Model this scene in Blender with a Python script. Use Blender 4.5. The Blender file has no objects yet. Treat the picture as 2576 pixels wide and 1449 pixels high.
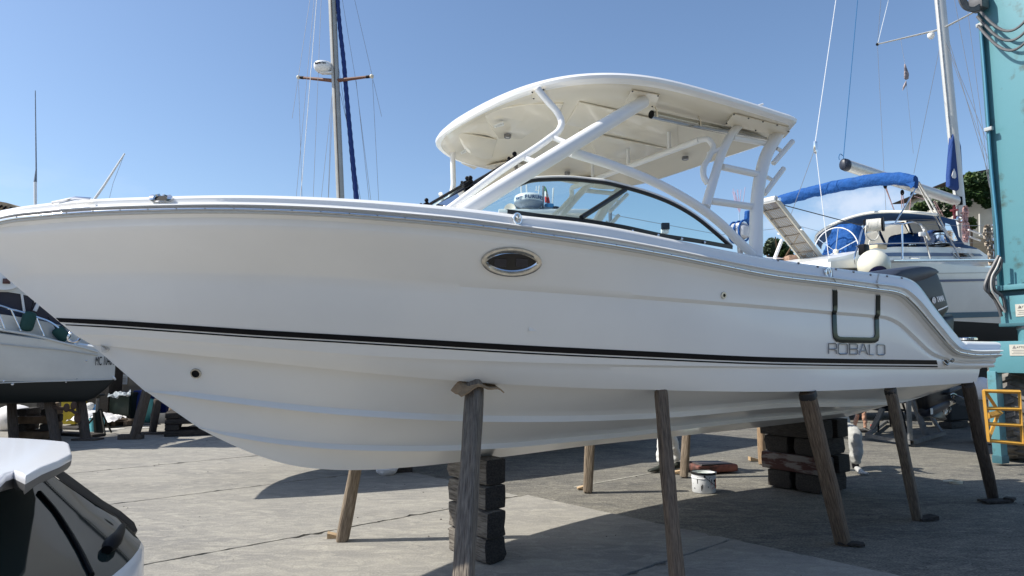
import bpy, bmesh, math, random
import numpy as np
from mathutils import Vector, Matrix, Euler
from mathutils.bvhtree import BVHTree
R = math.radians
random.seed(7)
SC = bpy.context.scene
COL = SC.collection

# ---------------------------------------------------------------- camera
CAMH = 1.65
PITCH = math.atan(176 / 1717.0)
cd = bpy.data.cameras.new('camera'); cam = bpy.data.objects.new('camera', cd); COL.objects.link(cam)
cd.lens = 24.0; cd.sensor_width = 36.0; cd.clip_start = 0.05; cd.clip_end = 6000
cam.location = (0, 0, CAMH); cam.rotation_euler = (R(90) + PITCH, 0, 0)
SC.camera = cam

# ---------------------------------------------------------------- light
SUN_EL, SUN_AZ = R(47), R(184)      # azimuth of the sun seen from above, from +X counter clockwise
sdir = Vector((math.cos(SUN_EL) * math.cos(SUN_AZ), math.cos(SUN_EL) * math.sin(SUN_AZ), math.sin(SUN_EL)))
sl = bpy.data.lights.new('sun', 'SUN'); sl.energy = 5.0; sl.angle = R(0.5); sl.color = (1.0, 0.955, 0.87)
so = bpy.data.objects.new('sun', sl); COL.objects.link(so)
so.rotation_euler = sdir.to_track_quat('Z', 'Y').to_euler(); so.location = (-20, 0, 30)

w = bpy.data.worlds.new('World'); SC.world = w; w.use_nodes = True
nt = w.node_tree; nt.nodes.clear()
def wn(t, **k):
    n = nt.nodes.new(t)
    for a, b in k.items(): setattr(n, a, b)
    return n
out = wn('ShaderNodeOutputWorld'); bg = wn('ShaderNodeBackground'); bg.inputs[1].default_value = 0.138
sky = wn('ShaderNodeTexSky', sky_type='NISHITA', sun_disc=False)
sky.sun_elevation = SUN_EL; sky.sun_rotation = R(90) - SUN_AZ
sky.altitude = 0; sky.air_density = 1.0; sky.dust_density = 0.9; sky.ozone_density = 3.0
tc = wn('ShaderNodeTexCoord'); mp = wn('ShaderNodeMapping'); mp.inputs['Scale'].default_value = (3.0, 3.0, 7.5); mp.inputs['Location'].default_value = (0.75, 0.2, 0.1)
nz = wn('ShaderNodeTexNoise'); nz.inputs['Scale'].default_value = 2.6; nz.inputs['Detail'].default_value = 9; nz.inputs['Roughness'].default_value = .55
cr_ = wn('ShaderNodeValToRGB'); cr_.color_ramp.elements[0].position = .57; cr_.color_ramp.elements[1].position = .76
sep = wn('ShaderNodeSeparateXYZ')
band = wn('ShaderNodeMapRange'); band.inputs['From Min'].default_value = 0.27; band.inputs['From Max'].default_value = 0.12
band.inputs['To Min'].default_value = 0; band.inputs['To Max'].default_value = 1
mul = wn('ShaderNodeMath', operation='MULTIPLY'); mul2 = wn('ShaderNodeMath', operation='MULTIPLY'); mul2.inputs[1].default_value = .2
mix = wn('ShaderNodeMix', data_type='RGBA'); mix.inputs['B'].default_value = (6.6, 6.5, 6.7, 1)
hs = wn('ShaderNodeHueSaturation'); hs.inputs['Saturation'].default_value = 1.02
L = nt.links.new
L(tc.outputs['Generated'], mp.inputs[0]); L(mp.outputs[0], nz.inputs['Vector']); L(nz.outputs['Fac'], cr_.inputs[0])
L(tc.outputs['Generated'], sep.inputs[0]); L(sep.outputs['Z'], band.inputs['Value'])
L(cr_.outputs[0], mul.inputs[0]); L(band.outputs[0], mul.inputs[1]); L(mul.outputs[0], mul2.inputs[0])
def cloud(u, v, wid, hgt, amt, prev):
    x = (u - 1288) / 1717.0; z = -(v - 724.5) / 1717.0; c, s = math.cos(PITCH), math.sin(PITCH); d = Vector((x, c - z * s, s + z * c)).normalized()
    sb = wn('ShaderNodeVectorMath', operation='SUBTRACT'); sb.inputs[1].default_value = d; L(tc.outputs['Generated'], sb.inputs[0])
    dv = wn('ShaderNodeVectorMath', operation='DIVIDE'); dv.inputs[1].default_value = (wid, wid, hgt); L(sb.outputs[0], dv.inputs[0])
    ln = wn('ShaderNodeVectorMath', operation='LENGTH'); L(dv.outputs[0], ln.inputs[0])
    n2 = wn('ShaderNodeTexNoise'); n2.inputs['Scale'].default_value = 16; n2.inputs['Detail'].default_value = 8; n2.inputs['Roughness'].default_value = .6; L(tc.outputs['Generated'], n2.inputs['Vector'])
    ad = wn('ShaderNodeMath', operation='MULTIPLY_ADD'); ad.inputs[1].default_value = -2.6; L(n2.outputs['Fac'], ad.inputs[0]); ad2 = wn('ShaderNodeMath', operation='ADD'); ad2.inputs[1].default_value = 1.3; L(ln.outputs['Value'], ad.inputs[2]); L(ad.outputs[0], ad2.inputs[0])
    mr = wn('ShaderNodeMapRange', interpolation_type='SMOOTHSTEP'); mr.inputs['From Min'].default_value = 1.15; mr.inputs['From Max'].default_value = .25; mr.inputs['To Min'].default_value = 0; mr.inputs['To Max'].default_value = amt; L(ad2.outputs[0], mr.inputs['Value'])
    mx = wn('ShaderNodeMath', operation='MAXIMUM'); L(prev, mx.inputs[0]); L(mr.outputs[0], mx.inputs[1]); return mx.outputs[0]
cf = cloud(2195, 505, .075, .028, .42, mul2.outputs[0]); cf = cloud(2060, 560, .07, .02, .22, cf); cf = cloud(2330, 560, .06, .02, .3, cf); cf = cloud(1640, 640, .05, .012, .2, cf); cf = cloud(1480, 700, .2, .03, .2, cf)
L(cf, mix.inputs['Factor']); L(sky.outputs[0], hs.inputs['Color']); L(hs.outputs[0], mix.inputs['A'])
L(mix.outputs['Result'], bg.inputs[0]); L(bg.outputs[0], out.inputs[0])
SC.view_settings.view_transform = 'Standard'; SC.view_settings.look = 'None'
SC.view_settings.exposure = 0.32; SC.view_settings.gamma = 1.0; SC.view_settings.use_curve_mapping = False

# ---------------------------------------------------------------- picture point -> place
KP = 2576 / 4000.0
def ray(u, v):
    x = (u - 1288) / 1717.0; z = -(v - 724.5) / 1717.0
    c, s = math.cos(PITCH), math.sin(PITCH)
    return Vector((x, c - z * s, s + z * c))
C0 = Vector((0, 0, CAMH))
def onZ(u, v, z=0.0):
    r = ray(u, v); return C0 + r * ((z - CAMH) / r.z)
def onD(u, v, d):
    r = ray(u, v); return C0 + r * (d / r.y)
def cropf(ox, oy, k):
    return lambda x, y: ((ox + x / k) * KP, (oy + y / k) * KP)
cA = cropf(0, 600, 2.415); cB = cropf(0, 1050, 2.415); cC = cropf(0, 1650, 2.415); cD = cropf(1000, 1650, 2.415)
cE = cropf(1650, 250, 2.415); cF = cropf(2400, 350, 2.415); cG = cropf(3000, 0, 2.415); cH = cropf(3000, 550, 2.415)
cI = cropf(3000, 1050, 2.415); cJ = cropf(3000, 1500, 2.415); cK = cropf(2300, 1500, 2.415); cL = cropf(1600, 600, 2.415)
cM = cropf(1100, 0, 1.811); cN = cropf(3600, 950, 1.705); cO = cropf(0, 1350, 2.862); cQ = cropf(2850, 700, 3.45)
cS = cropf(3400, 600, 2.7867); cT = cropf(3400, 1450, 4.14)

# boat frame (aft axis A, port axis P)
TH = R(30)
OB = Vector((-0.165, 6.0, 0)); AX = Vector((math.cos(TH), math.sin(TH), 0)); PX = Vector((math.sin(TH), -math.cos(TH), 0))
def W(s, y, z): return OB + AX * s + PX * y + Vector((0, 0, z))
def toB(p):
    q = p - OB; return (q.dot(AX), q.dot(PX), p.z)
def onB(u, v, y):
    """point of the picture ray on the boat plane y = const, or on the surface y = f(s)"""
    r = ray(u, v)
    if not callable(y):
        yy = y
        lam = (yy - (C0 - OB).dot(PX)) / r.dot(PX)
        return C0 + r * lam
    def F(l):
        s, yb, z = toB(C0 + r * l); return yb - y(s)
    l0 = 0.5; step = 0.04; f0 = F(l0)
    while l0 < 40:
        f1 = F(l0 + step)
        if f1 <= 0:
            a, b = l0, l0 + step
            for _ in range(30):
                m = (a + b) / 2
                if F(m) > 0: a = m
                else: b = m
            return C0 + r * b
        l0 += step
    return C0 + r * l0

# ---------------------------------------------------------------- interpolation
def crom(keys, n):
    """monotone-ish resample of key points (tuples) through Catmull-Rom, n samples spread by chord length"""
    P = np.array([tuple(k) for k in keys], float); m = len(P)
    if m == 2:
        t = np.linspace(0, 1, n)[:, None]; return P[0] * (1 - t) + P[1] * t
    d = np.r_[0, np.cumsum(np.maximum(1e-6, np.linalg.norm(np.diff(P, axis=0), axis=1)))]
    return hermite(d, P, np.linspace(0, d[-1], n))
def hermite(x, Y, xs):
    x = np.asarray(x, float); Y = np.asarray(Y, float)
    if Y.ndim == 1: Y = Y[:, None]; flat = True
    else: flat = False
    sl = np.diff(Y, axis=0) / np.diff(x)[:, None]
    m = np.zeros_like(Y); m[0] = sl[0]; m[-1] = sl[-1]
    for i in range(1, len(x) - 1):
        h0, h1 = x[i] - x[i - 1], x[i + 1] - x[i]
        m[i] = (sl[i - 1] * h1 + sl[i] * h0) / (h0 + h1)
    idx = np.clip(np.searchsorted(x, xs, side='right') - 1, 0, len(x) - 2)
    h = (x[idx + 1] - x[idx])[:, None]; t = ((xs - x[idx]) / (x[idx + 1] - x[idx]))[:, None]
    r = (2*t**3 - 3*t**2 + 1) * Y[idx] + (t**3 - 2*t**2 + t) * h * m[idx] + (-2*t**3 + 3*t**2) * Y[idx + 1] + (t**3 - t**2) * h * m[idx + 1]
    return r[:, 0] if flat else r

# ---------------------------------------------------------------- mesh builder
class MB:
    def __init__(s): s.v = []; s.f = []
    def add(s, vs, fs):
        o = len(s.v); s.v += [tuple(p) for p in vs]; s.f += [tuple(i + o for i in f) for f in fs]; return s
    def grid(s, rows, closed_u=False, closed_v=False, flip=False):
        n, m = len(rows), len(rows[0]); vs = [p for r in rows for p in r]; fs = []
        for i in range(n if closed_v else n - 1):
            for j in range(m if closed_u else m - 1):
                a, b = i * m + j, i * m + (j + 1) % m; c, d = ((i + 1) % n) * m + (j + 1) % m, ((i + 1) % n) * m + j
                fs.append((a, d, c, b) if flip else (a, b, c, d))
        return s.add(vs, fs)
    def box(s, c, size, rot=None, taper=None):
        sx, sy, sz = [k / 2 for k in size]; M = rot if rot is not None else Matrix.Identity(3); c = Vector(c)
        vs = []
        for dz in (-1, 1):
            k = taper if (taper and dz > 0) else 1
            for dx, dy in ((-1, -1), (1, -1), (1, 1), (-1, 1)):
                vs.append(c + M @ Vector((dx * sx * k, dy * sy * k, dz * sz)))
        return s.add(vs, [(3, 2, 1, 0), (4, 5, 6, 7), (0, 1, 5, 4), (1, 2, 6, 5), (2, 3, 7, 6), (3, 0, 4, 7)])
    def bbox(s, c, size, rot=None, b=.01, jit=0, rnd=random):
        """box with chamfered edges"""
        bm = bmesh.new(); bmesh.ops.create_cube(bm, size=1)
        for v in bm.verts: v.co = Vector((v.co.x * size[0], v.co.y * size[1], v.co.z * size[2])) + Vector((rnd.uniform(-jit, jit), rnd.uniform(-jit, jit), rnd.uniform(-jit, jit)))
        bmesh.ops.bevel(bm, geom=list(bm.edges), offset=min(b, min(size) * .45), segments=2, affect='EDGES', profile=.6)
        M = rot if rot is not None else Matrix.Identity(3); c = Vector(c)
        bm.verts.index_update()
        s.add([c + M @ v.co for v in bm.verts], [[v.index for v in f.verts] for f in bm.faces]); bm.free(); return s
    def tube(s, pts, r, n=10, cap=True, ry=None):
        pts = [Vector(p) for p in pts]; m = len(pts)
        rr = r if isinstance(r, (list, tuple, np.ndarray)) else [r] * m
        T = []
        for i in range(m):
            a = pts[max(0, i - 1)]; b = pts[min(m - 1, i + 1)]; t = (b - a)
            T.append(t.normalized() if t.length > 1e-9 else Vector((0, 0, 1)))
        up = Vector((0, 0, 1)) if abs(T[0].z) < .9 else Vector((1, 0, 0))
        N = (up - T[0] * up.dot(T[0])).normalized(); rows = []
        for i in range(m):
            N = (N - T[i] * N.dot(T[i])); N = N.normalized() if N.length > 1e-9 else T[i].orthogonal().normalized()
            B = T[i].cross(N); q = ry if ry else 1
            rows.append([pts[i] + (N * math.cos(2 * math.pi * k / n) * q + B * math.sin(2 * math.pi * k / n)) * rr[i] for k in range(n)])
        o = len(s.v); s.grid(rows, closed_u=True)
        if cap:
            s.f.append(tuple(o + k for k in reversed(range(n)))); s.f.append(tuple(o + (m - 1) * n + k for k in range(n)))
        return s
    def cyl(s, a, b, r, n=16, r2=None): return s.tube([a, b], [r, r if r2 is None else r2], n)
    def lathe(s, prof, c=(0, 0, 0), M=None, n=24):
        """prof: list of (radius, height)"""
        c = Vector(c); M = M if M is not None else Matrix.Identity(3); rows = []
        for r, h in prof:
            rows.append([c + M @ Vector((r * math.cos(2 * math.pi * k / n), r * math.sin(2 * math.pi * k / n), h)) for k in range(n)])
        return s.grid(rows, closed_u=True)
    def sph(s, c, r, n=16, m=10, sc=(1, 1, 1), M=None):
        c = Vector(c); M = M if M is not None else Matrix.Identity(3); rows = []
        for i in range(m + 1):
            a = math.pi * i / m - math.pi / 2
            rows.append([c + M @ Vector((math.cos(a) * math.cos(2 * math.pi * k / n) * r * sc[0], math.cos(a) * math.sin(2 * math.pi * k / n) * r * sc[1], math.sin(a) * r * sc[2])) for k in range(n)])
        return s.grid(rows, closed_u=True)
    def prism(s, poly, off):
        """polygon (3-D points) pushed along the vector off"""
        n = len(poly); off = Vector(off); P = [Vector(p) for p in poly]
        return s.add(P + [p + off for p in P], [tuple(reversed(range(n))), tuple(range(n, 2 * n))] + [(i, (i + 1) % n, n + (i + 1) % n, n + i) for i in range(n)])
    def inflate(s, poly, ax, w, k=6, p=2.5, shrink=.35, c=None):
        """closed outline (3-D points) given a rounded depth 2w along the unit vector ax"""
        P = [Vector(q) for q in poly]; ax = Vector(ax); c = c or sum(P, Vector()) / len(P); rows = []
        for i in range(2 * k + 1):
            t = -1 + i / k; sc = 1 - shrink * abs(t) ** p
            rows.append([c + (q - c) * sc + ax * w * math.sin(t * math.pi / 2) for q in P])
        o = len(s.v); n = len(P); s.grid(rows, closed_u=True)
        s.f.append(tuple(o + j for j in reversed(range(n)))); s.f.append(tuple(o + 2 * k * n + j for j in range(n)))
        return s
    def mirror_boat(s):
        """adds the starboard copy of everything built on the port side of the boat"""
        vs = []
        for p in s.v:
            a, y, z = toB(Vector(p)); vs.append(tuple(W(a, -y, z)))
        o = len(s.v); s.f += [tuple(reversed([i + o for i in f])) for f in s.f]; s.v += vs; return s

ROOTM = {}
def obj(name, mb, mat, parent=None, smooth=35, origin=None, M=None, solid=0, sub=0, recalc=True):
    """one mesh object; vertices of mb are world points"""
    me = bpy.data.meshes.new(name)
    if parent is not None: Mi = ROOTM[parent.name].inverted()
    elif M is not None: Mi = M.inverted()
    elif origin is not None: Mi = Matrix.Translation(-Vector(origin))
    else: Mi = Matrix.Identity(4)
    me.from_pydata([tuple(Mi @ Vector(p)) for p in mb.v], [], mb.f)
    if recalc:
        bm = bmesh.new(); bm.from_mesh(me); bmesh.ops.remove_doubles(bm, verts=bm.verts, dist=1e-5); bmesh.ops.recalc_face_normals(bm, faces=bm.faces); bm.to_mesh(me); bm.free()
    if smooth:
        me.shade_smooth(); me.set_sharp_from_angle(angle=R(smooth))
    o = bpy.data.objects.new(name, me); COL.objects.link(o)
    for m_ in (mat if isinstance(mat, (list, tuple)) else [mat]): me.materials.append(m_)
    if parent is not None: o.parent = parent; ROOTM[o.name] = ROOTM[parent.name].copy()
    else:
        mw = M if M is not None else Matrix.Translation(Vector(origin) if origin is not None else Vector())
        o.matrix_world = mw; ROOTM[o.name] = mw.copy()
    if solid:
        md = o.modifiers.new('t', 'SOLIDIFY'); md.thickness = solid; md.offset = -1
    if sub:
        md = o.modifiers.new('s', 'SUBSURF'); md.levels = sub; md.render_levels = sub
    return o
def thing(name, label, cat, loc=(0, 0, 0), M=None, group=None):
    o = bpy.data.objects.new(name, None); COL.objects.link(o); o.empty_display_size = .2
    mw = M if M is not None else Matrix.Translation(Vector(loc)); o.matrix_world = mw; ROOTM[o.name] = mw.copy()
    o['label'] = label; o['category'] = cat
    if group: o['group'] = group
    return o
def tag(o, label, cat, group=None, kind=None):
    if label: o['label'] = label
    if cat: o['category'] = cat
    if group: o['group'] = group
    if kind: o['kind'] = kind
    return o
def dup(root, M, label=None):
    """copy of a thing with its parts and sub-parts, placed by the matrix M"""
    c = root.copy(); COL.objects.link(c); c.matrix_world = M; ROOTM[c.name] = M.copy()
    if label: c['label'] = label
    for ch in root.children:
        d = ch.copy(); COL.objects.link(d); d.parent = c
        for g in ch.children:
            e = g.copy(); COL.objects.link(e); e.parent = d
    return c
def text(name, s, size, M, mat, parent, extrude=.002, sx=1.0, shear=0, spacing=1.0, align='CENTER', bold=0):
    cu = bpy.data.curves.new(name, 'FONT'); cu.body = s; cu.size = size; cu.extrude = extrude; cu.align_x = align; cu.align_y = 'CENTER'
    cu.shear = shear; cu.space_character = spacing; cu.offset = bold; cu.resolution_u = 3
    tmp = bpy.data.objects.new('tmp', cu); COL.objects.link(tmp); cu.materials.append(mat); bpy.context.view_layer.update()
    me = bpy.data.meshes.new_from_object(tmp.evaluated_get(bpy.context.evaluated_depsgraph_get())); me.name = name
    bpy.data.objects.remove(tmp); o = bpy.data.objects.new(name, me); COL.objects.link(o)
    Mx = M.copy()
    o.parent = parent
    o.matrix_parent_inverse = Matrix.Identity(4)
    o.matrix_basis = ROOTM[parent.name].inverted() @ Mx @ Matrix.Diagonal((sx, 1, 1, 1))
    ROOTM[o.name] = Mx
    return o
def basis(x, y, z, loc):
    M = Matrix((x, y, z)).transposed().to_4x4(); M.translation = loc; return M

# ---------------------------------------------------------------- materials
MATS = {}
def mat(name, col, rough=.5, metal=0, var=0, vscale=4, bump=0, bscale=60, stretch=None, coat=0, col2=None, spec=.5, detail=6, trans=0, ior=1.45, coords='Object', bdist=.01, c2pos=(.35, .7), rvar=0):
    if name in MATS: return MATS[name]
    m = bpy.data.materials.new(name); m.use_nodes = True; n = m.node_tree; b = n.nodes['Principled BSDF']; l = n.links.new
    b.inputs['Base Color'].default_value = (*col, 1); b.inputs['Roughness'].default_value = rough; b.inputs['Metallic'].default_value = metal
    b.inputs['Specular IOR Level'].default_value = spec; b.inputs['Coat Weight'].default_value = coat; b.inputs['Coat Roughness'].default_value = .06
    if trans: b.inputs['Transmission Weight'].default_value = trans; b.inputs['IOR'].default_value = ior
    t = n.nodes.new('ShaderNodeTexCoord'); mpn = n.nodes.new('ShaderNodeMapping'); l(t.outputs[coords], mpn.inputs[0])
    if stretch: mpn.inputs['Scale'].default_value = stretch
    if var or col2:
        z = n.nodes.new('ShaderNodeTexNoise'); z.inputs['Scale'].default_value = vscale; z.inputs['Detail'].default_value = detail; z.inputs['Roughness'].default_value = .6
        l(mpn.outputs[0], z.inputs['Vector'])
        rp = n.nodes.new('ShaderNodeValToRGB'); rp.color_ramp.elements[0].position = c2pos[0]; rp.color_ramp.elements[1].position = c2pos[1]
        c2 = col2 if col2 else tuple(max(0, k * (1 - var)) for k in col); c1 = col if col2 else tuple(min(1, k * (1 + var * .6)) for k in col)
        rp.color_ramp.elements[0].color = (*c2, 1); rp.color_ramp.elements[1].color = (*c1, 1)
        l(z.outputs['Fac'], rp.inputs[0]); l(rp.outputs[0], b.inputs['Base Color'])
        if rvar:
            mr = n.nodes.new('ShaderNodeMapRange'); mr.inputs['To Min'].default_value = rough + rvar; mr.inputs['To Max'].default_value = max(.02, rough - rvar)
            l(z.outputs['Fac'], mr.inputs['Value']); l(mr.outputs[0], b.inputs['Roughness'])
    if bump:
        z2 = n.nodes.new('ShaderNodeTexNoise'); z2.inputs['Scale'].default_value = bscale; z2.inputs['Detail'].default_value = 5
        l(mpn.outputs[0], z2.inputs['Vector'])
        bp = n.nodes.new('ShaderNodeBump'); bp.inputs['Strength'].default_value = bump; bp.inputs['Distance'].default_value = bdist
        l(z2.outputs['Fac'], bp.inputs['Height']); l(bp.outputs[0], b.inputs['Normal'])
    MATS[name] = m; return m
def glass(name, col, alpha, rough=.02):
    """thin tinted glass: mostly lets the scene through, with a fresnel reflection"""
    m = bpy.data.materials.new(name); m.use_nodes = True; n = m.node_tree; n.nodes.clear(); l = n.links.new
    o = n.nodes.new('ShaderNodeOutputMaterial'); tr = n.nodes.new('ShaderNodeBsdfTransparent'); gl = n.nodes.new('ShaderNodeBsdfGlossy'); mx = n.nodes.new('ShaderNodeMixShader')
    df = n.nodes.new('ShaderNodeBsdfDiffuse'); m2 = n.nodes.new('ShaderNodeMixShader')
    fr = n.nodes.new('ShaderNodeFresnel'); fr.inputs[0].default_value = 1.5
    tr.inputs[0].default_value = (*col, 1); gl.inputs['Roughness'].default_value = rough; df.inputs[0].default_value = (*[c * .5 for c in col], 1)
    m2.inputs[0].default_value = alpha; l(tr.outputs[0], m2.inputs[1]); l(df.outputs[0], m2.inputs[2])
    l(fr.outputs[0], mx.inputs[0]); l(m2.outputs[0], mx.inputs[1]); l(gl.outputs[0], mx.inputs[2]); l(mx.outputs[0], o.inputs[0])
    MATS[name] = m; return m

GEL = mat('white_gelcoat', (.86, .855, .83), .28, coat=.3, var=.03, vscale=1.2, bump=.02, bscale=2.5, bdist=.02)
CREAM = mat('cream_gelcoat', (.81, .74, .60), .25, coat=.35)
PIPE = mat('white_powder_coat', (.82, .82, .81), .32)
CHROME = mat('polished_steel', (.78, .78, .78), .12, metal=1)
DARKSTEEL = mat('dull_steel', (.30, .30, .31), .42, metal=1, var=.3, vscale=20)
BLACK = mat('black_vinyl', (.008, .008, .010), .35, var=.2, vscale=12, spec=.12)
BLACKRUB = mat('black_rubber', (.02, .02, .022), .6, bump=.2, bscale=80, var=.3)
SEAL = mat('grey_sealant', (.55, .54, .50), .6)
WGLASS = glass('tinted_glass', (.80, .93, .91), .05)
DGLASS = mat('dark_glass', (.008, .008, .010), .08, spec=.4)
WOODG = mat('weathered_timber', (.27, .23, .185), .85, col2=(.07, .055, .045), vscale=9, stretch=(14, 14, .9), bump=.9, bscale=9, bdist=.02, detail=10, c2pos=(.3, .66))
WOODB = mat('brown_timber', (.26, .19, .13), .85, col2=(.06, .042, .03), vscale=9, stretch=(14, 14, .9), bump=.9, bscale=9, bdist=.02, detail=10, c2pos=(.3, .66))
WOODT = mat('tan_timber', (.48, .34, .2), .8, col2=(.2, .13, .08), vscale=9, stretch=(12, 12, .9), bump=.6, bscale=9, bdist=.015, detail=10)
TARRED = mat('tarred_timber', (.065, .055, .048), .85, col2=(.012, .011, .010), vscale=6, stretch=(2, 14, 14), bump=.8, bscale=8, bdist=.015, detail=10)
BLOCKL = mat('grey_block_timber', (.26, .235, .20), .85, col2=(.06, .05, .042), vscale=5, stretch=(1.2, 12, 12), bump=.8, bscale=8, bdist=.015, detail=10)
# ================================================================ GROUND
def concrete(name, c1, c2, c3, sc=1.0, rough=.9, speck=.3):
    m = bpy.data.materials.new(name); m.use_nodes = True; n = m.node_tree; b = n.nodes['Principled BSDF']; l = n.links.new
    b.inputs['Roughness'].default_value = rough; b.inputs['Specular IOR Level'].default_value = .3
    g = n.nodes.new('ShaderNodeNewGeometry'); mp_ = n.nodes.new('ShaderNodeMapping'); l(g.outputs['Position'], mp_.inputs[0]); mp_.inputs['Rotation'].default_value = (0, 0, R(8)); mp_.inputs['Scale'].default_value = (.55, 1.25, 1)
    def noise(s, d, r=.6, dist=0, src=mp_):
        z = n.nodes.new('ShaderNodeTexNoise'); z.inputs['Scale'].default_value = s; z.inputs['Detail'].default_value = d; z.inputs['Roughness'].default_value = r; z.inputs['Distortion'].default_value = dist
        l(src.outputs[0], z.inputs['Vector']); return z
    a = noise(.9 * sc, 10, .65, .8); a2 = noise(5 * sc, 12, .72, 1.2); a3 = noise(90, 4, .6)
    r1 = n.nodes.new('ShaderNodeValToRGB'); r1.color_ramp.elements[0].position = .36; r1.color_ramp.elements[1].position = .62
    r1.color_ramp.elements[0].color = (*c1, 1); r1.color_ramp.elements[1].color = (*c2, 1); l(a.outputs['Fac'], r1.inputs[0])
    r2 = n.nodes.new('ShaderNodeValToRGB'); r2.color_ramp.elements[0].position = .46; r2.color_ramp.elements[1].position = .66
    r2.color_ramp.elements[0].color = (0, 0, 0, 1); r2.color_ramp.elements[1].color = (1, 1, 1, 1); l(a2.outputs['Fac'], r2.inputs[0])
    mx = n.nodes.new('ShaderNodeMix'); mx.data_type = 'RGBA'; l(r2.outputs[0], mx.inputs['Factor']); l(r1.outputs[0], mx.inputs['A']); mx.inputs['B'].default_value = (*c3, 1)
    r3 = n.nodes.new('ShaderNodeMapRange'); r3.inputs['From Min'].default_value = .3; r3.inputs['From Max'].default_value = .7; r3.inputs['To Min'].default_value = 1 - speck; r3.inputs['To Max'].default_value = 1 + speck * .6
    l(a3.outputs['Fac'], r3.inputs['Value'])
    st = noise(.33, 5, .55, .4); st2 = noise(2.1, 8, .7, 2.0)
    q1_ = n.nodes.new('ShaderNodeMapRange'); q1_.inputs['From Min'].default_value = .56; q1_.inputs['From Max'].default_value = .70; q1_.inputs['To Min'].default_value = 1; q1_.inputs['To Max'].default_value = .72; l(st.outputs['Fac'], q1_.inputs['Value'])
    q2_ = n.nodes.new('ShaderNodeMapRange'); q2_.inputs['From Min'].default_value = .63; q2_.inputs['From Max'].default_value = .74; q2_.inputs['To Min'].default_value = 1; q2_.inputs['To Max'].default_value = .66; l(st2.outputs['Fac'], q2_.inputs['Value'])
    mm = n.nodes.new('ShaderNodeMath'); mm.operation = 'MULTIPLY'; l(q1_.outputs[0], mm.inputs[0]); l(q2_.outputs[0], mm.inputs[1])
    ms_ = n.nodes.new('ShaderNodeVectorMath'); ms_.operation = 'SCALE'; l(mx.outputs['Result'], ms_.inputs[0]); l(mm.outputs[0], ms_.inputs['Scale'])
    m2 = n.nodes.new('ShaderNodeVectorMath'); m2.operation = 'SCALE'; l(ms_.outputs[0], m2.inputs[0]); l(r3.outputs[0], m2.inputs['Scale']); l(m2.outputs[0], b.inputs['Base Color'])
    ad = n.nodes.new('ShaderNodeMath'); ad.operation = 'MULTIPLY_ADD'; ad.inputs[1].default_value = 2.0; l(a2.outputs['Fac'], ad.inputs[0]); l(a3.outputs['Fac'], ad.inputs[2])
    bp = n.nodes.new('ShaderNodeBump'); bp.inputs['Strength'].default_value = .8; bp.inputs['Distance'].default_value = .010; l(ad.outputs[0], bp.inputs['Height']); l(bp.outputs[0], b.inputs['Normal'])
    MATS[name] = m; return m
CONC = concrete('concrete', (.250, .240, .220), (.325, .308, .272), (.405, .383, .33), 1.3, speck=.24)
ASPH = concrete('rough_asphalt', (.125, .12, .11), (.215, .202, .170), (.29, .272, .225), 1.6, speck=.7)
SOIL = mat('joint_dirt', (.06, .055, .05), .95)

mb = MB(); NG = 60
xs = sorted(set(list(np.linspace(-60, 60, 61)) + [-3000, -900, -300, -120, 120, 300, 900, 3000]))
ys = sorted(set(list(np.linspace(-20, 80, 51)) + [-3000, -900, -200, 150, 300, 900, 3000]))
mb.grid([[(x, y, -.014) for x in xs] for y in ys])
tag(obj('ground', mb, ASPH, smooth=0), None, None, kind='structure')

E1 = Vector((math.cos(R(42)), math.sin(R(42)), 0)); E2 = Vector((-E1.y, E1.x, 0))
GO = Vector((-.15, 8.2, 0))        # a joint corner
slab_root = None
rs = random.Random(3)
def slab(a0, a1, b0, b1, name='concrete_slab'):
    g = .010; pts = []
    def edge(p, q, nn):
        for i in range(nn):
            t = i / nn; c = p.lerp(q, t); d = (q - p).normalized(); nrm = Vector((-d.y, d.x, 0))
            k = g * .6 + abs(rs.gauss(0, .010)) + (abs(rs.gauss(0, .03)) if rs.random() < .12 else 0)
            pts.append(c + nrm * k)
    P = [GO + E1 * a + E2 * b for a, b in ((a0, b0), (a1, b0), (a1, b1), (a0, b1))]
    for i in range(4):
        edge(P[i], P[(i + 1) % 4], max(4, int((P[(i + 1) % 4] - P[i]).length / .07)))
    m = MB(); n = len(pts)
    m.add(pts + [p + Vector((0, 0, -.0135)) for p in pts], [tuple(range(n))] + [(i, n + i, n + (i + 1) % n, (i + 1) % n) for i in range(n)])
    return obj(name, m, CONC, smooth=0, recalc=False)
pav = bpy.data.objects.new('pavement', None); COL.objects.link(pav); ROOTM['pavement'] = Matrix.Identity(4); pav['kind'] = 'structure'
for k in range(-4, 8):
    off = .45 if k >= 0 else 0
    for a0, a1 in ((-9.5, 0.35 + (.0 if k > -1 else .1)), (-19, -9.5)):
        s_ = slab(a0, a1, k * 2.75, (k + 1) * 2.75); s_.parent = pav; s_.name = 'slab'
mb = MB()
for i in range(900):
    x, y = rs.uniform(-7, 10), 3.4 + 15 * rs.random() ** 1.4; r = .003 + .011 * rs.random() ** 4
    mb.sph((x, y, r * .4), r, 6, 4, (rs.uniform(.6, 1.3), rs.uniform(.6, 1.3), .6))
tag(obj('pebbles', mb, mat('stone_grit', (.10, .09, .08), .9, var=.4, vscale=3), smooth=0), 'small dark grit scattered over the concrete yard', 'grit', kind='stuff')
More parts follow.
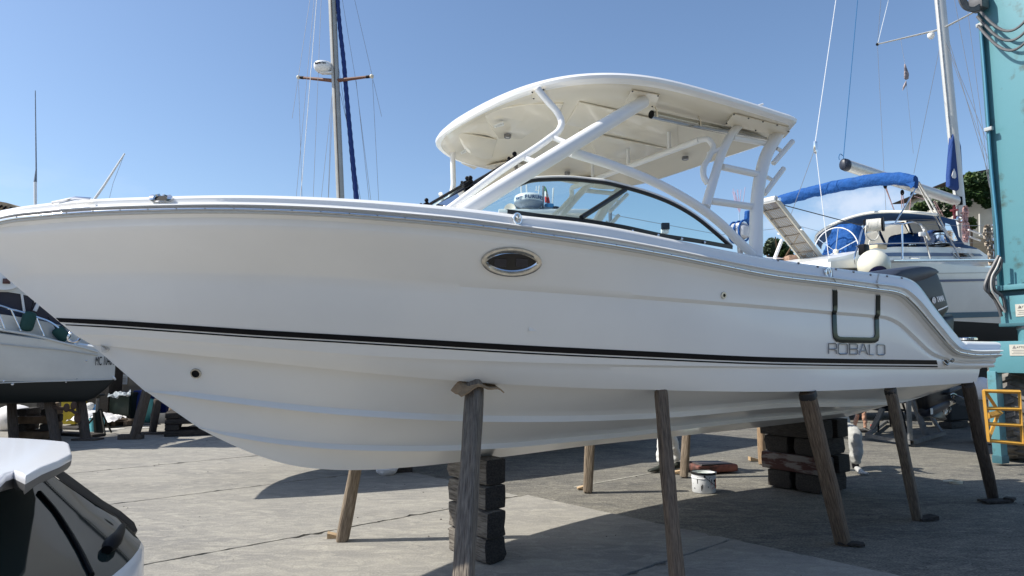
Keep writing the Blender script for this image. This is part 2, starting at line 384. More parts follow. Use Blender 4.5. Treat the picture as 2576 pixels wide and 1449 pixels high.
# crack and patch line in the rough part
mb = MB()
p0 = onZ(*cK(50, 930)); p1 = onZ(*cK(600, 830))
mb.tube([p0 + (p1 - p0) * t + Vector((0, 0, -.012)) for t in (-.3, 0, .5, 1, 2.5)], .016, 6, ry=.4)
tag(obj('mortar_line', mb, mat('pale_mortar', (.42, .40, .34), .95, var=.3)), None, None, kind='structure')

# ================================================================ MAIN BOAT
BM = basis(AX, -PX, Vector((0, 0, 1)), OB)       # local x aft, y starboard
boat = thing('powerboat', 'large white dual console powerboat with hardtop, propped on timber posts', 'boat', M=BM)
def full(L_, B_, p, s0):
    return lambda s: B_ * max(0.0, 1 - (1 - min(1, max(0, (s - s0) / L_))) ** p)
key_rail = [(-112, 578), (-60, 571), (0, 557), (19, 553), (100, 544), (189, 537), (392, 529), (604, 528), (820, 536), (1030, 552), (1148, 563), (1305, 583), (1492, 610), (1674, 641), (1800, 666), (1932, 692), (2105, 714), (2212, 729), (2243, 733), (2268, 741), (2289, 759), (2348, 826), (2385, 868), (2403, 883), (2430, 890), (2516, 892)]
key_sheer = [(-112, 552), (-60, 543), (0, 530), (25, 525), (105, 513), (190, 504), (392, 495), (604, 491), (820, 497), (1030, 511), (1148, 522), (1305, 541), (1492, 563), (1674, 598), (1800, 625), (1932, 649), (2105, 675), (2212, 688), (2245, 692), (2273, 697), (2291, 704), (2350, 779), (2398, 840), (2412, 857), (2425, 858), (2505, 860)]
s_bow = toB(onB(-112, 578, 0.0))[0]
def rail_hb(s):
    t = min(1, max(0, (s - s_bow) / 4.4)); b = 1.6 * (1 - (1 - t) ** 2.5) ** .92
    return b - .10 * max(0, (s - 3.5) / 2.6) ** 1.5
def Btrace(keys, f, n=None):
    return np.array([toB(onB(u, v, f)) for u, v in keys])
rail3 = Btrace(key_rail, rail_hb); rail3[0, 1] = 0
sheer3 = Btrace(key_sheer, lambda s: max(0.0, rail_hb(s + .02) - .10)); 
sheer3[0] = (rail3[0, 0] + .06, 0, sheer3[0, 2])
NCOL = 220
def by_s(P, n=NCOL, ease=1.25):
    s = P[:, 0]; fr = np.linspace(0, 1, n) ** ease; ss = s[0] + (s[-1] - s[0]) * fr
    keep = [0]
    for i in range(1, len(s)):
        if s[i] > s[keep[-1]] + 1e-4: keep.append(i)
    return np.c_[ss, hermite(s[keep], P[keep][:, 1:], ss)]
def curve(keys, B_, p, L_, y0=0):
    s0 = toB(onB(*keys[0], 0.0))[0]; f = full(L_, B_, p, s0); P = Btrace(keys, f); P[0] = toB(onB(*keys[0], 0.0)); P[0, 1] = 0
    return by_s(P)
RAIL = by_s(rail3)
kn = [(20, 703), (66, 687), (130, 682), (227, 680), (427, 679), (644, 683), (830, 690), (1030, 702), (1372, 725), (1674, 748), (1932, 769), (2092, 783), (2199, 792), (2233, 796), (2262, 809), (2305, 847), (2345, 884), (2400, 903), (2505, 909)]
KN = curve(kn, 1.53, 2.2, 5.0)
lk = [(188, 842), (267, 843), (400, 852), (644, 872), (900, 893), (1250, 909), (1600, 918), (1932, 922), (2150, 924), (2300, 925), (2420, 925), (2500, 924)]
LK = curve(lk, 1.49, 1.95, 5.2)
lk2 = lk[:-2] + [(2420, 925), (2470, 925)]
LK2 = curve(lk2, 1.49, 1.95, 5.2)
ch = [(229, 866), (400, 884), (644, 909), (900, 936), (1190, 961), (1400, 973), (1650, 981), (1932, 985.5), (2039, 984), (2252, 975), (2455, 962)]
CH = curve(ch, 1.46, 1.75, 5.4)
s1 = [(366, 985), (413, 990), (520, 1004), (644, 1019), (830, 1038), (1050, 1052), (1230, 1058), (1481, 1057.5), (1700, 1049), (2030, 1021), (2199, 1009.5), (2330, 992), (2390, 974)]
S1 = curve(s1, .98, 1.7, 5.2)
s2 = [(497, 1074), (560, 1092), (644, 1107), (804, 1125), (1017, 1132.5), (1288, 1125), (1481, 1108), (1652, 1091), (1721, 1082), (1932, 1058), (2119, 1036), (2290, 1007)]
S2 = curve(s2, .52, 1.6, 5.0)
ke = [(500, 1077), (560, 1107), (644, 1142.6), (724, 1167), (831, 1180.5), (924, 1181.5), (1030, 1175), (1151, 1163), (1288, 1147), (1481, 1121.5), (1721, 1096), (1932, 1073), (2119, 1050), (2150, 1046)]
Pk = np.array([toB(onB(u, v, 0.0)) for u, v in ke]); KE = by_s(Pk, ease=1.1)
s_tr = CH[-1, 0]
# let the running strakes end at the transom
for Q in (S1, S2):
    Q[:, 0] = Q[0, 0] + (Q[:, 0] - Q[0, 0]) * (s_tr - .02 - Q[0, 0]) / (Q[-1, 0] - Q[0, 0])
KE[:, 0] = KE[0, 0] + (KE[:, 0] - KE[0, 0]) * (s_tr - .02 - KE[0, 0]) / (KE[-1, 0] - KE[0, 0])
fr = np.linspace(0, 1, NCOL)
for Q in (S1, S2):
    zt = KE[-1, 2] + (CH[-1, 2] - KE[-1, 2]) * Q[-1, 1] / CH[-1, 1]
    tt = np.clip((fr - .7) / .3, 0, 1); Q[:, 2] += (zt - Q[-1, 2]) * tt * tt * (3 - 2 * tt)
fade = np.clip(fr * 14, 0, 1); fade0 = fade.copy()
def shift(P, dy, dz, fd=True):
    Q = P.copy(); k = fade if fd else 1; Q[:, 1] = Q[:, 1] + (np.maximum(dy * k, -.35 * P[:, 1]) if dy < 0 else dy * k); Q[:, 2] += dz * k; return Q
def between(P, Q, n, bulge=0):
    out_ = []
    for i in range(1, n):
        t = i / n; X = P * (1 - t) + Q * t; X[:, 1] += bulge * 4 * t * (1 - t) * fade * np.minimum(1, X[:, 1] / .4); out_.append(X)
    return out_
def rowsW(curves): return [[W(*p) for p in c] for c in curves]
HT0 = shift(RAIL, -.012, -.022); HT1 = shift(RAIL, -.045, -.040); HT2 = shift(RAIL, -.050, -.075); HT3 = shift(RAIL, -.056, -.085)
K2 = shift(KN, -.028, -.026)
upper = [HT0, HT1, HT2, HT3] + between(HT3, KN, 8, -.004) + [KN, K2] + between(K2, LK, 8, .012) + [LK]
L2b = shift(LK2, -.022, -.016)
st_h = np.clip(np.sin(np.pi * np.clip(fr, 0, 1) ** .7), 0, 1) ** .5
def strake(P, h, wd):
    fade = fade0 * np.clip((1 - fr) * 12, 0, 1); a = P.copy(); a[:, 2] += h * fade * (0.35 + .65 * st_h); a[:, 1] = np.maximum(0, a[:, 1] - .004)
    b = P.copy(); b[:, 1] = b[:, 1] + np.minimum(.012 * fade, .2 * P[:, 1])
    c = P.copy(); c[:, 1] = c[:, 1] - np.minimum(wd * fade, .35 * P[:, 1]); c[:, 2] += .004
    return a, b, c
c2 = shift(CH, -.075, .004)
s1a, s1b, s1c = strake(S1, .045, .07); s2a, s2b, s2c = strake(S2, .04, .06)
lower = [LK2, L2b] + between(L2b, CH, 5, .006) + [CH, c2] + between(c2, s1a, 5, .01) + [s1a, s1b, s1c] + between(s1c, s2a, 5, .01) + [s2a, s2b, s2c] + between(s2c, KE, 5, .006) + [KE]
hm = MB(); hm.grid(rowsW(upper)); hm.grid(rowsW(lower)); 
# transom of the lower hull
tr = [W(*c[-1]) for c in lower]; trc = [W(p[-1][0], 0, p[-1][2]) for p in lower]
hm.grid([tr, trc])
# underside and end of the swim platform
e_ = LK[-1]; hm.grid([[W(*LK2[-1]), W(*LK[-1])], [W(LK2[-1][0], 0, LK2[-1][2]), W(e_[0], 0, e_[2])]])
hm.grid([[W(*c[-1]) for c in upper], [W(c[-1][0], 0, c[-1][2]) for c in upper]])
hm_port = MB(); hm_port.v = list(hm.v); hm_port.f = list(hm.f)
hm.mirror_boat(); hull = obj('hull', hm, GEL, boat, smooth=28)
HBVH = BVHTree.FromPolygons([Vector(v) for v in hm.v], [f for f in hm.f])
def onhull(u, v, off=0.0):
    r = ray(u, v).normalized(); h = HBVH.ray_cast(C0, r)
    if h[0] is None: h = HBVH.find_nearest(onB(u, v, 0.05))
    n = h[1] if h[1].dot(r) < 0 else -h[1]
    return h[0] + n * off
# gunwale (deck moulding) from rub rail to sheer, and the side deck inside it
def pair(P3, s3, n):
    d = np.r_[0, np.cumsum(np.linalg.norm(np.diff(P3, axis=0), axis=1))]; x = np.linspace(0, 1, n) ** 1.15 * d[-1]
    return hermite(d, P3, x), hermite(d, s3, x)
G0, G1 = pair(rail3, sheer3, 200)
def lerp(a, b, t, dy=0): X = a * (1 - t) + b * t; X = X.copy(); X[:, 1] = np.maximum(0, X[:, 1] + dy * np.minimum(1, X[:, 1] / .3)); return X
IN = G1.copy(); IN[:, 1] = np.maximum(0, G1[:, 1] - .05); IN[:, 2] += .004
IN2 = G1.copy(); IN2[:, 1] = np.maximum(0, G1[:, 1] - .22); IN2[:, 2] -= .006
CN = G1.copy(); CN[:, 1] = 0; CN[:, 2] -= .02 
g0 = lerp(G0, G1, 0.0, -.012)
gl_ = [g0, lerp(G0, G1, .22, .012), lerp(G0, G1, .27, .045), lerp(G0, G1, .34, .042), lerp(G0, G1, .37, .02), lerp(G0, G1, .44, .02), lerp(G0, G1, .5, .02), lerp(G0, G1, .72, .04), lerp(G0, G1, .9, .035), G1, IN, IN2]
gm = MB(); gm.grid(rowsW(gl_))
NF = int(200 * .44)
gm.grid(rowsW([IN2[:NF], CN[:NF]]))                     # foredeck
IN3 = IN2.copy(); IN3[:, 2] -= .75
gm.grid(rowsW([IN2[NF - 1:-30], IN3[NF - 1:-30]]))       # cockpit side
CN3 = IN3.copy(); CN3[:, 1] = 0
gm.grid(rowsW([IN3[NF - 1:-30], CN3[NF - 1:-30]]))       # cockpit sole
gm.grid(rowsW([IN2[-31:], np.c_[IN2[-31:, 0], np.zeros(31), IN2[-31:, 2] - .01]]))   # aft deck and swim platform
gm.mirror_boat(); obj('gunwale', gm, GEL, boat, smooth=40)
G = MB(); G.v = list(gm.v); G.f = list(gm.f)
GBVH = BVHTree.FromPolygons([Vector(v) for v in gm.v], gm.f)
def ongun(u, v, off=0.0):
    r = ray(u, v).normalized(); h = GBVH.ray_cast(C0, r)
    if h[0] is None: h = GBVH.find_nearest(onB(u, v, lambda s: rail_hb(s) - .12))
    n = h[1] if h[1].dot(r) < 0 else -h[1]
    return h[0] + n * off
# rub rail: stainless strip on the joint
rr = MB(); RP = [G0 + np.array([0, .006, -.008]), G0 + np.array([0, .020, -.006]), G0 + np.array([0, .023, .002]), G0 + np.array([0, .017, .010]), G0 + np.array([0, .004, .012])]
RP = [p.copy() for p in RP]
for p in RP: p[0, 1] = 0
rr.grid(rowsW(RP)); rr.mirror_boat(); rail = obj('rub_rail', rr, CHROME, boat, smooth=60)
rr = MB(); RP2 = [G0 + np.array([0, -.01, -.022]), G0 + np.array([0, .012, -.020]), G0 + np.array([0, .012, -.008]), G0 + np.array([0, 0, -.007])]
for p in RP2: p[0, 1] = 0
rr.grid(rowsW(RP2)); rr.mirror_boat(); obj('rub_rail_seal', rr, SEAL, rail, smooth=60)
sc_ = MB(); dd = np.r_[0, np.cumsum(np.linalg.norm(np.diff(G0, axis=0), axis=1))]
for q in np.arange(.15, dd[-1], .165):
    p = hermite(dd, G0, np.array([q]))[0]; sc_.sph(W(p[0], p[1] + .021, p[2] + .003), .0042, 6, 4)
obj('rub_rail_screws', sc_, mat('screw_dark', (.05, .05, .05), .4, metal=1), rail)['kind'] = 'stuff'

# stripes on the topsides
def ribbon(name, top, bot, m, n=110, off=.003, parent=boat, base=None):
    T = crom(top, n); B_ = crom(bot, n); rows = [[], [], [], []]
    for i in range(n):
        a = onhull(*T[i], off); b = onhull(*B_[i], off); c = onhull(*(T[i] * .5 + B_[i] * .5), off)
        if a is None or b is None or c is None: continue
        rows[0].append(a); rows[1].append(c); rows[2].append(b)
    k = MB(); k.grid(rows[:3]); return obj(name, k, m, parent, smooth=60)
st_t = [(141, 800), (260, 805), (450, 817), (644, 830), (850, 842), (1000, 850.5), (1300, 868), (1600, 883), (1932, 899), (2100, 903), (2355, 907)]
st_b = [(151, 809), (260, 815.5), (450, 828.5), (644, 842), (850, 854), (1000, 863), (1300, 881), (1600, 895.5), (1932, 909.5), (2100, 913), (2358, 916)]
ribbon('stripe', [(x, y - .8) for x, y in st_t], [(x, y + .8) for x, y in st_b], BLACK)
ribbon('stripe', [(x + 14, y + 6.5) for x, y in st_b[:1]] + [(x, y + 4.2) for x, y in st_b[1:]], [(x + 16, y + 9) for x, y in st_b[:1]] + [(x, y + 7.8) for x, y in st_b[1:]], BLACK)

# ---- hull window
def disc_on(uvc, outline, off):
    return [onhull(uvc[0] + a, uvc[1] + b, off) for a, b in outline]
wc = cL(958, 1016); wx, wy = 287 / 2.415 * KP, 137 / 2.415 * KP
def lens(ax, ay, n=48, p=1.0):
    o_ = []
    for i in range(n):
        t = 2 * math.pi * i / n; c, s = math.cos(t), math.sin(t)
        o_.append((ax * c, ay * s * (abs(s) ** p) + c * ax * .02))
    return o_
def ring(name, outs, offs, m, parent, c=wc):
    k = MB(); k.grid([[onhull(c[0] + a, c[1] + b, f) for a, b in o_] for o_, f in zip(outs, offs)], closed_u=True); return obj(name, k, m, parent, smooth=50)
wf = ring('window_frame', [lens(wx, wy, p=.05), lens(wx * .98, wy * .98, p=.05), lens(wx * .93, wy * .90, p=.05), lens(wx * .86, wy * .78, p=.3), lens(wx * .83, wy * .64, p=.55)], [.002, .018, .021, .02, .004], mat('brushed_frame', (.60, .58, .53), .25, metal=1, var=.2, vscale=30), boat)
ring('window_lip', [lens(wx * .86, wy * .66, p=.5), lens(wx * .84, wy * .63, p=.55), lens(wx * .81, wy * .58, p=.6)], [.012, .016, .008], CHROME, wf)
k = MB(); o_ = lens(wx * .83, wy * .62, p=.55); k.add([onhull(wc[0] + a, wc[1] + b, .006) for a, b in o_], [tuple(range(len(o_)))]); obj('window_pane', k, DGLASS, wf)
k = MB()
for dx in (-1, 1):
    cx, cy = wc[0] + dx * 27, wc[1] + 2; k.add([onhull(cx + a, cy + b, .008) for a, b in ((-15, -11), (15, -9), (14, 11), (-16, 10))], [(0, 1, 2, 3)])
obj('window_sticker', k, mat('faded_sticker', (.035, .033, .04), .6), wf)
def fitting(name, u, v, ro, ri, m=MATS['brushed_frame'], dark=True, sc=1.0):
    p = onhull(u, v); q = HBVH.find_nearest(p); n = q[1] if q[1].dot(C0 - p) > 0 else -q[1]
    M = n.to_track_quat('Z', 'Y').to_matrix(); k = MB()
    k.lathe([(ro, 0), (ro, .006), (ro * .92, .012), (ri * 1.1, .012), (ri, .004), (ri, 0)], p, M, 24); o = obj(name, k, m, boat, smooth=40)
    if dark:
        k = MB(); k.lathe([(ri * 1.02, .003), (0, .003)], p, M, 20); obj('drain_bore', k, BLACK, o)
    return o
fitting('drain', *cB(1850, 985), .036, .024)
fitting('drain', *cI(1668, 868), .052, .034); fitting('drain', *cI(1718, 868), .040, .026)
fitting('drain', 1819, 743, .028, .012)
# bow eye
k = MB(); be = [cB(950, 720), cB(1042, 752), cB(1028, 775), cB(1000, 792)]
k.add([onhull(*q, .002) for q in be] + [onhull(*cB(1003, 752), .075)], [(0, 1, 4), (1, 2, 4), (2, 3, 4), (3, 0, 4)]); obj('bow_eye', k, CHROME, boat, smooth=60)
# cleat recess on the foredeck side
k = MB(); cc = cA(1525, 428)
for a, b, off in ((30, 10, .004),):
    outs = [[(a * f * math.cos(t), b * f * math.sin(t) + .0 * a) for t in np.linspace(0, 2 * math.pi, 25)[:-1]] for f in (1, .95, .6, .5)]
    k.grid([[ongun(cc[0] + x, cc[1] + y, o2) for x, y in oo] for oo, o2 in zip(outs, (.003, .016, .018, .004))], closed_u=True)
cl = obj('hawse_pipe', k, CHROME, boat, smooth=50)
k = MB(); k.add([ongun(cc[0] + x, cc[1] + y, .008) for x, y in outs[3]], [tuple(range(24))]); obj('hawse_hole', k, BLACK, cl)
# pad eyes
def padeye(u, v, s_=1.0):
    p = ongun(u, v, .004); k = MB(); n = PX
    k.lathe([(.022 * s_, 0), (.022 * s_, .008), (.006, .012)], p, n.to_track_quat('Z', 'Y').to_matrix(), 14)
    k.tube([p + n * .02 + Vector((0, 0, .028 * s_ * math.cos(t) - .012)) + AX * .024 * s_ * math.sin(t) for t in np.linspace(0, 2 * math.pi, 16)], .0045 * s_, 6, cap=False)
    return obj('pad_eye', k, CHROME, boat)
padeye(*cL(1002, 605), 1.25); padeye(*cH(545, 1235), 1.5); padeye(*cF(1535, 1449 - 10), .6) if False else None
# snaps along the coaming
sn = MB()
for q in ((92, 1130), (284, 1158), (465, 1192), (637, 1215), (803, 1241), (963, 1268), (1119, 1281), (1258, 1297)):
    p = ongun(*cH(*q), .004)
    if p: sn.sph(p, .011, 8, 6)
obj('canvas_snaps', sn, DARKSTEEL, boat)['kind'] = 'stuff'
# gunwale seams
def seam(name, pts, r=.006, m=SEAL, g=ongun):
    P = [g(*q, .001) for q in crom(pts, 12)]; P = [p for p in P if p]; k = MB(); k.tube(P, r, 6); return obj(name, k, m, boat)
seam('seam', [cI(1042, 50), cI(1030, 100), cI(1032, 160), cI(1052, 205), cI(1046, 228)], .008)
seam('seam', [cI(600, 0), cI(612, 80), cI(640, 130), cI(652, 160), cI(645, 190)], .005)

# ---- side door frame (mirror steel U)
def strip(pts, wpx, off, n=14):
    P = crom(pts, n); L_, R_ = [], []
    for i in range(n):
        t = P[min(n - 1, i + 1)] - P[max(0, i - 1)]; t = t / np.linalg.norm(t); nn = np.array([-t[1], t[0]]) * wpx / 2
        L_.append(onhull(*(P[i] + nn), off)); R_.append(onhull(*(P[i] - nn), off))
    return [L_, R_]
Uo = [(605, 188), (606, 300), (608, 390), (598, 412), (600, 500), (604, 600), (612, 655), (640, 688), (680, 696), (800, 699), (950, 701), (1000, 698), (1030, 680), (1040, 640), (1038, 560), (1036, 450), (1048, 430), (1048, 330), (1050, 236)]
Ui = [(645, 190), (645, 300), (645, 385), (637, 415), (638, 500), (642, 600), (648, 628), (665, 640), (700, 643), (800, 645), (940, 648), (975, 648), (996, 640), (1003, 615), (1001, 560), (1000, 455), (1012, 430), (1014, 330), (1016, 242)]
uo = [cI(*q) for q in Uo]; ui = [cI(*q) for q in Ui]
# dense resample, mirror finish
def dense(P, k=4):
    o_ = []
    for a, b in zip(P[:-1], P[1:]):
        for i in range(k): o_.append((a[0] + (b[0] - a[0]) * i / k, a[1] + (b[1] - a[1]) * i / k))
    return o_ + [P[-1]]
k = MB(); A_, B_ = dense(uo), dense(ui)
k.grid([[onhull(*q, .002) for q in A_], [onhull(*q, .012) for q in A_], [onhull(q[0] * .5 + r_[0] * .5, q[1] * .5 + r_[1] * .5, .013) for q, r_ in zip(A_, B_)], [onhull(*q, .012) for q in B_], [onhull(*q, .002) for q in B_]])
obj('door_frame', k, mat('steel_dark_reflection', (.035, .045, .048), .06, metal=1), boat, smooth=25)  # steel made near black, dark reflections put into its base colour
# ---- name in chrome strokes
def strokes(name, polys, m, r=.012, off=.010, g=onhull):
    k = MB()
    for P in polys:
        k.tube([g(*q, off) for q in P], r, 6)
    return obj(name, k, m, boat)
def LT(x0, x1, y0, y1, segs):
    out_ = []
    for s_ in segs: out_.append([cI(x0 + (x1 - x0) * a, y0 + (y1 - y0) * b + .0) for a, b in s_])
    return out_
dy = lambda x: 697 + (x - 560) * .022
def word(x0, x1, segs): return LT(x0, x1, dy(x0) + 8, dy(x0) + 104, segs)
OO = [[(.15, 0), (.85, 0), (1, .12), (1, .88), (.85, 1), (.15, 1), (0, .88), (0, .12), (.15, 0)]]
LET = [(562, 636, [[(0, 1), (0, 0), (.85, 0), (1, .1), (1, .42), (.85, .55), (0, .55)], [(.7, .55), (1, .68), (1, 1)]]),
       (656, 740, OO), (760, 834, [[(0, 0), (.85, 0), (1, .1), (1, .4), (.88, .5), (0, .5)], [(.88, .5), (1, .6), (1, .9), (.85, 1), (0, 1), (0, 0)]]),
       (850, 930, [[(0, 1), (.48, 0), (.56, 0), (1, 1)], [(.25, .66), (.8, .66)]]), (946, 988, [[(0, 0), (0, 1), (1, 1)]]), (1020, 1092, OO)]
for a, b, sg in LET: strokes('letter', word(a, b, sg), mat('satin_chrome', (.30, .31, .34), .3, metal=1), .0054)

# ================================================================ HARDTOP AND ITS FRAME
S0H, S1H = -.46, 2.50
WH = 1.42
def hw(s):
    t = min(1, max(0, (s - S0H) / 1.54)); f = (1 - (1 - t) ** 2.96) ** .64
    r = 1 - max(0, (s - 2.26) / .24) ** 2.6 * .20 if s > 2.26 else 1
    return WH * f * max(.3, r)
ht_keys = [(1112, 320), (1128, 298), (1150, 280), (1190, 257), (1230, 240), (1330, 209), (1400, 195), (1470, 186), (1560, 189), (1700, 216), (1900, 269), (1950, 281), (1980, 289)]
H3 = np.array([toB(onB(u, v, hw)) for u, v in ht_keys])
zs = np.polyfit(H3[2:, 0], H3[2:, 2] + .040, 2)
def hz(s): return float(np.polyval(zs, min(max(s, H3[1, 0]), H3[-1, 0]))) - .12 * max(0, (.25 - s) / .7) ** 3
print('HT', H3.round(2).tolist())
def ht_outline(k=1.0, n=70, inset=0):
    """port side outline from the nose to the middle of the aft edge"""
    P = []
    for i in range(n):
        t = i / (n - 1)
        if t < .82:
            q = t / .82; s = S0H + (S1H - S0H) * (q ** 1.9); P.append((s, hw(s)))
        else:
            q = (t - .82) / .18; P.append((S1H + .10 * math.sin(min(1, q * 3) * 1.57), hw(S1H) * (1 - q) if q > .12 else hw(S1H) * (1 - q * .5 - q * q * 4.1)))
    cx = 1.2
    return [(cx + (s - cx) * (1 - inset / 1.7), max(0, y * (1 - inset / WH))) for s, y in P]
def ht_ring(inset, dz, zc=0):
    return [W(s, y, hz(s) + dz + zc * (1 - (y / WH) ** 2)) for s, y in ht_outline(inset=inset)]
hr = MB()
hr.grid([ht_ring(.42, .05, .03), ht_ring(.2, .03, .02), ht_ring(.07, .01), ht_ring(.02, -.012), ht_ring(0, -.036), ht_ring(.004, -.062), ht_ring(.022, -.080), ht_ring(.055, -.084)])
hr.grid([ht_ring(.42, .05, .03), [W(p[0], 0, hz(p[0]) + .08) for p in ht_outline(inset=.42)]])
hr.mirror_boat(); hard = obj('hardtop', hr, GEL, boat, smooth=35)
hr = MB()
hr.grid([ht_ring(.05, -.082), ht_ring(.17, -.078), ht_ring(.24, -.060), ht_ring(.5, -.05, .01)])
hr.grid([ht_ring(.5, -.05, .01), [W(p[0], 0, hz(p[0]) - .042) for p in ht_outline(inset=.5)]])
hr.mirror_boat(); obj('hardtop_liner', hr, CREAM, hard, smooth=25)
def zu(s, y=0): return hz(s) - .075
# mouldings on the underside: console pods, ridges, lights
def onU(u, v, dz=-.085):
    """point on the underside of the hardtop"""
    r = ray(u, v); z = 3.5
    for _ in range(12):
        p = C0 + r * ((z - CAMH) / r.z); s = toB(p)[0]; z = hz(s) + dz
    return C0 + r * ((z - CAMH) / r.z)
def panel(name, pts, th=.02, m=CREAM, b=.006, parent=hard, dz=-.07):
    P = [onU(*q, dz) for q in pts]; k = MB(); c = sum(P, Vector()) / len(P); dn = Vector((0, 0, -th))
    k.grid([P, [p + dn * .7 for p in P], [c + (p - c) * .97 + dn for p in P], [c + (p - c) * .02 + dn for p in P]], closed_u=True)
    return obj(name, k, m, parent, smooth=25)
panel('console_pod', [cE(560, 430), cE(1000, 360), cE(1330, 360), cE(1290, 470), cE(1100, 580), cE(940, 690), cE(720, 690), cE(610, 520)], .02, dz=-.040)
panel('console_pod', [cE(330, 630), cE(700, 705), cE(660, 870), cE(490, 985), cE(370, 930), cE(350, 850), cE(420, 830), cE(360, 720)], .018, dz=-.040)
panel('roof_panel', [cE(1480, 350), cE(2400, 560), cE(2415, 780), cE(1350, 560)], .012, dz=-.044)
panel('roof_panel', [cE(1480, 620), cE(2300, 790), cE(2000, 900), cE(1650, 860), cE(1600, 760)], .014, dz=-.044)
def lamp(u, v, r=.035):
    p = onU(u, v, -.105); k = MB(); k.lathe([(r, .03), (r, 0), (r * .7, -.006), (r * .62, .002)], p, None, 20); o = obj('downlight', k, DARKSTEEL, hard)
    k = MB(); k.lathe([(r * .63, .002), (0, -.002)], p, None, 16); obj('lens', k, mat('frosted_lens', (.7, .68, .62), .4), o)
lamp(*cE(803, 695)); lamp(*cE(1367, 1043), .032); lamp(*cF(668, 660), .035)
for q, (a, b) in (((720, 570), (50, 28)), ((388, 822), (28, 26))):
    k = MB(); P = [onU(*cE(q[0] + dx, q[1] + dy_), -.115) for dx, dy_ in ((-a, b * .3), (a * .8, -b), (a, b * .2), (-a * .7, b))]; k.prism(P, (0, 0, -.006)); sp = obj('speaker_plate', k, mat('pale_plastic', (.66, .66, .62), .35), hard)
    c_ = sum(P, Vector()) / 4; k = MB(); [k.box(c_ + (P[1] - P[0]) * t + Vector((0, 0, -.009)), (.008, .03, .004)) for t in (-.25, -.12, 0, .12, .25)]; obj('switch_slots', k, SEAL, sp)
# ---- frame tubes
def py(pts, ys):
    """picture points with their distance from the centre line"""
    if not isinstance(ys, (list, tuple)): ys = [ys] * len(pts)
    K_ = [(q[0], q[1], y) for q, y in zip(pts, ys)]
    return K_
def pipe(name, pts, ys, r, n=12, m=PIPE, samp=26, mirror=True, parent=boat):
    P = [onB(a, b, y) for a, b, y in py(pts, ys)]
    Q = crom([tuple(p) for p in P], samp) if len(P) > 2 else crom([tuple(p) for p in P], 4)
    rr_ = list(np.interp(np.linspace(0, 1, len(Q)), np.linspace(0, 1, len(r)), r)) if isinstance(r, (list, tuple)) else r
    k = MB(); k.tube([Vector(q) for q in Q], rr_, n); o = obj(name, k, m, parent, smooth=60)
    if mirror:
        k2 = MB(); k2.v = [tuple(W(toB(Vector(p))[0], -toB(Vector(p))[1], p[2])) for p in k.v]; k2.f = [tuple(reversed(f)) for f in k.f]
        obj(name, k2, m, parent, smooth=60)
    return Q
pipe('front_strut', [cE(210, 1520), cE(445, 1362), cE(1280, 845), cE(2090, 352)], [1.12, 1.14, 1.18, 1.16], [.056, .056, .056, .052], 18)
pipe('inner_strut', [cE(150, 1440), cE(282, 1345), cE(700, 1035), cE(1200, 700), cE(1288, 628), cE(1315, 560), cE(1282, 470), cE(1180, 350), cE(1085, 235)], [1.0, 1.02, 1.04, 1.04, 1.03, 1.02, 1.0, .98, .95], .027, 14, samp=40, mirror=False)
pipe('inner_strut', [(1139, 380), (1139, 400), (1140, 440), (1140, 468), (1135, 490), (1118, 525)], -.95, .027, 14, samp=24, mirror=False)
pipe('strut_stub', [cE(1222, 690), cE(1345, 740)], [1.04, 1.12], .021); pipe('strut_stub', [cE(945, 880), cE(1060, 925)], [1.04, 1.12], .021)
pipe('arch_tube', [cE(1400, 830), cF(0, 722), cF(300, 838), cF(600, 988), cF(830, 1130), cF(1000, 1262), cF(1190, 1449), (1893, 640)], [1.12, 1.18, 1.25, 1.3, 1.34, 1.37, 1.39, 1.39], [.040, .036, .036, .036, .038], 14, samp=40)
pipe('aft_leg', [cF(1590, 330), cF(1500, 490), cF(1430, 625), cF(1375, 830), cF(1345, 1050), cF(1335, 1449), (1901, 648)], [1.1, 1.14, 1.17, 1.22, 1.3, 1.37, 1.38], [.064, .055, .055, .055, .058], 18, samp=40)
pipe('aft_brace', [cF(1225, 285), cF(1100, 430), cF(1030, 560), cF(950, 800), cF(860, 1110)], [1.05, 1.1, 1.14, 1.22, 1.33], .038, 14)
pipe('rung', [cF(1020, 730), cF(1370, 805)], [1.2, 1.22], .030); pipe('rung', [cF(905, 1050), cF(1320, 1108)], [1.3, 1.3], .030); pipe('rung', [cF(1120, 455), cF(1450, 512)], [1.12, 1.12], .026)
pipe('grab_tube', [cF(800, 478), cF(880, 470), cF(925, 520), cF(890, 640), cF(838, 760), cF(845, 830), cF(880, 885)], [.98, 1.05, 1.08, 1.12, 1.18, 1.2, 1.22], .026, samp=36)
pipe('strut_stub', [cF(885, 608), cF(1005, 560)], [1.1, 1.14], .021)
a_ = onB(*cF(800, 478), .98); sA = toB(a_)
k = MB(); k.tube([W(sA[0], y, sA[2]) for y in np.linspace(.98, -.98, 12)], .028, 12); obj('cross_tube', k, PIPE, boat, smooth=60)
for y in (.6, 0, -.6):
    k = MB(); k.cyl(W(sA[0], y, sA[2]), W(sA[0], y, zu(sA[0]) + .0), .018, 10); obj('tube_stay', k, PIPE, boat)
for a, b, c, d in ((cF(1500, 695), cF(1680, 488), cF(1535, 555), cF(1592, 590)), (cF(1415, 985), cF(1595, 745), cF(1440, 825), cF(1500, 862))):
    pipe('rod_holder', [a, b], [1.2, 1.2], .024, 14); pipe('strut_stub', [c, d], [1.18, 1.2], .018)
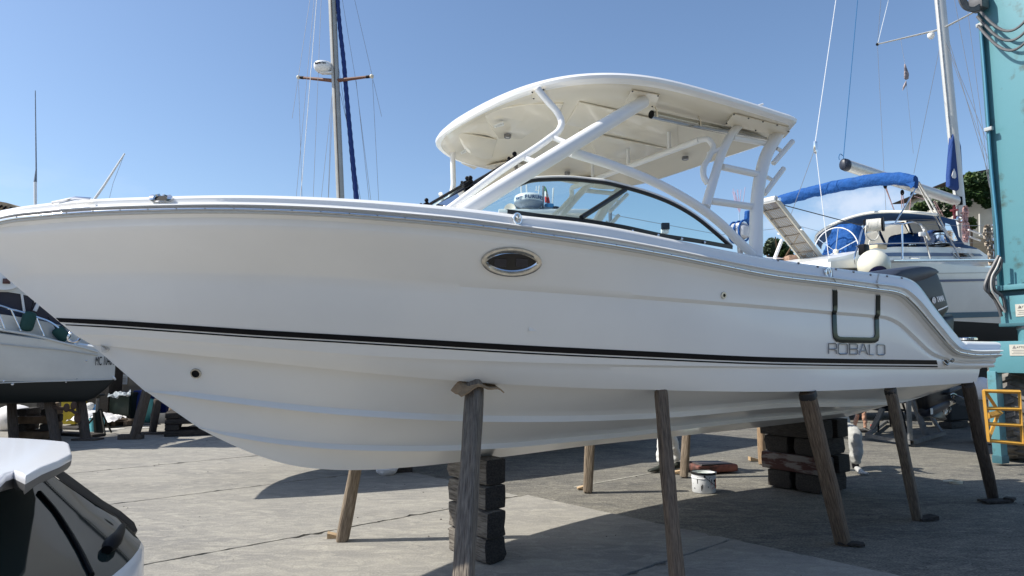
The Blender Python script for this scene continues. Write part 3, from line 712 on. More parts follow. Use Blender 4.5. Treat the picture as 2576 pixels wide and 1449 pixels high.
# mounting plates with bolts
def plate(pts, bolts, mir=True):
    P = [onU(*q, -.084) for q in pts]; k = MB(); k.prism(P, (0, 0, -.008)); o = obj('mount_plate', k, CREAM, hard)
    k = MB(); [k.sph(onU(*q, -.094), .008, 8, 5) for q in bolts]; b_ = obj('plate_bolts', k, mat('bolt_dark', (.08, .08, .08), .4, metal=.8), o)
    if mir:
        k = MB(); k.prism([W(toB(p)[0], -toB(p)[1], p.z) for p in P], (0, 0, -.008)); obj('mount_plate', k, CREAM, hard)
plate([cE(1035, 250), cE(1158, 226), cE(1175, 300), cE(1160, 345), cE(1035, 330)], [cE(1037, 266), cE(1142, 242), cE(1049, 326)], False)
plate([cE(1975, 240), cE(2238, 288), cE(2185, 412), cE(1905, 365)], [cE(1982, 256), cE(2222, 300), cE(2168, 400)])
plate([cF(1125, 222), cF(1640, 350), cF(1655, 390), cF(1600, 452), cF(1420, 400), cF(1045, 330)], [cF(1128, 235), cF(1265, 270), cF(1401, 303), cF(1535, 336), cF(1638, 393), cF(1059, 321), cF(1332, 385)])
# rolled sun shade tube under the roof
sh = pipe('shade_tube', [cF(350, 235), cF(780, 330), cF(1440, 462)], [.97, .97, .97], .036, 16, m=mat('tube_steel', (.5, .5, .48), .15, metal=1), samp=5, mirror=False)
for q in ((780, 325), (1410, 455), (372, 240)):
    p = onB(*cF(*q), .97); k = MB(); k.tube([p + Vector((0, 0, .09)), p + Vector((0, 0, .02)) + PX * .04, p - Vector((0, 0, .03)) + PX * .045], .007, 6); obj('tube_bracket', k, CREAM, boat)
p = onB(*cF(350, 235), .97); q = onB(*cF(440, 255), .97); k = MB(); k.cyl(p - (q - p).normalized() * .006, p, .035, 16); obj('tube_end', k, BLACK, boat)
k = MB(); k.tube([onB(*cF(1335, 160), .9), onB(*cF(1400, 137), .9)], .010, 8); obj('antenna_stub', k, PIPE, boat)

# ---- windscreen
fr_ = mat('windscreen_frame', (.014, .014, .016), .3)
def sideY(v): return 1.33
arc_t = [cE(910, 1138), cE(1000, 1108), cE(1200, 1090), cE(1400, 1090), cE(1600, 1108), (1520, 460), (1568.6, 471), (1631, 489), (1693.7, 514), (1756, 551), (1798, 585), (1840, 622)]
yt = [.98, .99, 1.02, 1.06, 1.10, 1.15, 1.18, 1.26, 1.31, 1.35, 1.39, 1.41]
Pt = crom([tuple(onB(*q, y)) for q, y in zip(arc_t, yt)], 60)
bot = [cE(440, 1375), cL(640, 530), cL(1260, 603), cL(1600, 640), cL(2000, 702), cL(2415, 790), cF(700, 1425), (1840, 624)]
yb = [1.04, 1.12, 1.22, 1.28, 1.34, 1.38, 1.40, 1.41]
Pb = crom([tuple(onB(*q, y)) for q, y in zip(bot, yb)], 60)
# glass between matching positions along the boat
def at_s(P, s):
    S = np.array([toB(Vector(p))[0] for p in P]); o_ = np.argsort(S); return Vector([float(np.interp(s, S[o_], np.array(P)[o_, i])) for i in range(3)])
sT0, sT1 = toB(Vector(Pt[0]))[0], toB(Vector(Pt[-1]))[0]; sB0 = toB(Vector(Pb[0]))[0]
ws = thing  # alias kept short
gk = MB(); rows = [[], [], []]
for i in range(50):
    t = i / 49; a = at_s(Pb, sB0 + (sT1 - sB0) * t); b = at_s(Pt, sT0 + (sT1 - sT0) * t); rows[0].append(a); rows[1].append(a.lerp(b, .5) + PX * .02 * math.sin(math.pi * t)); rows[2].append(b)
gk.grid(rows)
def both(name, k, m, parent=boat, smooth=60, solid=0):
    o = obj(name, k, m, parent, smooth, solid=solid)
    k2 = MB(); k2.v = [tuple(W(toB(Vector(p))[0], -toB(Vector(p))[1], p[2])) for p in k.v]; k2.f = [tuple(reversed(f)) for f in k.f]
    obj(name, k2, m, parent, smooth, solid=solid); return o
both('side_glass', gk, WGLASS)
k = MB(); k.tube([Vector(p) for p in Pt], .016, 8); both('screen_frame', k, fr_)
k = MB(); k.tube([Vector(p) + Vector((0, 0, .02)) for p in Pt], .011, 8); both('frame_trim', k, GEL)
PbS = [Vector(p) for p in Pb]
k = MB(); k.grid([[p + Vector((0, 0, -.012)) + PX * .012 for p in PbS[8:]], [p + Vector((0, 0, .022)) + PX * .014 for p in PbS[8:]], [p + Vector((0, 0, .024)) - PX * .02 for p in PbS[8:]]]); both('sill_rubber', k, fr_)
k = MB(); k.tube([onB(*cE(1500, 1449), 1.30), onB(1573, 477, 1.18)], .020, 8); both('mullion', k, fr_)
sn = MB(); [sn.sph(onB(*cF(*q), 1.43), .011, 8, 5) for q in ((172, 1335), (415, 1373), (637, 1408), (852, 1442))]; [sn.sph(onB(*cL(*q), 1.43), .011, 8, 5) for q in ((1580, 652),)]
obj('sill_screws', sn, CHROME, boat)
# raked front screen
fi = [onB(*cE(140, 1320), .45), onB(*cE(870, 895), .45)]; fo = [PbS[0].copy(), Vector(Pt[0])]
gk = MB(); gk.grid([[fi[0], fo[0]], [fi[1], fo[1]]]); both('front_glass', gk, WGLASS)
k = MB(); k.tube([fi[0] - Vector((0, 0, .02)), fi[0].lerp(fi[1], .5), fi[1]], [.016, .014, .014], 8); both('screen_post', k, fr_)
k = MB(); k.tube([fi[1], fi[1].lerp(fo[1], .5) + Vector((0, 0, .01)), fo[1]], .015, 8); both('screen_frame', k, fr_)
for q in ((425, 1125), (845, 895)):
    p = onB(*cE(*q), .45); k = MB(); d = (fi[1] - fi[0]).normalized()
    k.bbox(p, (.09, .05, .025), basis(d, PX, d.cross(PX), Vector()).to_3x3(), .008); k.sph(p + Vector((0, 0, .03)) + d * .03, .02, 10, 8); k.sph(p + Vector((0, 0, .02)) - d * .035, .014, 8, 6); both('latch', k, BLACK)
# helm consoles and seats inside (below the sill)
for y in (.8, -.8):
    k = MB(); k.bbox(W(.1, y, 2.1), (1.1, .7, .8), BM.to_3x3(), .06); obj('console', k, GEL, boat)
    k = MB(); k.bbox(W(1.6, y, 1.95), (.5, .55, .6), BM.to_3x3(), .08); obj('helm_seat', k, CREAM, boat)
# foredeck fittings: low bow rail and hatch
k = MB(); k.tube([onB(*cA(500, 467), .5), onB(*cA(600, 447), .55), onB(*cA(712, 421), .6), onB(*cA(860, 432), .62)], .012, 8); obj('bow_rail', k, CHROME, boat)
k = MB(); k.lathe([(.10, 0), (.10, .02), (.085, .03), (.07, .015), (0, .015)], W(toB(onB(*cI(1880, 672), 1.1))[0], 1.1, toB(onB(*cI(1880, 672), 1.1))[2]), None, 24); obj('platform_cleat', k, CHROME, boat)
print('boat bits', s_bow, s_tr, RAIL[-1], CH[-1], KE[-1], CH[100])
# ================================================================ PROPS, BLOCKS, SMALL THINGS
def project(p):
    q = Vector(p) - C0; c, s = math.cos(PITCH), math.sin(PITCH)
    y = q.y * c + q.z * s; z = -q.y * s + q.z * c
    return 1288 + 1717 * q.x / y, 724.5 - 1717 * z / y
CHW = [W(*p) for p in CH]; CHU = [project(p)[0] for p in CHW]
def chine_at(u):
    i = min(range(len(CHU)), key=lambda k: abs(CHU[k] - u)); return CHW[i], i
def timber(name, label, base, top, wd, m, group, seed, dark_top=False, wedge=None, cat='timber prop', parts=True):
    """a squared, split and weathered prop from base to top"""
    rnd = random.Random(seed); d = top - base; Lg = d.length; z = d.normalized()
    side = (C0 - base); side.z = 0; side.normalize(); y = (side - z * side.dot(z)).normalized(); x = y.cross(z)
    a = rnd.uniform(-.5, .5); x2 = x * math.cos(a) + y * math.sin(a); y2 = z.cross(x2)
    M = basis(x2, y2, z, base); t = thing(name, label, cat, M=M, group=group) if parts else None
    n, m_ = 44, 46; rows = []; ph = [rnd.uniform(0, 6) for _ in range(8)]
    cr1, cr2 = rnd.uniform(-1.9, -1.2), rnd.uniform(-.2, .5)      # angle of the splits
    for i in range(m_ + 1):
        h = Lg * i / m_; row = []
        for k in range(n):
            th = 2 * math.pi * k / n; c, s = math.cos(th), math.sin(th)
            e = 3.6; rr_ = wd * .5 / ((abs(c) ** e + abs(s) ** e) ** (1 / e)) * 1.02
            rr_ *= 1 + .05 * math.sin(3 * h + ph[0] + th) + .03 * math.sin(9 * h + ph[1] + 2 * th) + .016 * math.sin(5 * th + ph[2] + 1.2 * h) + .012 * math.sin(11 * th + ph[5] + .6 * h) + rnd.uniform(-.008, .008)
            for cr, st, en, dp in ((cr1 + .05 * math.sin(2 * h + ph[3]), .02, .93, .30), (cr2 + .06 * math.sin(3 * h + ph[4]), .35, 1.0, .2)):
                dth = abs((th - cr + math.pi) % (2 * math.pi) - math.pi)
                if dth < .13 and st < i / m_ < en: rr_ *= 1 - dp * 1.5 * (1 - dth / .13)
            if i in (0, m_): rr_ *= .93
            row.append(base + x2 * rr_ * c + y2 * rr_ * s + z * (h + rnd.uniform(-.004, .004)))
        rows.append(row)
    k = MB(); k.grid(rows, closed_u=True); k.f.append(tuple(reversed(range(n)))); k.f.append(tuple(m_ * n + j for j in range(n)))
    o = obj('post', k, m, t, smooth=30)
    if dark_top:
        kk = MB(); q = top - z * .03; kk.grid([[q + x2 * (wd * .535) * f * cth + y2 * (wd * .535) * f * sth + z * hh for cth, sth in [(math.copysign(abs(math.cos(a_)) ** .6, math.cos(a_)), math.copysign(abs(math.sin(a_)) ** .6, math.sin(a_))) for a_ in np.linspace(0, 2 * math.pi, 25)[:-1]]] for f, hh in ((.98, -.02), (1.0, 0), (1.0, .02), (.9, .034))], closed_u=True)
        obj('rubber_cap', kk, BLACKRUB, t)
    return t
GP = 'timber props along the port side of the boat'; GS = 'timber props on the far side of the boat'
def port_post(ut, base_uv, wd, label, seed, base_d=None, m=WOODG, dark=False, dz=-.012):
    tp, i = chine_at(ut); tp = tp - PX * .035 + Vector((0, 0, -.012))
    bs = onZ(*base_uv, 0.0) if base_d is None else None
    return timber('timber_prop', label, bs, tp, wd, m, GP, seed, dark)
port_post(1193, (1153, 1700), .118, 'thick grey split timber prop with cardboard on top, nearest the camera', 1)
port_post(1664, (1712, 1560), .090, 'slim brown grey timber prop between the bucket and the nearest prop', 2, m=WOODB)
port_post(2043, (2120, 1366), .128, 'brown leaning timber prop in front of the rear block stack', 3, m=WOODB, dark=True)
port_post(2250, (2308, 1305), .095, 'pale grey knotty timber prop second from the stern', 4, m=WOODG, dark=True)
port_post(2442, (2497, 1252), .118, 'dark timber prop under the stern beside the yellow frame', 5, m=mat('dark_timber', (.15, .12, .10), .85, col2=(.045, .037, .03), vscale=9, stretch=(14, 14, .9), bump=.8, bscale=9, bdist=.02, detail=10, c2pos=(.3, .66)))
def hull_below(p):
    """lift p straight up to the hull"""
    h = HBVH.ray_cast(Vector((p.x, p.y, .05)), Vector((0, 0, 1))); return h[0]
def far_post(base_uv, dirx, wd, label, seed, m=WOODT, yb=-1.25):
    b = onZ(*base_uv, 0.0); s = toB(b)[0]
    tp = hull_below(W(s + dirx, yb, 0)) or W(s, yb, 1.3)
    return timber('timber_prop', label, b, tp + Vector((0, 0, -.01)), wd, m, GS, seed)
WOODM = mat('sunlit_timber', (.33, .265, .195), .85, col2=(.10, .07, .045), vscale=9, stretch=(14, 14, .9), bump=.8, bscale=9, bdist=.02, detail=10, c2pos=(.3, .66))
def aim_post(base_uv, via_uv, wd, label, seed, m):
    """prop whose foot is at base_uv and which leans through via_uv up to the far side of the hull"""
    b = onZ(*base_uv, 0.0); v = onD(*via_uv, b.y + .02); d = (v - b).normalized()
    h = HBVH.ray_cast(v + d * .02, d); tp = h[0] if h[0] is not None and (h[0] - b).length < 2.2 else b + d * 1.25
    return timber('timber_prop', label, b, tp - d * .01, wd, m, GS, seed)
aim_post((860, 1361), (893, 1183), .112, 'tan timber prop standing alone in the sun left of the front block stack', 11, WOODM)
aim_post((1478, 1237), (1483, 1122), .118, 'tan timber prop in the sun right of the front block stack', 12, WOODM)
aim_post((1720, 1199), (1726, 1105), .108, 'pale timber prop behind the bucket', 13, WOODM)
aim_post((1917, 1167), (1914, 1080), .105, 'short lit timber prop at the left edge of the rear block stack', 14, WOODT)
# foot wedges and packing pieces
def wedge(u, v, l, wd_, h, ang, label, m, z0=0.0, name='wood_wedge'):
    c = onZ(u, v, z0); Mx = Matrix.Rotation(R(ang), 3, 'Z'); k = MB()
    pts = [Vector((-l / 2, -wd_ / 2, 0)), Vector((l / 2, -wd_ / 2, 0)), Vector((l / 2, -wd_ / 2, h * .3)), Vector((-l / 2, -wd_ / 2, h))]
    k.prism([c + Mx @ p for p in pts], Mx @ Vector((0, wd_, 0))); return tag(obj(name, k, m, origin=c, smooth=0), label, 'wedge')
NEWW = mat('fresh_pine', (.56, .42, .26), .8, col2=(.36, .24, .13), vscale=5, stretch=(2, 16, 16))
wedge(842, 1352, .13, .09, .05, 10, 'small pale pine wedge at the foot of the lone sunlit prop', NEWW)
wedge(1466, 1229, .14, .09, .05, 185, 'pale wedge at the foot of the prop right of the front block stack', NEWW)
wedge(1703, 1190, .16, .10, .05, 175, 'pale wedge at the foot of the prop behind the bucket', NEWW)
wedge(1897, 1158, .16, .10, .06, 5, 'pale wedge left of the rear block stack', NEWW)
wedge(2330, 1306, .20, .12, .04, 190, 'dark chock lying at the foot of the pale grey prop', TARRED)
k = MB(); c = onZ(2120, 1368); k.bbox(c + Vector((.06, -.02, .012)), (.22, .1, .02), Matrix.Rotation(R(-20), 3, 'Z'), .004); tag(obj('wood_offcut', k, TARRED, origin=c), 'dark flat offcut under the leaning brown prop', 'offcut')
k = MB(); c = onZ(2500, 1262); k.bbox(c + Vector((.02, 0, .012)), (.36, .14, .024), Matrix.Rotation(R(10), 3, 'Z'), .004); k.bbox(c + Vector((.20, .02, .03)), (.12, .1, .03), Matrix.Rotation(R(40), 3, 'Z'), .006); tag(obj('wood_offcut', k, TARRED, origin=c), 'dark splintered board under the prop beside the yellow frame', 'offcut')
# cardboard on the nearest prop
tp, i_ = chine_at(1193); k = MB(); CARD = mat('brown_cardboard', (.36, .25, .15), .9, var=.3, vscale=10)
bx_ = AX; n_ = 14; rows = []
for j, (yy, zz) in enumerate(((-.10, .035), (-.03, .008), (.02, .0), (.07, -.012))):
    rows.append([tp + bx_ * (t * .17) + PX * (yy + .03) + Vector((0, 0, zz - .016 - .30 * (t * .17) ** 2 * 6 * (1 + .3 * math.sin(5 * t)) + .010 * math.sin(7 * t + j))) for t in np.linspace(-1, 1, n_)])
k.grid(rows); cb = tag(obj('cardboard', k, CARD, origin=tp, smooth=0), 'folded brown cardboard pad on top of the thickest prop', 'cardboard'); md = cb.modifiers.new('t', 'SOLIDIFY'); md.thickness = .008

# ---- timber blocks
def block(c, size, ang, m, label, seed, group, jit=.006):
    rnd = random.Random(seed); Mx = Matrix.Rotation(ang, 4, 'Z'); Mx.translation = c
    bm = bmesh.new(); bmesh.ops.create_cube(bm, size=1)
    bmesh.ops.subdivide_edges(bm, edges=[e for e in bm.edges], cuts=2, use_grid_fill=True)
    for v in bm.verts:
        p = Vector((v.co.x * size[0], v.co.y * size[1], v.co.z * size[2])); e = sum(1 for a in (v.co.x, v.co.y, v.co.z) if abs(a) > .49)
        k_ = .003 if e == 2 else (.006 if e == 3 else 0)
        for a in range(3):
            if abs(v.co[a]) > .49: p[a] -= math.copysign(k_ * rnd.uniform(.5, 1.3), p[a])
        if abs(p.z) < size[2] * .47: p += Vector((rnd.uniform(-jit, jit), rnd.uniform(-jit, jit), rnd.uniform(-jit, jit)))
        v.co = p
    sharp = [e for e in bm.edges if len(e.link_faces) == 2 and e.calc_face_angle() > 1.0]; bmesh.ops.bevel(bm, geom=sharp, offset=.011 * rnd.uniform(.6, 1.5), segments=2, affect='EDGES', profile=.5)
    k = MB(); bm.verts.index_update(); k.add([Mx @ v.co for v in bm.verts], [[v.index for v in f.verts] for f in bm.faces]); bm.free()
    # end faces take the darker timber material
    o = obj('timber_block', k, [m, TARRED], M=Mx, smooth=24)
    for f in o.data.polygons:
        if abs(f.normal.x) > .6: f.material_index = 1
    return tag(o, label, 'timber block', group)
ANGT = math.atan2(-PX.y, -PX.x)          # transverse direction
GF = 'timber blocks of the front keel stack'; GR = 'timber blocks of the rear keel stack'
q0 = onZ(1222, 1424)
AXf, TXf = Vector((math.cos(R(37)), math.sin(R(37)), 0)), Vector((-math.sin(R(37)), math.cos(R(37)), 0))
names = ['lowest dark timber block of the front stack under the keel', 'second dark timber block from the ground in the front stack', 'third dark timber block from the ground in the front stack', 'topmost dark timber block of the front stack']
zc = 0
for i, h in enumerate((.205, .215, .195, .215)):
    off = (0, -.015, .01, .02)[i]; wd_ = (.205, .2, .21, .205)[i]
    c = q0 + AXf * (wd_ / 2 + off * .5) + TXf * (.29 + off) + Vector((0, 0, zc + h / 2))
    block(c, (.57 + (i % 2) * .03, wd_, h - .004), R(127), BLOCKL, names[i], 20 + i, GF); zc += h
kz = zc; k = MB(); hb = hull_below(q0 + AXf * .1 + TXf * .3)
k.bbox(q0 + AXf * .10 + TXf * .32 + Vector((0, 0, (zc + hb.z) / 2 - .006)), (.42, .16, max(.03, hb.z - zc - .004)), Matrix.Rotation(R(127), 3, 'Z'), .006); tag(obj('packing_board', k, BLOCKL, origin=q0), 'packing board between the front stack and the keel', 'board')
# rear crib
q1 = onZ(2066, 1244); zc = 0; lab = iter(['wide timber block on the ground, front left of the rear stack', 'timber block on the ground, back left of the rear stack',
  'long timber with worn red and white paint in the rear stack', 'dark timber behind the painted one in the rear stack',
  'broad dark block above the painted timber, right half of the rear stack', 'broad dark block above the painted timber, left half of the rear stack',
  'long top timber on the bow side of the rear stack', 'long top timber on the stern side of the rear stack'])
AXr, TXr = Vector((math.cos(R(35)), math.sin(R(35)), 0)), Vector((-math.sin(R(35)), math.cos(R(35)), 0))
REDW = mat('worn_painted_timber', (.17, .15, .14), .8, col2=(.055, .018, .014), vscale=2.2, stretch=(1.4, 6, 6), bump=.7, bscale=9, c2pos=(.46, .56))
for lay, h in enumerate((.22, .22, .215, .235)):
    if lay % 2 == 0:
        for j in range(2):
            c = q1 + AXr * .29 + TXr * (.17 + j * (.42 if lay else .40)) + Vector((0, 0, zc + h / 2))
            block(c, (.60, .33, h - .002), R(35) + R(random.uniform(-2, 2)), TARRED, next(lab), 40 + lay * 5 + j, GR)
    else:
        for j in range(2):
            c = q1 + AXr * (.10 + j * .36) + TXr * .38 + Vector((0, 0, zc + h / 2))
            block(c, (.86, .27, h - .002), R(125) + R(random.uniform(-2, 2)), (REDW if (lay == 1 and j == 0) else TARRED), next(lab), 60 + lay * 5 + j, GR)
    zc += h
hb = hull_below(q1 + AXr * .25 + TXr * .38); k = MB(); k.bbox(q1 + AXr * .25 + TXr * .38 + Vector((0, 0, (zc + (hb.z if hb else zc + .05)) / 2)), (.5, .2, max(.02, (hb.z if hb else zc + .05) - zc - .004)), Matrix.Rotation(R(125), 3, 'Z'), .005); tag(obj('packing_board', k, TARRED, origin=q1), 'dark packing board between the rear stack and the keel', 'board')

# ---- paint bucket
c = onZ(1780, 1241) + Vector((0, .16, -.01)); b = thing('paint_bucket', 'white paint bucket with black drips and red labels standing in the shadow edge', 'bucket', c)
PAINTW = mat('bucket_white', (.72, .73, .74), .45, var=.08, vscale=6)
k = MB(); k.lathe([(0, .0), (.138, 0), (.143, .006), (.146, .17), (.152, .172), (.152, .182), (.148, .186), (.150, .225), (.156, .228), (.156, .24), (.150, .243), (.143, .238), (.143, .20), (0, .20)], c, None, 36); obj('shell', k, PAINTW, b, smooth=40)
k = MB(); k.lathe([(.157, .222), (.160, .235), (.157, .247), (.147, .249), (.142, .243)], c, None, 36); obj('rim', k, mat('black_paint', (.012, .012, .012), .25), b)
k = MB(); k.lathe([(.142, .215), (0, .216)], c, None, 30); obj('paint', k, mat('pale_paint', (.55, .62, .55), .2), b)
rn = random.Random(5); k = MB()
for i in range(34):
    a = rn.uniform(0, 6.28); z0 = rn.uniform(.06, .235); l = rn.uniform(.01, .09) * rn.random() + .006; wd_ = rn.uniform(.002, .007)
    f = lambda aa, zz, r=.1485: c + Vector((math.cos(aa) * r, math.sin(aa) * r, zz))
    k.add([f(a - wd_ / .15, z0), f(a + wd_ / .15, z0), f(a + wd_ / .3, z0 - l), f(a - wd_ / .3, z0 - l)], [(0, 1, 2, 3)])
o = obj('paint_drips', k, MATS['black_paint'], b, smooth=0); o['kind'] = 'stuff'
def patch(name, a0, a1, z0, z1, m, r=.1492):
    k = MB(); k.grid([[c + Vector((math.cos(a) * r, math.sin(a) * r, z)) for a in np.linspace(a0, a1, 6)] for z in (z0, z1)]); return obj(name, k, m, b)
patch('warning_label', -1.25, -.92, .05, .14, mat('label_pale', (.75, .70, .68), .5)); 
def diamond(a, z, s_, m, r):
    k = MB(); P = [(0, 1), (1, 0), (0, -1), (-1, 0)]; k.add([c + Vector((math.cos(a + x * s_ / .15) * r, math.sin(a + x * s_ / .15) * r, z + y * s_)) for x, y in P], [(0, 1, 2, 3)]); obj('hazard_diamond', k, m, b, smooth=0)
REDL = mat('label_red', (.45, .03, .03), .5)
diamond(-1.15, .12, .018, REDL, .1502); diamond(-1.15, .12, .013, MATS['label_pale'], .1508); diamond(-1.0, .065, .018, REDL, .1502); diamond(-1.0, .065, .013, MATS['label_pale'], .1508)
patch('label', -.72, -.45, .06, .17, REDL)
for a, z in ((-.80, .15), (-1.75, .205)): k = MB(); k.sph(c + Vector((math.cos(a) * .148, math.sin(a) * .148, z)), .013, 10, 6); obj('handle_lug', k, BLACK, b)
k = MB(); k.tube([c + Vector((math.cos(a) * .152, math.sin(a) * .152, .205 - .13 * math.sin((a + 1.75) / 1.9 * math.pi * .62))) for a in np.linspace(-1.75, -.2, 14)], .003, 6); obj('handle', k, BLACK, b)
# ---- worn red slab beside it
pA, pB_ = onZ(1738, 1194), onZ(1861, 1188); d = pB_ - pA; cx = (pA + pB_) / 2 + Vector((0, .2, 0)); ang = math.atan2(d.y, d.x)
RED2 = mat('worn_red_block', (.30, .10, .07), .7, col2=(.06, .03, .025), vscale=5, bump=.4, bscale=18, c2pos=(.4, .65))
t = thing('kneeling_pad', 'worn dark red padded block lying behind the paint bucket', 'pad', cx)
k = MB(); k.bbox(cx + Vector((0, 0, .055)), (.66, .40, .115), Matrix.Rotation(ang, 3, 'Z'), .04, .012); obj('pad', k, RED2, t, smooth=60)
k = MB(); k.bbox(cx + Vector((-.02, -.01, .115)), (.52, .34, .03), Matrix.Rotation(ang + .05, 3, 'Z'), .012, .01); obj('top_layer', k, mat('dark_pad_top', (.05, .04, .04), .6, bump=.4, bscale=20), t)
# tape roll, white sack
c = onZ(2405, 1214); t = thing('tape_roll', 'roll of cream masking tape lying in the shadow near the stern', 'tape', c); k = MB(); k.lathe([(.075, 0), (.075, .035), (.05, .035), (.05, 0), (.075, 0)], c + Vector((0, 0, -.01)), None, 28); obj('roll', k, mat('masking_tape', (.66, .60, .45), .6), t)
k = MB(); k.add([c + Vector((-.06, -.03, .02)), c + Vector((-.16, .02, .012)), c + Vector((-.15, .03, .03)), c + Vector((-.06, 0, .03))], [(0, 1, 2, 3)]); obj('loose_end', k, MATS['masking_tape'], t, smooth=0)
def sack(c, r, label, m, seed, sc=(1, 1, .7), name='sack', cat='sack'):
    rnd = random.Random(seed); k = MB(); n, mm = 22, 14; rows = []
    for i in range(mm + 1):
        a = math.pi * i / mm - math.pi / 2; rows.append([c + Vector((math.cos(a) * math.cos(2 * math.pi * j / n) * r * sc[0], math.cos(a) * math.sin(2 * math.pi * j / n) * r * sc[1], max(-r * sc[2] * .8, math.sin(a) * r * sc[2]) + r * sc[2] * .8)) * 1.0 + Vector((rnd.uniform(-1, 1), rnd.uniform(-1, 1), 0)) * r * .06 * math.cos(a) for j in range(n)])
    k.grid(rows, closed_u=True); return tag(obj(name, k, m, origin=c, smooth=25), label, cat)
sack(onZ(968, 1198) + Vector((0, .15, 0)), .16, 'small white striped sack on the ground behind the keel', mat('white_sack', (.7, .7, .72), .7, bump=.5, bscale=14), 3)
k = MB(); c = onZ(1005, 1192) + Vector((0, .2, .1)); k.bbox(c, (.3, .22, .22), Matrix.Rotation(R(20), 3, 'Z'), .02, .01); tag(obj('timber_block', k, TARRED, origin=c), 'dark block beside the white striped sack', 'timber block')

# ================================================================ PEOPLE
SUIT = mat('white_coverall', (.74, .74, .72), .85, var=.1, vscale=6, bump=.5, bscale=14, bdist=.02)
SUITD = mat('dusty_coverall', (.42, .42, .40), .9, var=.22, vscale=7, bump=.5, bscale=14, bdist=.02)
SKIN = mat('skin', (.50, .28, .19), .5); GLOVE = mat('dusty_glove', (.45, .45, .44), .8, var=.2); SHOE = mat('dark_shoe', (.03, .035, .025), .6, var=.4, vscale=14); HAIR = mat('dark_hair', (.03, .02, .015), .6, bump=.5)
def skin_obj(name, joints, edges, m, parent, root=0, sub=2):
    me = bpy.data.meshes.new(name); Mi = ROOTM[parent.name].inverted()
    me.from_pydata([tuple(Mi @ Vector(j[0])) for j in joints], edges, []); o = bpy.data.objects.new(name, me); COL.objects.link(o); o.parent = parent; ROOTM[o.name] = ROOTM[parent.name].copy()
    me.materials.append(m); md = o.modifiers.new('skin', 'SKIN'); md.use_smooth_shade = True
    for i, j in enumerate(joints):
        r = j[1]; me.skin_vertices[0].data[i].radius = (r, r) if not isinstance(r, tuple) else r
    me.skin_vertices[0].data[root].use_root = True
    s_ = o.modifiers.new('sub', 'SUBSURF'); s_.levels = sub; s_.render_levels = sub
    if name == 'body':
        s_.levels = s_.render_levels = 3; tx = bpy.data.textures.get('folds') or bpy.data.textures.new('folds', 'CLOUDS'); tx.noise_scale = .11; tx.noise_depth = 2
        dm_ = o.modifiers.new('folds', 'DISPLACE'); dm_.texture = tx; dm_.strength = .055; dm_.mid_level = .5; dm_.texture_coords = 'LOCAL'
    return o
def shoe(name, parent, ankle, fwd, m, l=.28):
    f = Vector(fwd).normalized(); sd = f.cross(Vector((0, 0, 1))); k = MB(); rows = []
    for t, wd_, h, lift in ((-.28, .03, .03, .02), (-.26, .034, .075, .0), (-.15, .04, .10, 0), (.0, .04, .095, 0), (.18, .046, .07, 0), (.38, .05, .055, 0), (.6, .045, .045, 0), (.7, .028, .03, .004)):
        c = Vector((ankle.x, ankle.y, 0)) + f * (t * l); rows.append([c + sd * wd_ * math.cos(a) + Vector((0, 0, max(0, (h / 2 + lift) + h / 2 * math.sin(a)))) for a in np.linspace(0, 2 * math.pi, 15)[:-1]])
    k.grid(rows, closed_u=True); k.f.append(tuple(range(14))); k.f.append(tuple(reversed(range(7 * 14, 8 * 14)))); return obj(name, k, m, parent, smooth=60)
def hand(parent, wrist, fdir, up, m, k_=1.0):
    f = Vector(fdir).normalized(); u = (Vector(up) - f * Vector(up).dot(f)).normalized(); s = f.cross(u)
    J = [(wrist, .026 * k_), (wrist + f * .05 * k_, (.036 * k_, .018 * k_)), (wrist + f * .085 * k_, (.038 * k_, .015 * k_))]; E = [(0, 1), (1, 2)]
    for i, (o_, l) in enumerate(((-.033, .072), (-.011, .082), (.012, .077), (.033, .062))):
        b0 = wrist + f * .09 * k_ + s * o_ * k_; a = len(J)
        J += [(b0, .0095 * k_), (b0 + (f + s * o_ * 5) .normalized() * l * .5 * k_ - u * .004, .009 * k_), (b0 + (f + s * o_ * 5).normalized() * l * .95 * k_ - u * .018 * k_, .0075 * k_)]; E += [(2, a), (a, a + 1), (a + 1, a + 2)]
    a = len(J); J += [(wrist + f * .035 * k_ - s * .04 * k_, .012 * k_), (wrist + f * .065 * k_ - s * .065 * k_ - u * .012, .0095 * k_), (wrist + f * .09 * k_ - s * .072 * k_ - u * .02, .008 * k_)]; E += [(1, a), (a, a + 1), (a + 1, a + 2)]
    return skin_obj('hand', J, E, m, parent, 0, 1)
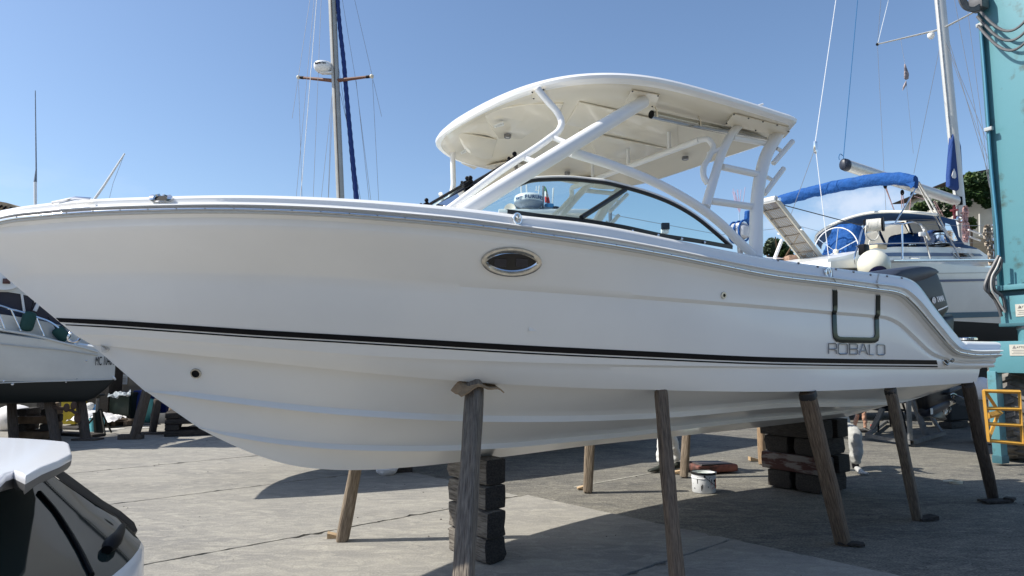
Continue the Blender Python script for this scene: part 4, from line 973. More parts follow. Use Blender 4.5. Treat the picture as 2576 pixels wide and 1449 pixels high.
def head(parent, c, face, hood=None, m=SKIN):
    f = Vector(face).normalized(); s = f.cross(Vector((0, 0, 1))).normalized(); Mx = Matrix((s, f, Vector((0, 0, 1)))).transposed(); k = MB()
    k.sph(c, .105, 20, 14, (.76, .92, 1.12), Mx); k.sph(c + f * .10 - Vector((0, 0, .01)), .016, 8, 6, (.8, 1, 1.4)); k.sph(c + f * .06 - Vector((0, 0, .085)), .04, 10, 8)
    for q in (-1, 1): k.sph(c + s * .08 * q - Vector((0, 0, .01)), .022, 8, 6, (.4, .8, 1.3), Mx)
    o = obj('head', k, m, parent, smooth=80)
    for q in (-1, 1): k = MB(); k.sph(c + f * .088 + s * .032 * q + Vector((0, 0, .015)), .011, 8, 6); obj('eye', k, BLACK, o)
    k = MB(); k.sph(c + f * .092 - Vector((0, 0, .05)), .02, 10, 5, (1.1, .3, .3), Mx); obj('mouth', k, mat('lips', (.35, .12, .1), .5), o)
    k = MB()
    if hood: k.sph(c - f * .02 + Vector((0, 0, .01)), .125, 20, 12, (.86, .95, 1.12), Mx); obj('hood', k, hood, parent, smooth=80)
    else: k.sph(c - f * .022 + Vector((0, 0, .03)), .108, 20, 12, (.82, .93, 1.05), Mx); obj('hair', k, HAIR, parent, smooth=80)
    return o
def stand(name, label, footL, footR, fwd, m, mshoe, lean=.0, bare=False, hooded=True, hm=1.0, m2=None):
    f = Vector(fwd).normalized(); s = f.cross(Vector((0, 0, 1))); mid = (footL + footR) / 2; t = thing(name, label, 'person', mid)
    hip = mid + Vector((0, 0, .93 * hm)) - f * .03; ch_ = hip + Vector((0, 0, .42 * hm)) + f * (.12 + lean); nk = ch_ + Vector((0, 0, .14)) + f * (.06 + lean * .4)
    J = [(hip, (.15, .12)), (hip + Vector((0, 0, .2)) + f * lean * .4, (.145, .115)), (ch_, (.17, .12)), (nk, .06)]; E = [(0, 1), (1, 2), (2, 3)]
    for q, ft in ((-1, footL), (1, footR)):
        kn_ = (hip + ft) / 2 + f * .05 + s * q * .02; a = len(J)
        J += [(hip + s * .1 * q - Vector((0, 0, .06)), .10), (Vector((kn_.x, kn_.y, .50 * hm)), .086 if not bare else .06), (Vector((ft.x, ft.y, .09)) - f * .02, .074 if not bare else .04)]; E += [(0, a), (a, a + 1), (a + 1, a + 2)]
        b = len(J); sh = ch_ + s * .19 * q + Vector((0, 0, .04)); el = sh + Vector((0, 0, -.26)) + s * .06 * q + f * .10; wr = el + f * .2 + Vector((0, 0, .04)) - s * .05 * q
        J += [(sh, .065), (el, .05), (wr, .042)]; E += [(2, b), (b, b + 1), (b + 1, b + 2)]; hand(t, wr + f * .02, f, (0, 0, 1), GLOVE if hooded else SKIN)
        shoe('shoe', t, ft, f + s * .12 * q, mshoe)
    skin_obj('body', J, E, m, t, 0, 2)
    head(t, nk + Vector((0, 0, .15)) + f * .03, f, m if hooded else None); return t
fL, fR = onZ(1650, 1186) + Vector((.06, .02, 0)), onZ(1692, 1181) + Vector((.10, .12, 0))
stand('person', 'person in white coverall standing behind the slim prop, only the legs visible', fL, fR, (-.95, -.30, 0), SUIT, SHOE, .1)
# worker sitting low behind the rear stack, one foot forward
ft = onZ(2161, 1190); t = thing('person', 'person in dusty coverall crouching beside the rear block stack', 'person', ft)
hip = ft + Vector((-.02, .55, .56)); knee = ft + Vector((.02, .10, .56)); J = [(hip, (.22, .17)), (hip + Vector((-.03, .06, .22)), (.21, .15)), (hip + Vector((-.10, -.02, .46)), (.18, .13)), (hip + Vector((-.12, -.10, .58)), .07),
  (hip + Vector((.09, -.12, 0)), .12), (knee, .105), (ft + Vector((0, .06, .10)), .08), (hip + Vector((-.12, -.12, 0)), .12), (ft + Vector((-.22, .28, .50)), .09), (ft + Vector((-.20, .38, .10)), .066),
  (hip + Vector((.10, 0, .46)), .07), (hip + Vector((.22, -.28, .30)), .05), (hip + Vector((.10, -.46, .42)), .042), (hip + Vector((-.28, 0, .44)), .07), (hip + Vector((-.38, -.26, .36)), .05), (hip + Vector((-.26, -.44, .52)), .042)]
skin_obj('body', J, [(0, 1), (1, 2), (2, 3), (0, 4), (4, 5), (5, 6), (0, 7), (7, 8), (8, 9), (2, 10), (10, 11), (11, 12), (2, 13), (13, 14), (14, 15)], SUITD, t, 0, 2)
hand(t, hip + Vector((.09, -.48, .44)), (-.2, -.7, .6), (0, 0, 1), GLOVE); hand(t, hip + Vector((-.25, -.47, .54)), (.2, -.7, .6), (0, 0, 1), GLOVE); head(t, hip + Vector((-.13, -.14, .72)), (-.2, -1, .3), SUITD)
def wrapped_foot(ft):
    J = [(ft + Vector((0, .09, .07)), .045), (ft + Vector((0, .02, .045)), (.045, .035)), (ft + Vector((0, -.05, .028)), (.048, .022))]; E = [(0, 1), (1, 2)]
    for i, (dx, l) in enumerate(((-.045, .055), (-.018, .065), (.010, .062), (.035, .055), (.055, .045))):
        a = len(J); J += [(ft + Vector((dx, -.085, .02)), .014), (ft + Vector((dx * 1.25, -.085 - l, .012)), .012)]; E += [(2, a), (a, a + 1)]
    return skin_obj('foot', J, E, GLOVE, t, 0, 2)
wrapped_foot(ft); 
k = MB(); k.tube([ft + Vector((0, .10, .12)), ft + Vector((0, .085, .055))], [.05, .045], 12); obj('dark_sock', k, BLACK, t)
shoe('shoe', t, ft + Vector((-.20, .40, 0)), (-.2, -1, 0), SHOE)
# person with bare leg far behind
f1 = onZ(2168, 1087); stand('person', 'person with bare legs and black trainers standing far behind the rear stack', f1 + Vector((-.1, .1, 0)), f1 + Vector((.10, 0, 0)), (.8, -.6, 0), SKIN, mat('black_trainer', (.02, .02, .02), .5), 0, bare=True, hooded=False)

# ================================================================ CAR (lower left corner)
CARW = mat('white_car_paint', (.80, .80, .82), .25, coat=.5); CARG = mat('car_rear_glass', (.022, .032, .028), .05, coat=.35, spec=.6); CARB = mat('car_black_trim', (.007, .007, .008), .5, spec=.15); CARP = mat('grey_plastic', (.10, .10, .105), .5)
XR = -2.03; YF, YN = 3.02, 1.22      # rear edge of the roof, far side, near side
car = thing('parked_car', 'white hatchback with roof spoiler and rear wiper parked in the lower left corner', 'car', (-3.8, 2.1, 0))
def cp(x, y, z): return Vector((x, y, z))
yc = (YF + YN) / 2; hwid = (YF - YN) / 2
def section(prof, ws, zt=None):
    """loft across the car: prof = [(x, z)], ws = [(y fraction, inset, drop)]"""
    rows = []
    for fy, ins, dr in ws: rows.append([cp(x - ins * (1 if x > -3.8 else -1), yc + fy * hwid, z - dr * (1 if z > .9 else 0)) for x, z in prof])
    return rows
WS = [(-1, .10, .06), (-.94, .04, .022), (-.8, .012, .006), (-.4, 0, 0), (0, -.005, -.004), (.4, 0, 0), (.8, .012, .006), (.94, .04, .022), (1, .10, .06)]
body = [(-6.2, .35), (-6.25, .6), (-6.1, .85), (-5.3, .98), (-4.9, 1.02), (-1.85, 1.0), (-1.72, .93), (-1.68, .8), (-1.58, .5), (-1.62, .3), (-6.2, .3)]
k = MB(); k.grid(section(body, [(-1, .06, 0), (-.97, .0, 0), (-.7, -.08, 0), (0, -.12, 0), (.7, -.08, 0), (.97, .0, 0), (1, .06, 0)]), closed_u=True)
for fy in (-1, 1):
    o_ = len(k.v); r_ = section(body, [(fy, .06, 0)])[0]; k.add(r_, [tuple(range(len(r_)))])
obj('body', k, CARW, car, smooth=40)
roof = [(-4.1, 1.335), (-3.6, 1.375), (-3.0, 1.375), (-2.4, 1.345), (-2.15, 1.325)]
k = MB(); k.grid(section(roof, WS)); r2 = section([(x, z - .04) for x, z in roof], WS); k.grid(r2); obj('roof', k, CARW, car, smooth=60)
# cabin glass block
cab = [(-5.0, 1.0), (-4.2, 1.30), (-3.0, 1.345), (-2.2, 1.30), (-1.70, 1.0)]
for fy in (-1, 1):
    k = MB(); k.add([cp(x, yc + fy * (hwid - .03 - .10 * (z - 1.0) / .33), z) for x, z in cab], [tuple(range(5))]); obj('side_window', k, CARG, car, smooth=0)
k = MB(); k.grid([[cp(x, yc + fy * (hwid - .04), z) for fy in np.linspace(-1, 1, 9)] for x, z in ((-5.0, 1.0), (-4.15, 1.32))]); obj('windscreen', k, CARG, car)
# spoiler: a thick blade with a notch, traced on its height
ZS = 1.30
def S_(u, v, z=ZS): return onZ(u, v, z)
sp_top = [S_(-240, 1094), S_(-60, 1102), S_(0, 1107, ZS), S_(*cC(200, 175)), S_(*cC(430, 190)), S_(*cC(620, 208)), S_(*cC(655, 225)), S_(*cC(665, 262)), S_(*cC(680, 325)), S_(*cC(560, 390)), S_(*cC(400, 455)), S_(*cC(240, 545)), S_(*cC(180, 515)), S_(*cC(130, 492)), S_(*cC(60, 515)), S_(0, 1216), S_(-200, 1290), S_(-420, 1400)]
cs = sum(sp_top, Vector()) / len(sp_top); k = MB()
ins = lambda f: [cs + (p - cs) * f for p in sp_top]
nS = len(sp_top)
def inset(P, d):
    o_ = []
    for i in range(len(P)):
        a, b, c_ = P[i - 1], P[i], P[(i + 1) % len(P)]; e1, e2 = (b - a), (c_ - b); e1.z = e2.z = 0
        n1, n2 = Vector((e1.y, -e1.x, 0)).normalized(), Vector((e2.y, -e2.x, 0)).normalized(); n_ = n1 + n2; n_ = n_ / max(.5, n_.length_squared / 2)
        o_.append(b + n_ * d)
    return o_
sgn = 1 if sum((sp_top[i].x - sp_top[i - 1].x) * (sp_top[i].y + sp_top[i - 1].y) for i in range(nS)) > 0 else -1
tp_ = [p + Vector((0, 0, .012 + .03 * min(1, (p.y - YN) * .2 + .2) * 0)) for p in inset(sp_top, sgn * .007)]
k.add(tp_, [tuple(range(nS))]); k.grid([tp_, [p + Vector((0, 0, .010)) for p in inset(sp_top, sgn * .003)], [p + Vector((0, 0, .005)) for p in inset(sp_top, sgn * .0008)], sp_top, [p + Vector((0, 0, -.012)) for p in sp_top]], closed_u=True)
spo = obj('spoiler', k, CARW, car, smooth=26)
k = MB(); b1_ = [p + Vector((0, 0, -.042)) for p in inset(sp_top, sgn * .012)]; k.grid([[p + Vector((0, 0, -.0125)) for p in sp_top], [p + Vector((0, 0, -.03)) for p in inset(sp_top, sgn * .003)], b1_], closed_u=True); k.add(b1_, [tuple(range(nS))]); obj('spoiler_underside', k, CARP, spo, smooth=40)
# rear glass: curved sheet below the spoiler
gx = [(-2.20, 1.27), (-2.0, 1.20), (-1.84, 1.11), (-1.74, 1.02), (-1.69, .96)]
def RW(u, v, a=0): return None
farE = [onD(*cC(500, 500), YF - .16), onD(*cC(700, 640), YF - .17), onD(*cC(900, 780), YF - .18), onD(*cC(1080, 880), YF - .2), onD(*cC(1215, 985), YF - .22), onD(*cC(1255, 1060), YF - .24)]
rows = []
for fy in np.linspace(0, 1, 15):
    y0 = (YF - .2) + (YN + .2 - (YF - .2)) * fy; bow = .21 * math.sin(math.pi * fy) ** .6
    rows.append([cp(p.x + bow * (.3 + .7 * j / 5) , y0 + (p.y - (YF - .2)) * (1 - fy), p.z - .006 * j * fy) for j, p in enumerate(farE)])
k = MB(); k.grid(rows); rg = obj('rear_window', k, CARG, car, smooth=80)
def on_rg(u, v, off=.0):
    B_ = BVHTree.FromPolygons([Vector(q) for q in k0.v], k0.f); r = ray(u, v).normalized(); h = B_.ray_cast(C0, r)
    if h[0] is None: return None
    n = h[1] if h[1].dot(r) < 0 else -h[1]; return h[0] + n * off
k0 = MB(); k0.v = list(k.v); k0.f = list(k.f)
# black quarter trim between glass and body on the far side
k = MB(); k.grid([[p + Vector((-.005, 0, .006)) for p in farE], [p + Vector((-.02, .10 * (1 - .3 * j / 5), .0)) for j, p in enumerate(farE)], [p + Vector((-.08, .16, -.05)) for j, p in enumerate(farE)]]); obj('quarter_trim', k, CARB, car, smooth=60)
k = MB(); b2 = rows[0][-1]; 
tg = [[r_[-1] + Vector((.0, 0, 0)) for r_ in rows], [r_[-1] + Vector((.012, .0, -.02)) for r_ in rows], [r_[-1] + Vector((.018, .0, -.16)) for r_ in rows], [r_[-1] + Vector((.02, 0, -.4)) for r_ in rows], [r_[-1] + Vector((.0, 0, -.7)) for r_ in rows]]
for row in tg: row.insert(0, row[0] + Vector((-.07, .10, 0))); row.insert(0, row[0] + Vector((-.2, .08, 0)))
k.grid(tg); obj('tailgate', k, CARW, car, smooth=60)
wl = [p for p in (on_rg(*q, .004) for q in crom([cC(365, 670), cC(520, 850), cC(640, 1030), cC(760, 1240), cC(860, 1449)], 10)) if p]
if len(wl) > 2: k = MB(); k.tube(wl, .009, 8); obj('wiper_blade', k, CARB, car)
wa = [p for p in (on_rg(*q, f) for q, f in ((cC(1180, 930), .012), (cC(1130, 1020), .02), (cC(1090, 1110), .024), (cC(1040, 1180), .022), (cC(990, 1240), .015))) if p]
if len(wa) > 2: k = MB(); k.tube([Vector(q) for q in crom([tuple(p) for p in wa], 10)], [.011, .013, .015, .017, .019, .022, .026, .028, .026, .018], 10, ry=.8); obj('wiper_arm', k, CARB, car, smooth=50)
hl = MB()
for i in range(0):
    P = [q for q in (on_rg(cC(60 + 150 * i, 900 - 30 * i)[0] + t * 160, cC(60, 760 + 90 * i)[1] - t * 90, .0015) for t in np.linspace(-1, 1.6, 8)) if q]
    if len(P) > 2: hl.tube(P, .0012, 4)
for x in (-5.5, -2.3):
    for y in (YN + .1, YF - .1):
        k = MB(); k.tube([(x, y - .1, .31), (x, y + .1, .31)], .31, 28); wv = obj('wheel', k, BLACKRUB, car, smooth=40); k = MB(); k.tube([(x, y - .104, .31), (x, y + .104, .31)], .2, 20); obj('rim', k, DARKSTEEL, wv)
for y in (YN + .18, YF - .18): k = MB(); k.bbox((-1.64, y, .60), (.10, .28, .12), None, .02); obj('tail_light', k, mat('red_lens', (.35, .01, .01), .15), car)
# ================================================================ OUTBOARD ENGINES OF THE MAIN BOAT
COWL = mat('engine_grey', (.026, .032, .05), .42, spec=.4, var=.15, vscale=5); COWLD = mat('engine_dark', (.007, .008, .012), .38, spec=.35); SILV = mat('silver_print', (.85, .85, .85), .4); STRK = mat('steel_prop', (.5, .5, .5), .16, metal=1)
def engine(yc_):
    e = bpy.data.objects.new('outboard_motor', None); COL.objects.link(e); e.parent = boat; ROOTM[e.name] = ROOTM[boat.name].copy()
    sh = lambda p: W(toB(p)[0], toB(p)[1] - .62 + yc_, p.z)
    ty = .62 + .24      # near flank of the port engine
    cowl_px = [cI(1120, 60), cI(1180, 20), cI(1290, -5), cI(1420, -22), cI(1500, -20), cI(1560, 0), cI(1600, 30), cI(1640, 140), cI(1690, 300), cI(1720, 400), cI(1700, 440), cI(1660, 490), cI(1600, 520), cI(1400, 420), cI(1250, 300), cI(1150, 180)]
    P = [W(toB(onB(u, v, .85))[0], yc_, onB(u, v, .85).z) for u, v in cowl_px]
    k = MB(); k.inflate(P, PX, .27, 7, 2.6, .30); c1 = obj('cowling', k, COWLD, e, smooth=50)
    # the lighter top shell
    top_px = [cI(1110, 66), cI(1180, 12), cI(1290, -14), cI(1420, -32), cI(1510, -28), cI(1575, -4), cI(1612, 30), cI(1600, 40), cI(1540, 75), cI(1470, 105), cI(1390, 130), cI(1300, 160), cI(1180, 160)]
    P2 = [W(toB(onB(u, v, .85))[0], yc_, onB(u, v, .85).z) for u, v in top_px]
    k = MB(); k.inflate(P2, PX, .285, 7, 2.6, .28); obj('cowling_top', k, COWL, e, smooth=50)
    B_ = BVHTree.FromPolygons([Vector(q) for q in c1.data.vertices and [ROOTM[e.name] @ v_.co for v_ in c1.data.vertices]], [tuple(p.vertices) for p in c1.data.polygons])
    def onc(u, v, off=.002):
        r = ray(u, v).normalized(); h = B_.ray_cast(C0, r)
        if h[0] is None: return None
        n = h[1] if h[1].dot(r) < 0 else -h[1]; return h[0] + n * off
    if yc_ > 0:
        a = onc(*cI(1560, 297), .006); b = onc(*cI(1640, 280), .006); c_ = onc(*cI(1600, 330), .006)
        if a and b and c_:
            x = (b - a).normalized(); n = x.cross((c_ - a)).normalized(); n = n if n.dot(C0 - a) > 0 else -n; y = n.cross(x)
            tx = onc(*cI(1588, 292), .008); text('lettering', 'YAMA', .088, basis(x, y, n, tx), SILV, e, .001, .62, 0, 1.0, 'LEFT', .003)
            kk = MB(); cc_ = onc(*cI(1560, 297), .008)
            kk.tube([cc_ + x * .034 * math.cos(t) + y * .034 * math.sin(t) for t in np.linspace(0, 2 * math.pi, 25)], .0035, 6, cap=False)
            for j in range(3):
                t = j * math.pi / 3 + .5; kk.tube([cc_ - x * .032 * math.cos(t) - y * .032 * math.sin(t), cc_ + x * .032 * math.cos(t) + y * .032 * math.sin(t)], .003, 6)
            for j in range(6):
                t = j * math.pi / 3 + .5; q = cc_ + (x * math.cos(t) + y * math.sin(t)) * .02; w_ = (x * -math.sin(t) + y * math.cos(t)) * .008; kk.tube([q - w_, q + w_], .003, 5)
            obj('emblem', kk, SILV, e)
            st = [onc(*cI(1600, 385), .003), onc(*cI(1650, 365), .003), onc(*cI(1692, 345), .003)]; st2 = [onc(*cI(1604, 398), .003), onc(*cI(1652, 377), .003), onc(*cI(1696, 354), .003)]
            if all(st) and all(st2): kk = MB(); kk.grid([st, st2]); obj('silver_band', kk, SILV, e)
    # midsection, tilted leg, gearcase, propeller
    M_ = lambda cx, cy: (lambda p: W(toB(p)[0], yc_, p.z))(onB(*cT(cx, cy), .62))
    a0 = W(5.75, yc_, 1.95); a1 = W(6.15, yc_, 1.75)
    k = MB(); k.prism([W(5.45, yc_ - .10, 2.2), W(5.75, yc_ - .10, 2.25), W(5.80, yc_ - .10, 1.45), W(5.46, yc_ - .10, 1.45)], PX * .20); obj('bracket', k, COWLD, e, smooth=0)
    leg = [M_(880, 330), M_(1180, 260), M_(1210, 560), M_(830, 690), M_(790, 560)]
    top_ = [W(5.72, yc_, 2.15), W(6.15, yc_, 2.2)]
    k = MB(); k.inflate([top_[0], top_[1], M_(1180, 260), M_(1215, 500), M_(830, 640), M_(780, 420)], PX, .085, 4, 2.5, .25); obj('midsection', k, COWLD, e, smooth=50)
    g0_, g1_ = M_(850, 655), M_(1185, 500); ax = (g1_ - g0_); Lg = ax.length; ax.normalize()
    k = MB(); k.tube([g0_ + ax * Lg * t for t in (-.08, -.05, 0, .15, .5, .85, 1.02)], [.01, .045, .065, .082, .085, .08, .07], 18); obj('gearcase', k, COWL, e, smooth=60)
    k = MB(); k.inflate([M_(880, 700), M_(1110, 600), M_(1220, 770), M_(1150, 805)], PX, .02, 2, 2, .1); obj('skeg', k, COWLD, e, smooth=50)
    k = MB(); k.inflate([M_(1060, 380), M_(1330, 250), M_(1330, 235), M_(1060, 340)], PX, .14, 3, 3, .2); obj('cavitation_plate', k, COWLD, e, smooth=50)
    hub = g0_ + ax * (Lg * 1.02); k = MB(); k.tube([hub, hub + ax * .02, hub + ax * .20, hub + ax * .22], [.068, .072, .07, .062], 18); pr = obj('propeller', k, STRK, e, smooth=60)
    u_ = ax.orthogonal().normalized(); v_ = ax.cross(u_)
    for j in range(3):
        th = 2 * math.pi * j / 3 + .35; d_ = u_ * math.cos(th) + v_ * math.sin(th); t_ = ax.cross(d_); rows = []
        for i in range(9):
            r_ = .06 + .155 * i / 8; wd_ = .115 * math.sin(math.pi * min(1, .18 + .80 * i / 8)) ** .6 + .004; tw = R(58 - 26 * i / 8); cdir = (ax * math.cos(tw) + t_ * math.sin(tw)) 
            rows.append([hub + ax * .11 + d_ * r_ + cdir * wd_ * q + ax * .03 * (i / 8) for q in np.linspace(-1, 1, 7)])
        kk = MB(); kk.grid(rows); obj('blade', kk, STRK, pr, smooth=80, solid=.006)
    kk = MB(); q = M_(870, 640) + PX * .085; kk.box(q, (.05, .004, .07), BM.to_3x3()); obj('sticker', kk, mat('white_sticker', (.7, .72, .7), .5), e)
engine(.62); engine(-.45)

# ================================================================ TRAVEL LIFT (right edge)
TEAL = mat('teal_paint', (.098, .26, .30), .42, vscale=3.2, col2=(.075, .13, .125), bump=.08, bscale=30, coat=.2, c2pos=(.30, .42), detail=10); TEALD = mat('teal_shaded', (.045, .135, .165), .5, var=.2)  # second teal is a darker copy, flange shade put into its colour
YEL = mat('yellow_paint', (.66, .35, .055), .5, var=.12, vscale=8); TYRE = mat('dusty_tyre', (.21, .20, .185), .9, var=.35, vscale=5, bump=.3, bscale=50)
L0 = Vector((7.72, 10.8, 0)); FD = Vector((.42, -.907, 0)); TD = Vector((.907, .42, 0))
FM = Matrix((FD, TD, Vector((0, 0, 1)))).transposed()
lift = thing('boat_hoist', 'tall teal travelling boat hoist leg at the right edge with huge tyre', 'boat hoist', L0)
def fb(f0, f1, t0, t1, z0, z1, name, m=TEAL, b=.008, parent=lift):
    k = MB(); c = L0 + FD * (f0 + f1) / 2 + TD * (t0 + t1) / 2 + Vector((0, 0, (z0 + z1) / 2)); k.bbox(c, (f1 - f0, t1 - t0, z1 - z0), FM, b); return obj(name, k, m, parent, smooth=30)
col_ = fb(.03, 1.15, .075, .5, 2.78, 9.6, 'column'); fb(0, .035, 0, .52, 2.78, 9.6, 'column_flange', TEALD, .004); fb(1.15, 1.18, 0, .52, 2.78, 9.6, 'column_flange', TEALD, .004)
fp = fb(-.06, 1.3, -.13, .65, 2.70, 2.78, 'flange_plate', TEAL, .006); fb(.02, 1.2, -.02, .5, 2.62, 2.70, 'plate_gusset', TEALD, .004)
for i in range(6):
    k = MB(); k.cyl(L0 + FD * (.02 + i * .2) + TD * -.08 + Vector((0, 0, 2.76)), L0 + FD * (.02 + i * .2) + TD * -.08 + Vector((0, 0, 2.80)), .022, 8); obj('bolt', k, TEALD, fp)
fb(.04, 1.2, -.05, .5, 2.17, 2.62, 'steering_box'); fb(.02, 1.2, -.07, .52, 2.14, 2.19, 'box_flange', TEALD, .004)
k = MB(); c = L0 + FD * .45 + TD * .25; k.lathe([(.30, 2.08), (.32, 2.10), (.32, 2.14), (.24, 2.14)], c, None, 32); obj('bearing_ring', k, DARKSTEEL, lift)
k = MB(); k.lathe([(.30, 1.9), (.30, 2.09)], c, None, 32); obj('kingpin', k, TEAL, lift, smooth=60)
fb(-.16, 1.35, -.1, .55, 1.42, 1.91, 'fork_beam'); fb(-.17, -.04, -.14, .03, .1, 1.44, 'fork_leg', TEAL, .01)
fb(-.18, -.03, -.15, .04, .02, .14, 'fork_foot', TEALD)
SIGN = mat('sign_plate', (.55, .53, .46), .5, var=.1)
def sign(f, z, wd_, h, t_=-.055):
    k = MB(); c = L0 + FD * f + TD * t_ + Vector((0, 0, z)); k.box(c, (wd_, .006, h), FM); s_ = obj('warning_plate', k, SIGN, lift, smooth=0)
    M = basis(FD, Vector((0, 0, 1)), -TD, c - TD * .0045)
    text('sign_text', 'ATTENZIONE', h * .26, M @ Matrix.Translation((.03, h * .24, 0)), BLACK, s_, .0003); 
    for j in range(3):
        kk = MB(); kk.box(c - TD * .004 + Vector((0, 0, -h * (.02 + .15 * j))), (wd_ * (.85 - .1 * (j % 2)), .001, h * .05), FM); obj('text_line', kk, mat('print_grey', (.2, .19, .18), .6), s_, smooth=0)
    kk = MB(); kk.add([c - TD * .004 + FD * (a - wd_ * .33) + Vector((0, 0, b + h * .24)) for a, b in ((-.03, -.02), (.03, -.02), (0, .035))], [(0, 1, 2)]); obj('warning_triangle', kk, mat('print_grey', (.2, .19, .18), .6), s_, smooth=0)
sign(.45, 2.38, .36, .19); sign(.38, 1.77, .42, .17, -.105)
fb(.98, 1.6, -.4, -.38, 2.3, 2.5, 'side_bracket', TEALD) if False else None
# tyre with chevron bars, tread towards the camera
wc_ = Vector((8.30, 11.45, .79)); RY = Matrix.Rotation(R(-36), 3, 'Z'); k = MB()
prof = [(-.31, .50), (-.32, .60), (-.30, .68), (-.25, .73), (-.12, .755), (0, .76), (.12, .755), (.25, .73), (.30, .68), (.32, .60), (.31, .50)]
k.grid([[wc_ + RY @ Vector((x, r_ * math.cos(a), r_ * math.sin(a))) for a in np.linspace(0, 2 * math.pi, 61)[:-1]] for x, r_ in prof], closed_u=True); ty = obj('tyre', k, TYRE, lift, smooth=40)
for i in range(24):
    for q in (-1, 1):
        a = 2 * math.pi * (i + (.5 if q > 0 else 0)) / 24; kk = MB(); rows = []
        for t in np.linspace(0, 1, 5):
            x = q * (.33 * t - .02); aa = a + .16 * t * 1.0; ro = .775 + .02 - .10 * t ** 4; wd_ = .055 + .02 * t
            rows.append([wc_ + RY @ Vector((x, rr_ * math.cos(aa + da), rr_ * math.sin(aa + da))) for rr_, da in ((.70 - .08 * t ** 3, -wd_), (ro, -wd_ * .7), (ro, wd_ * .7), (.70 - .08 * t ** 3, wd_))])
        kk.grid(rows); kk.f.append((0, 1, 2, 3)); kk.f.append((16, 17, 18, 19)); obj('tread_bar', kk, TYRE, ty, smooth=30)
k = MB(); k.cyl(wc_ + RY @ Vector((-.25, 0, 0)), wc_ + RY @ Vector((.25, 0, 0)), .5, 32); obj('wheel_rim', k, TEAL, lift)
# yellow guard
yg = thing('guard_frame', 'yellow tubular steel guard frame hanging in front of the big tyre', 'guard frame', onD(2515, 1112, 10.0))
def ytube(a, b, r=.028, d0=10.0, d1=10.0):
    k = MB(); p, q = onD(*cN(*a), d0), onD(*cN(*b), d1); x = (q - p).normalized(); k.tube([p, q], r * .95, 4); o = obj('tube', k, YEL, yg, smooth=0); return o
for a, b in (((410, 984), (655, 990)), ((412, 980), (446, 1322)), ((650, 984), (672, 1338)), ((424, 1100), (655, 1105)), ((434, 1202), (660, 1214)), ((444, 1314), (680, 1336))): ytube(a, b)
ytube((432, 1000), (505, 1110), .028, 10, 10.5); ytube((505, 1150), (450, 1290), .028, 10.5, 10); ytube((440, 1150), (520, 1130), .05, 10.05, 10.6)
# hoses and cables of the hoist
HOSE = mat('grey_hose', (.11, .11, .115), .5, var=.3, vscale=10); BLUEC = mat('blue_cable', (.05, .22, .33), .5)
def cable(name, pts, ds, r, m, parent=None, n=28, lab=None):
    P = [onD(u, v, d) for (u, v), d in zip(pts, ds if isinstance(ds, (list, tuple)) else [ds] * len(pts))]
    Q = crom([tuple(p) for p in P], n) if len(P) > 2 else [tuple(p) for p in P]; k = MB(); k.tube([Vector(q) for q in Q], r, 6); return obj(name, k, m, parent)
for pts in ([cH(2175, 1085), cH(2130, 1170), cH(2075, 1280), cH(2050, 1400), cI(2110, 250), cI(2180, 380), cI(2200, 450)], [cH(2185, 1100), cH(2150, 1200), cH(2090, 1300), cH(2090, 1440), cI(2140, 290), cI(2215, 400)], [cH(2205, 1120), cH(2185, 1210), cH(2130, 1290), cH(2150, 1420), cI(2200, 250), cI(2240, 400)]):
    cable('hose', pts, 10.65, .026, HOSE, lift, 40)
cable('hose', [cH(2195, 1100), cH(2160, 1190), cH(2110, 1290), cH(2110, 1400), cI(2170, 300), cI(2235, 410)], 10.6, .016, mat('pale_hose', (.45, .43, .4), .6), lift, 40)
cable('cable', [cG(1998, 180), cG(2030, 550), cG(2075, 1150), cG(2095, 1449), cH(2130, 500), cH(2160, 800), cH(2178, 1090)], 10.75, .022, BLUEC, lift)
cable('cable', [cG(2010, 150), cG(2050, 700), cG(2092, 1300)], 10.8, .010, BLUEC, lift)
for q in (cG(2003, 235), cG(2082, 1218)):
    k = MB(); k.bbox(onD(*q, 10.72), (.12, .06, .06), FM, .01); obj('clamp', k, mat('grey_clamp', (.4, .42, .42), .6), lift)
for i in range(5):
    cable('hose', [cG(1800 + 0 * i, -60), cG(1806 + 20 * i, 10 + 8 * i), cG(1850 + 10 * i, 80 - 4 * i), cG(1930, 105 - 8 * i), cG(1990, 90 - 12 * i)], [10.6] * 5, .018, HOSE, lift, 24)
k = MB(); k.bbox(onD(*cG(1985, 20), 10.7), (.22, .2, .28), FM, .03); obj('junction_box', k, HOSE, lift)
for i in range(3):    # loops added over the column face for its curved loop shadows
    c = L0 + TD * -.10 + Vector((0, 0, 7.15 - .16 * i)); k = MB()
    k.tube([c + FD * (.05 + .95 * t) + Vector((0, 0, -.5 * math.sin(math.pi * t) + .25 * (1 - t))) for t in np.linspace(0, 1, 20)], .022, 6); obj('hose', k, HOSE, lift)

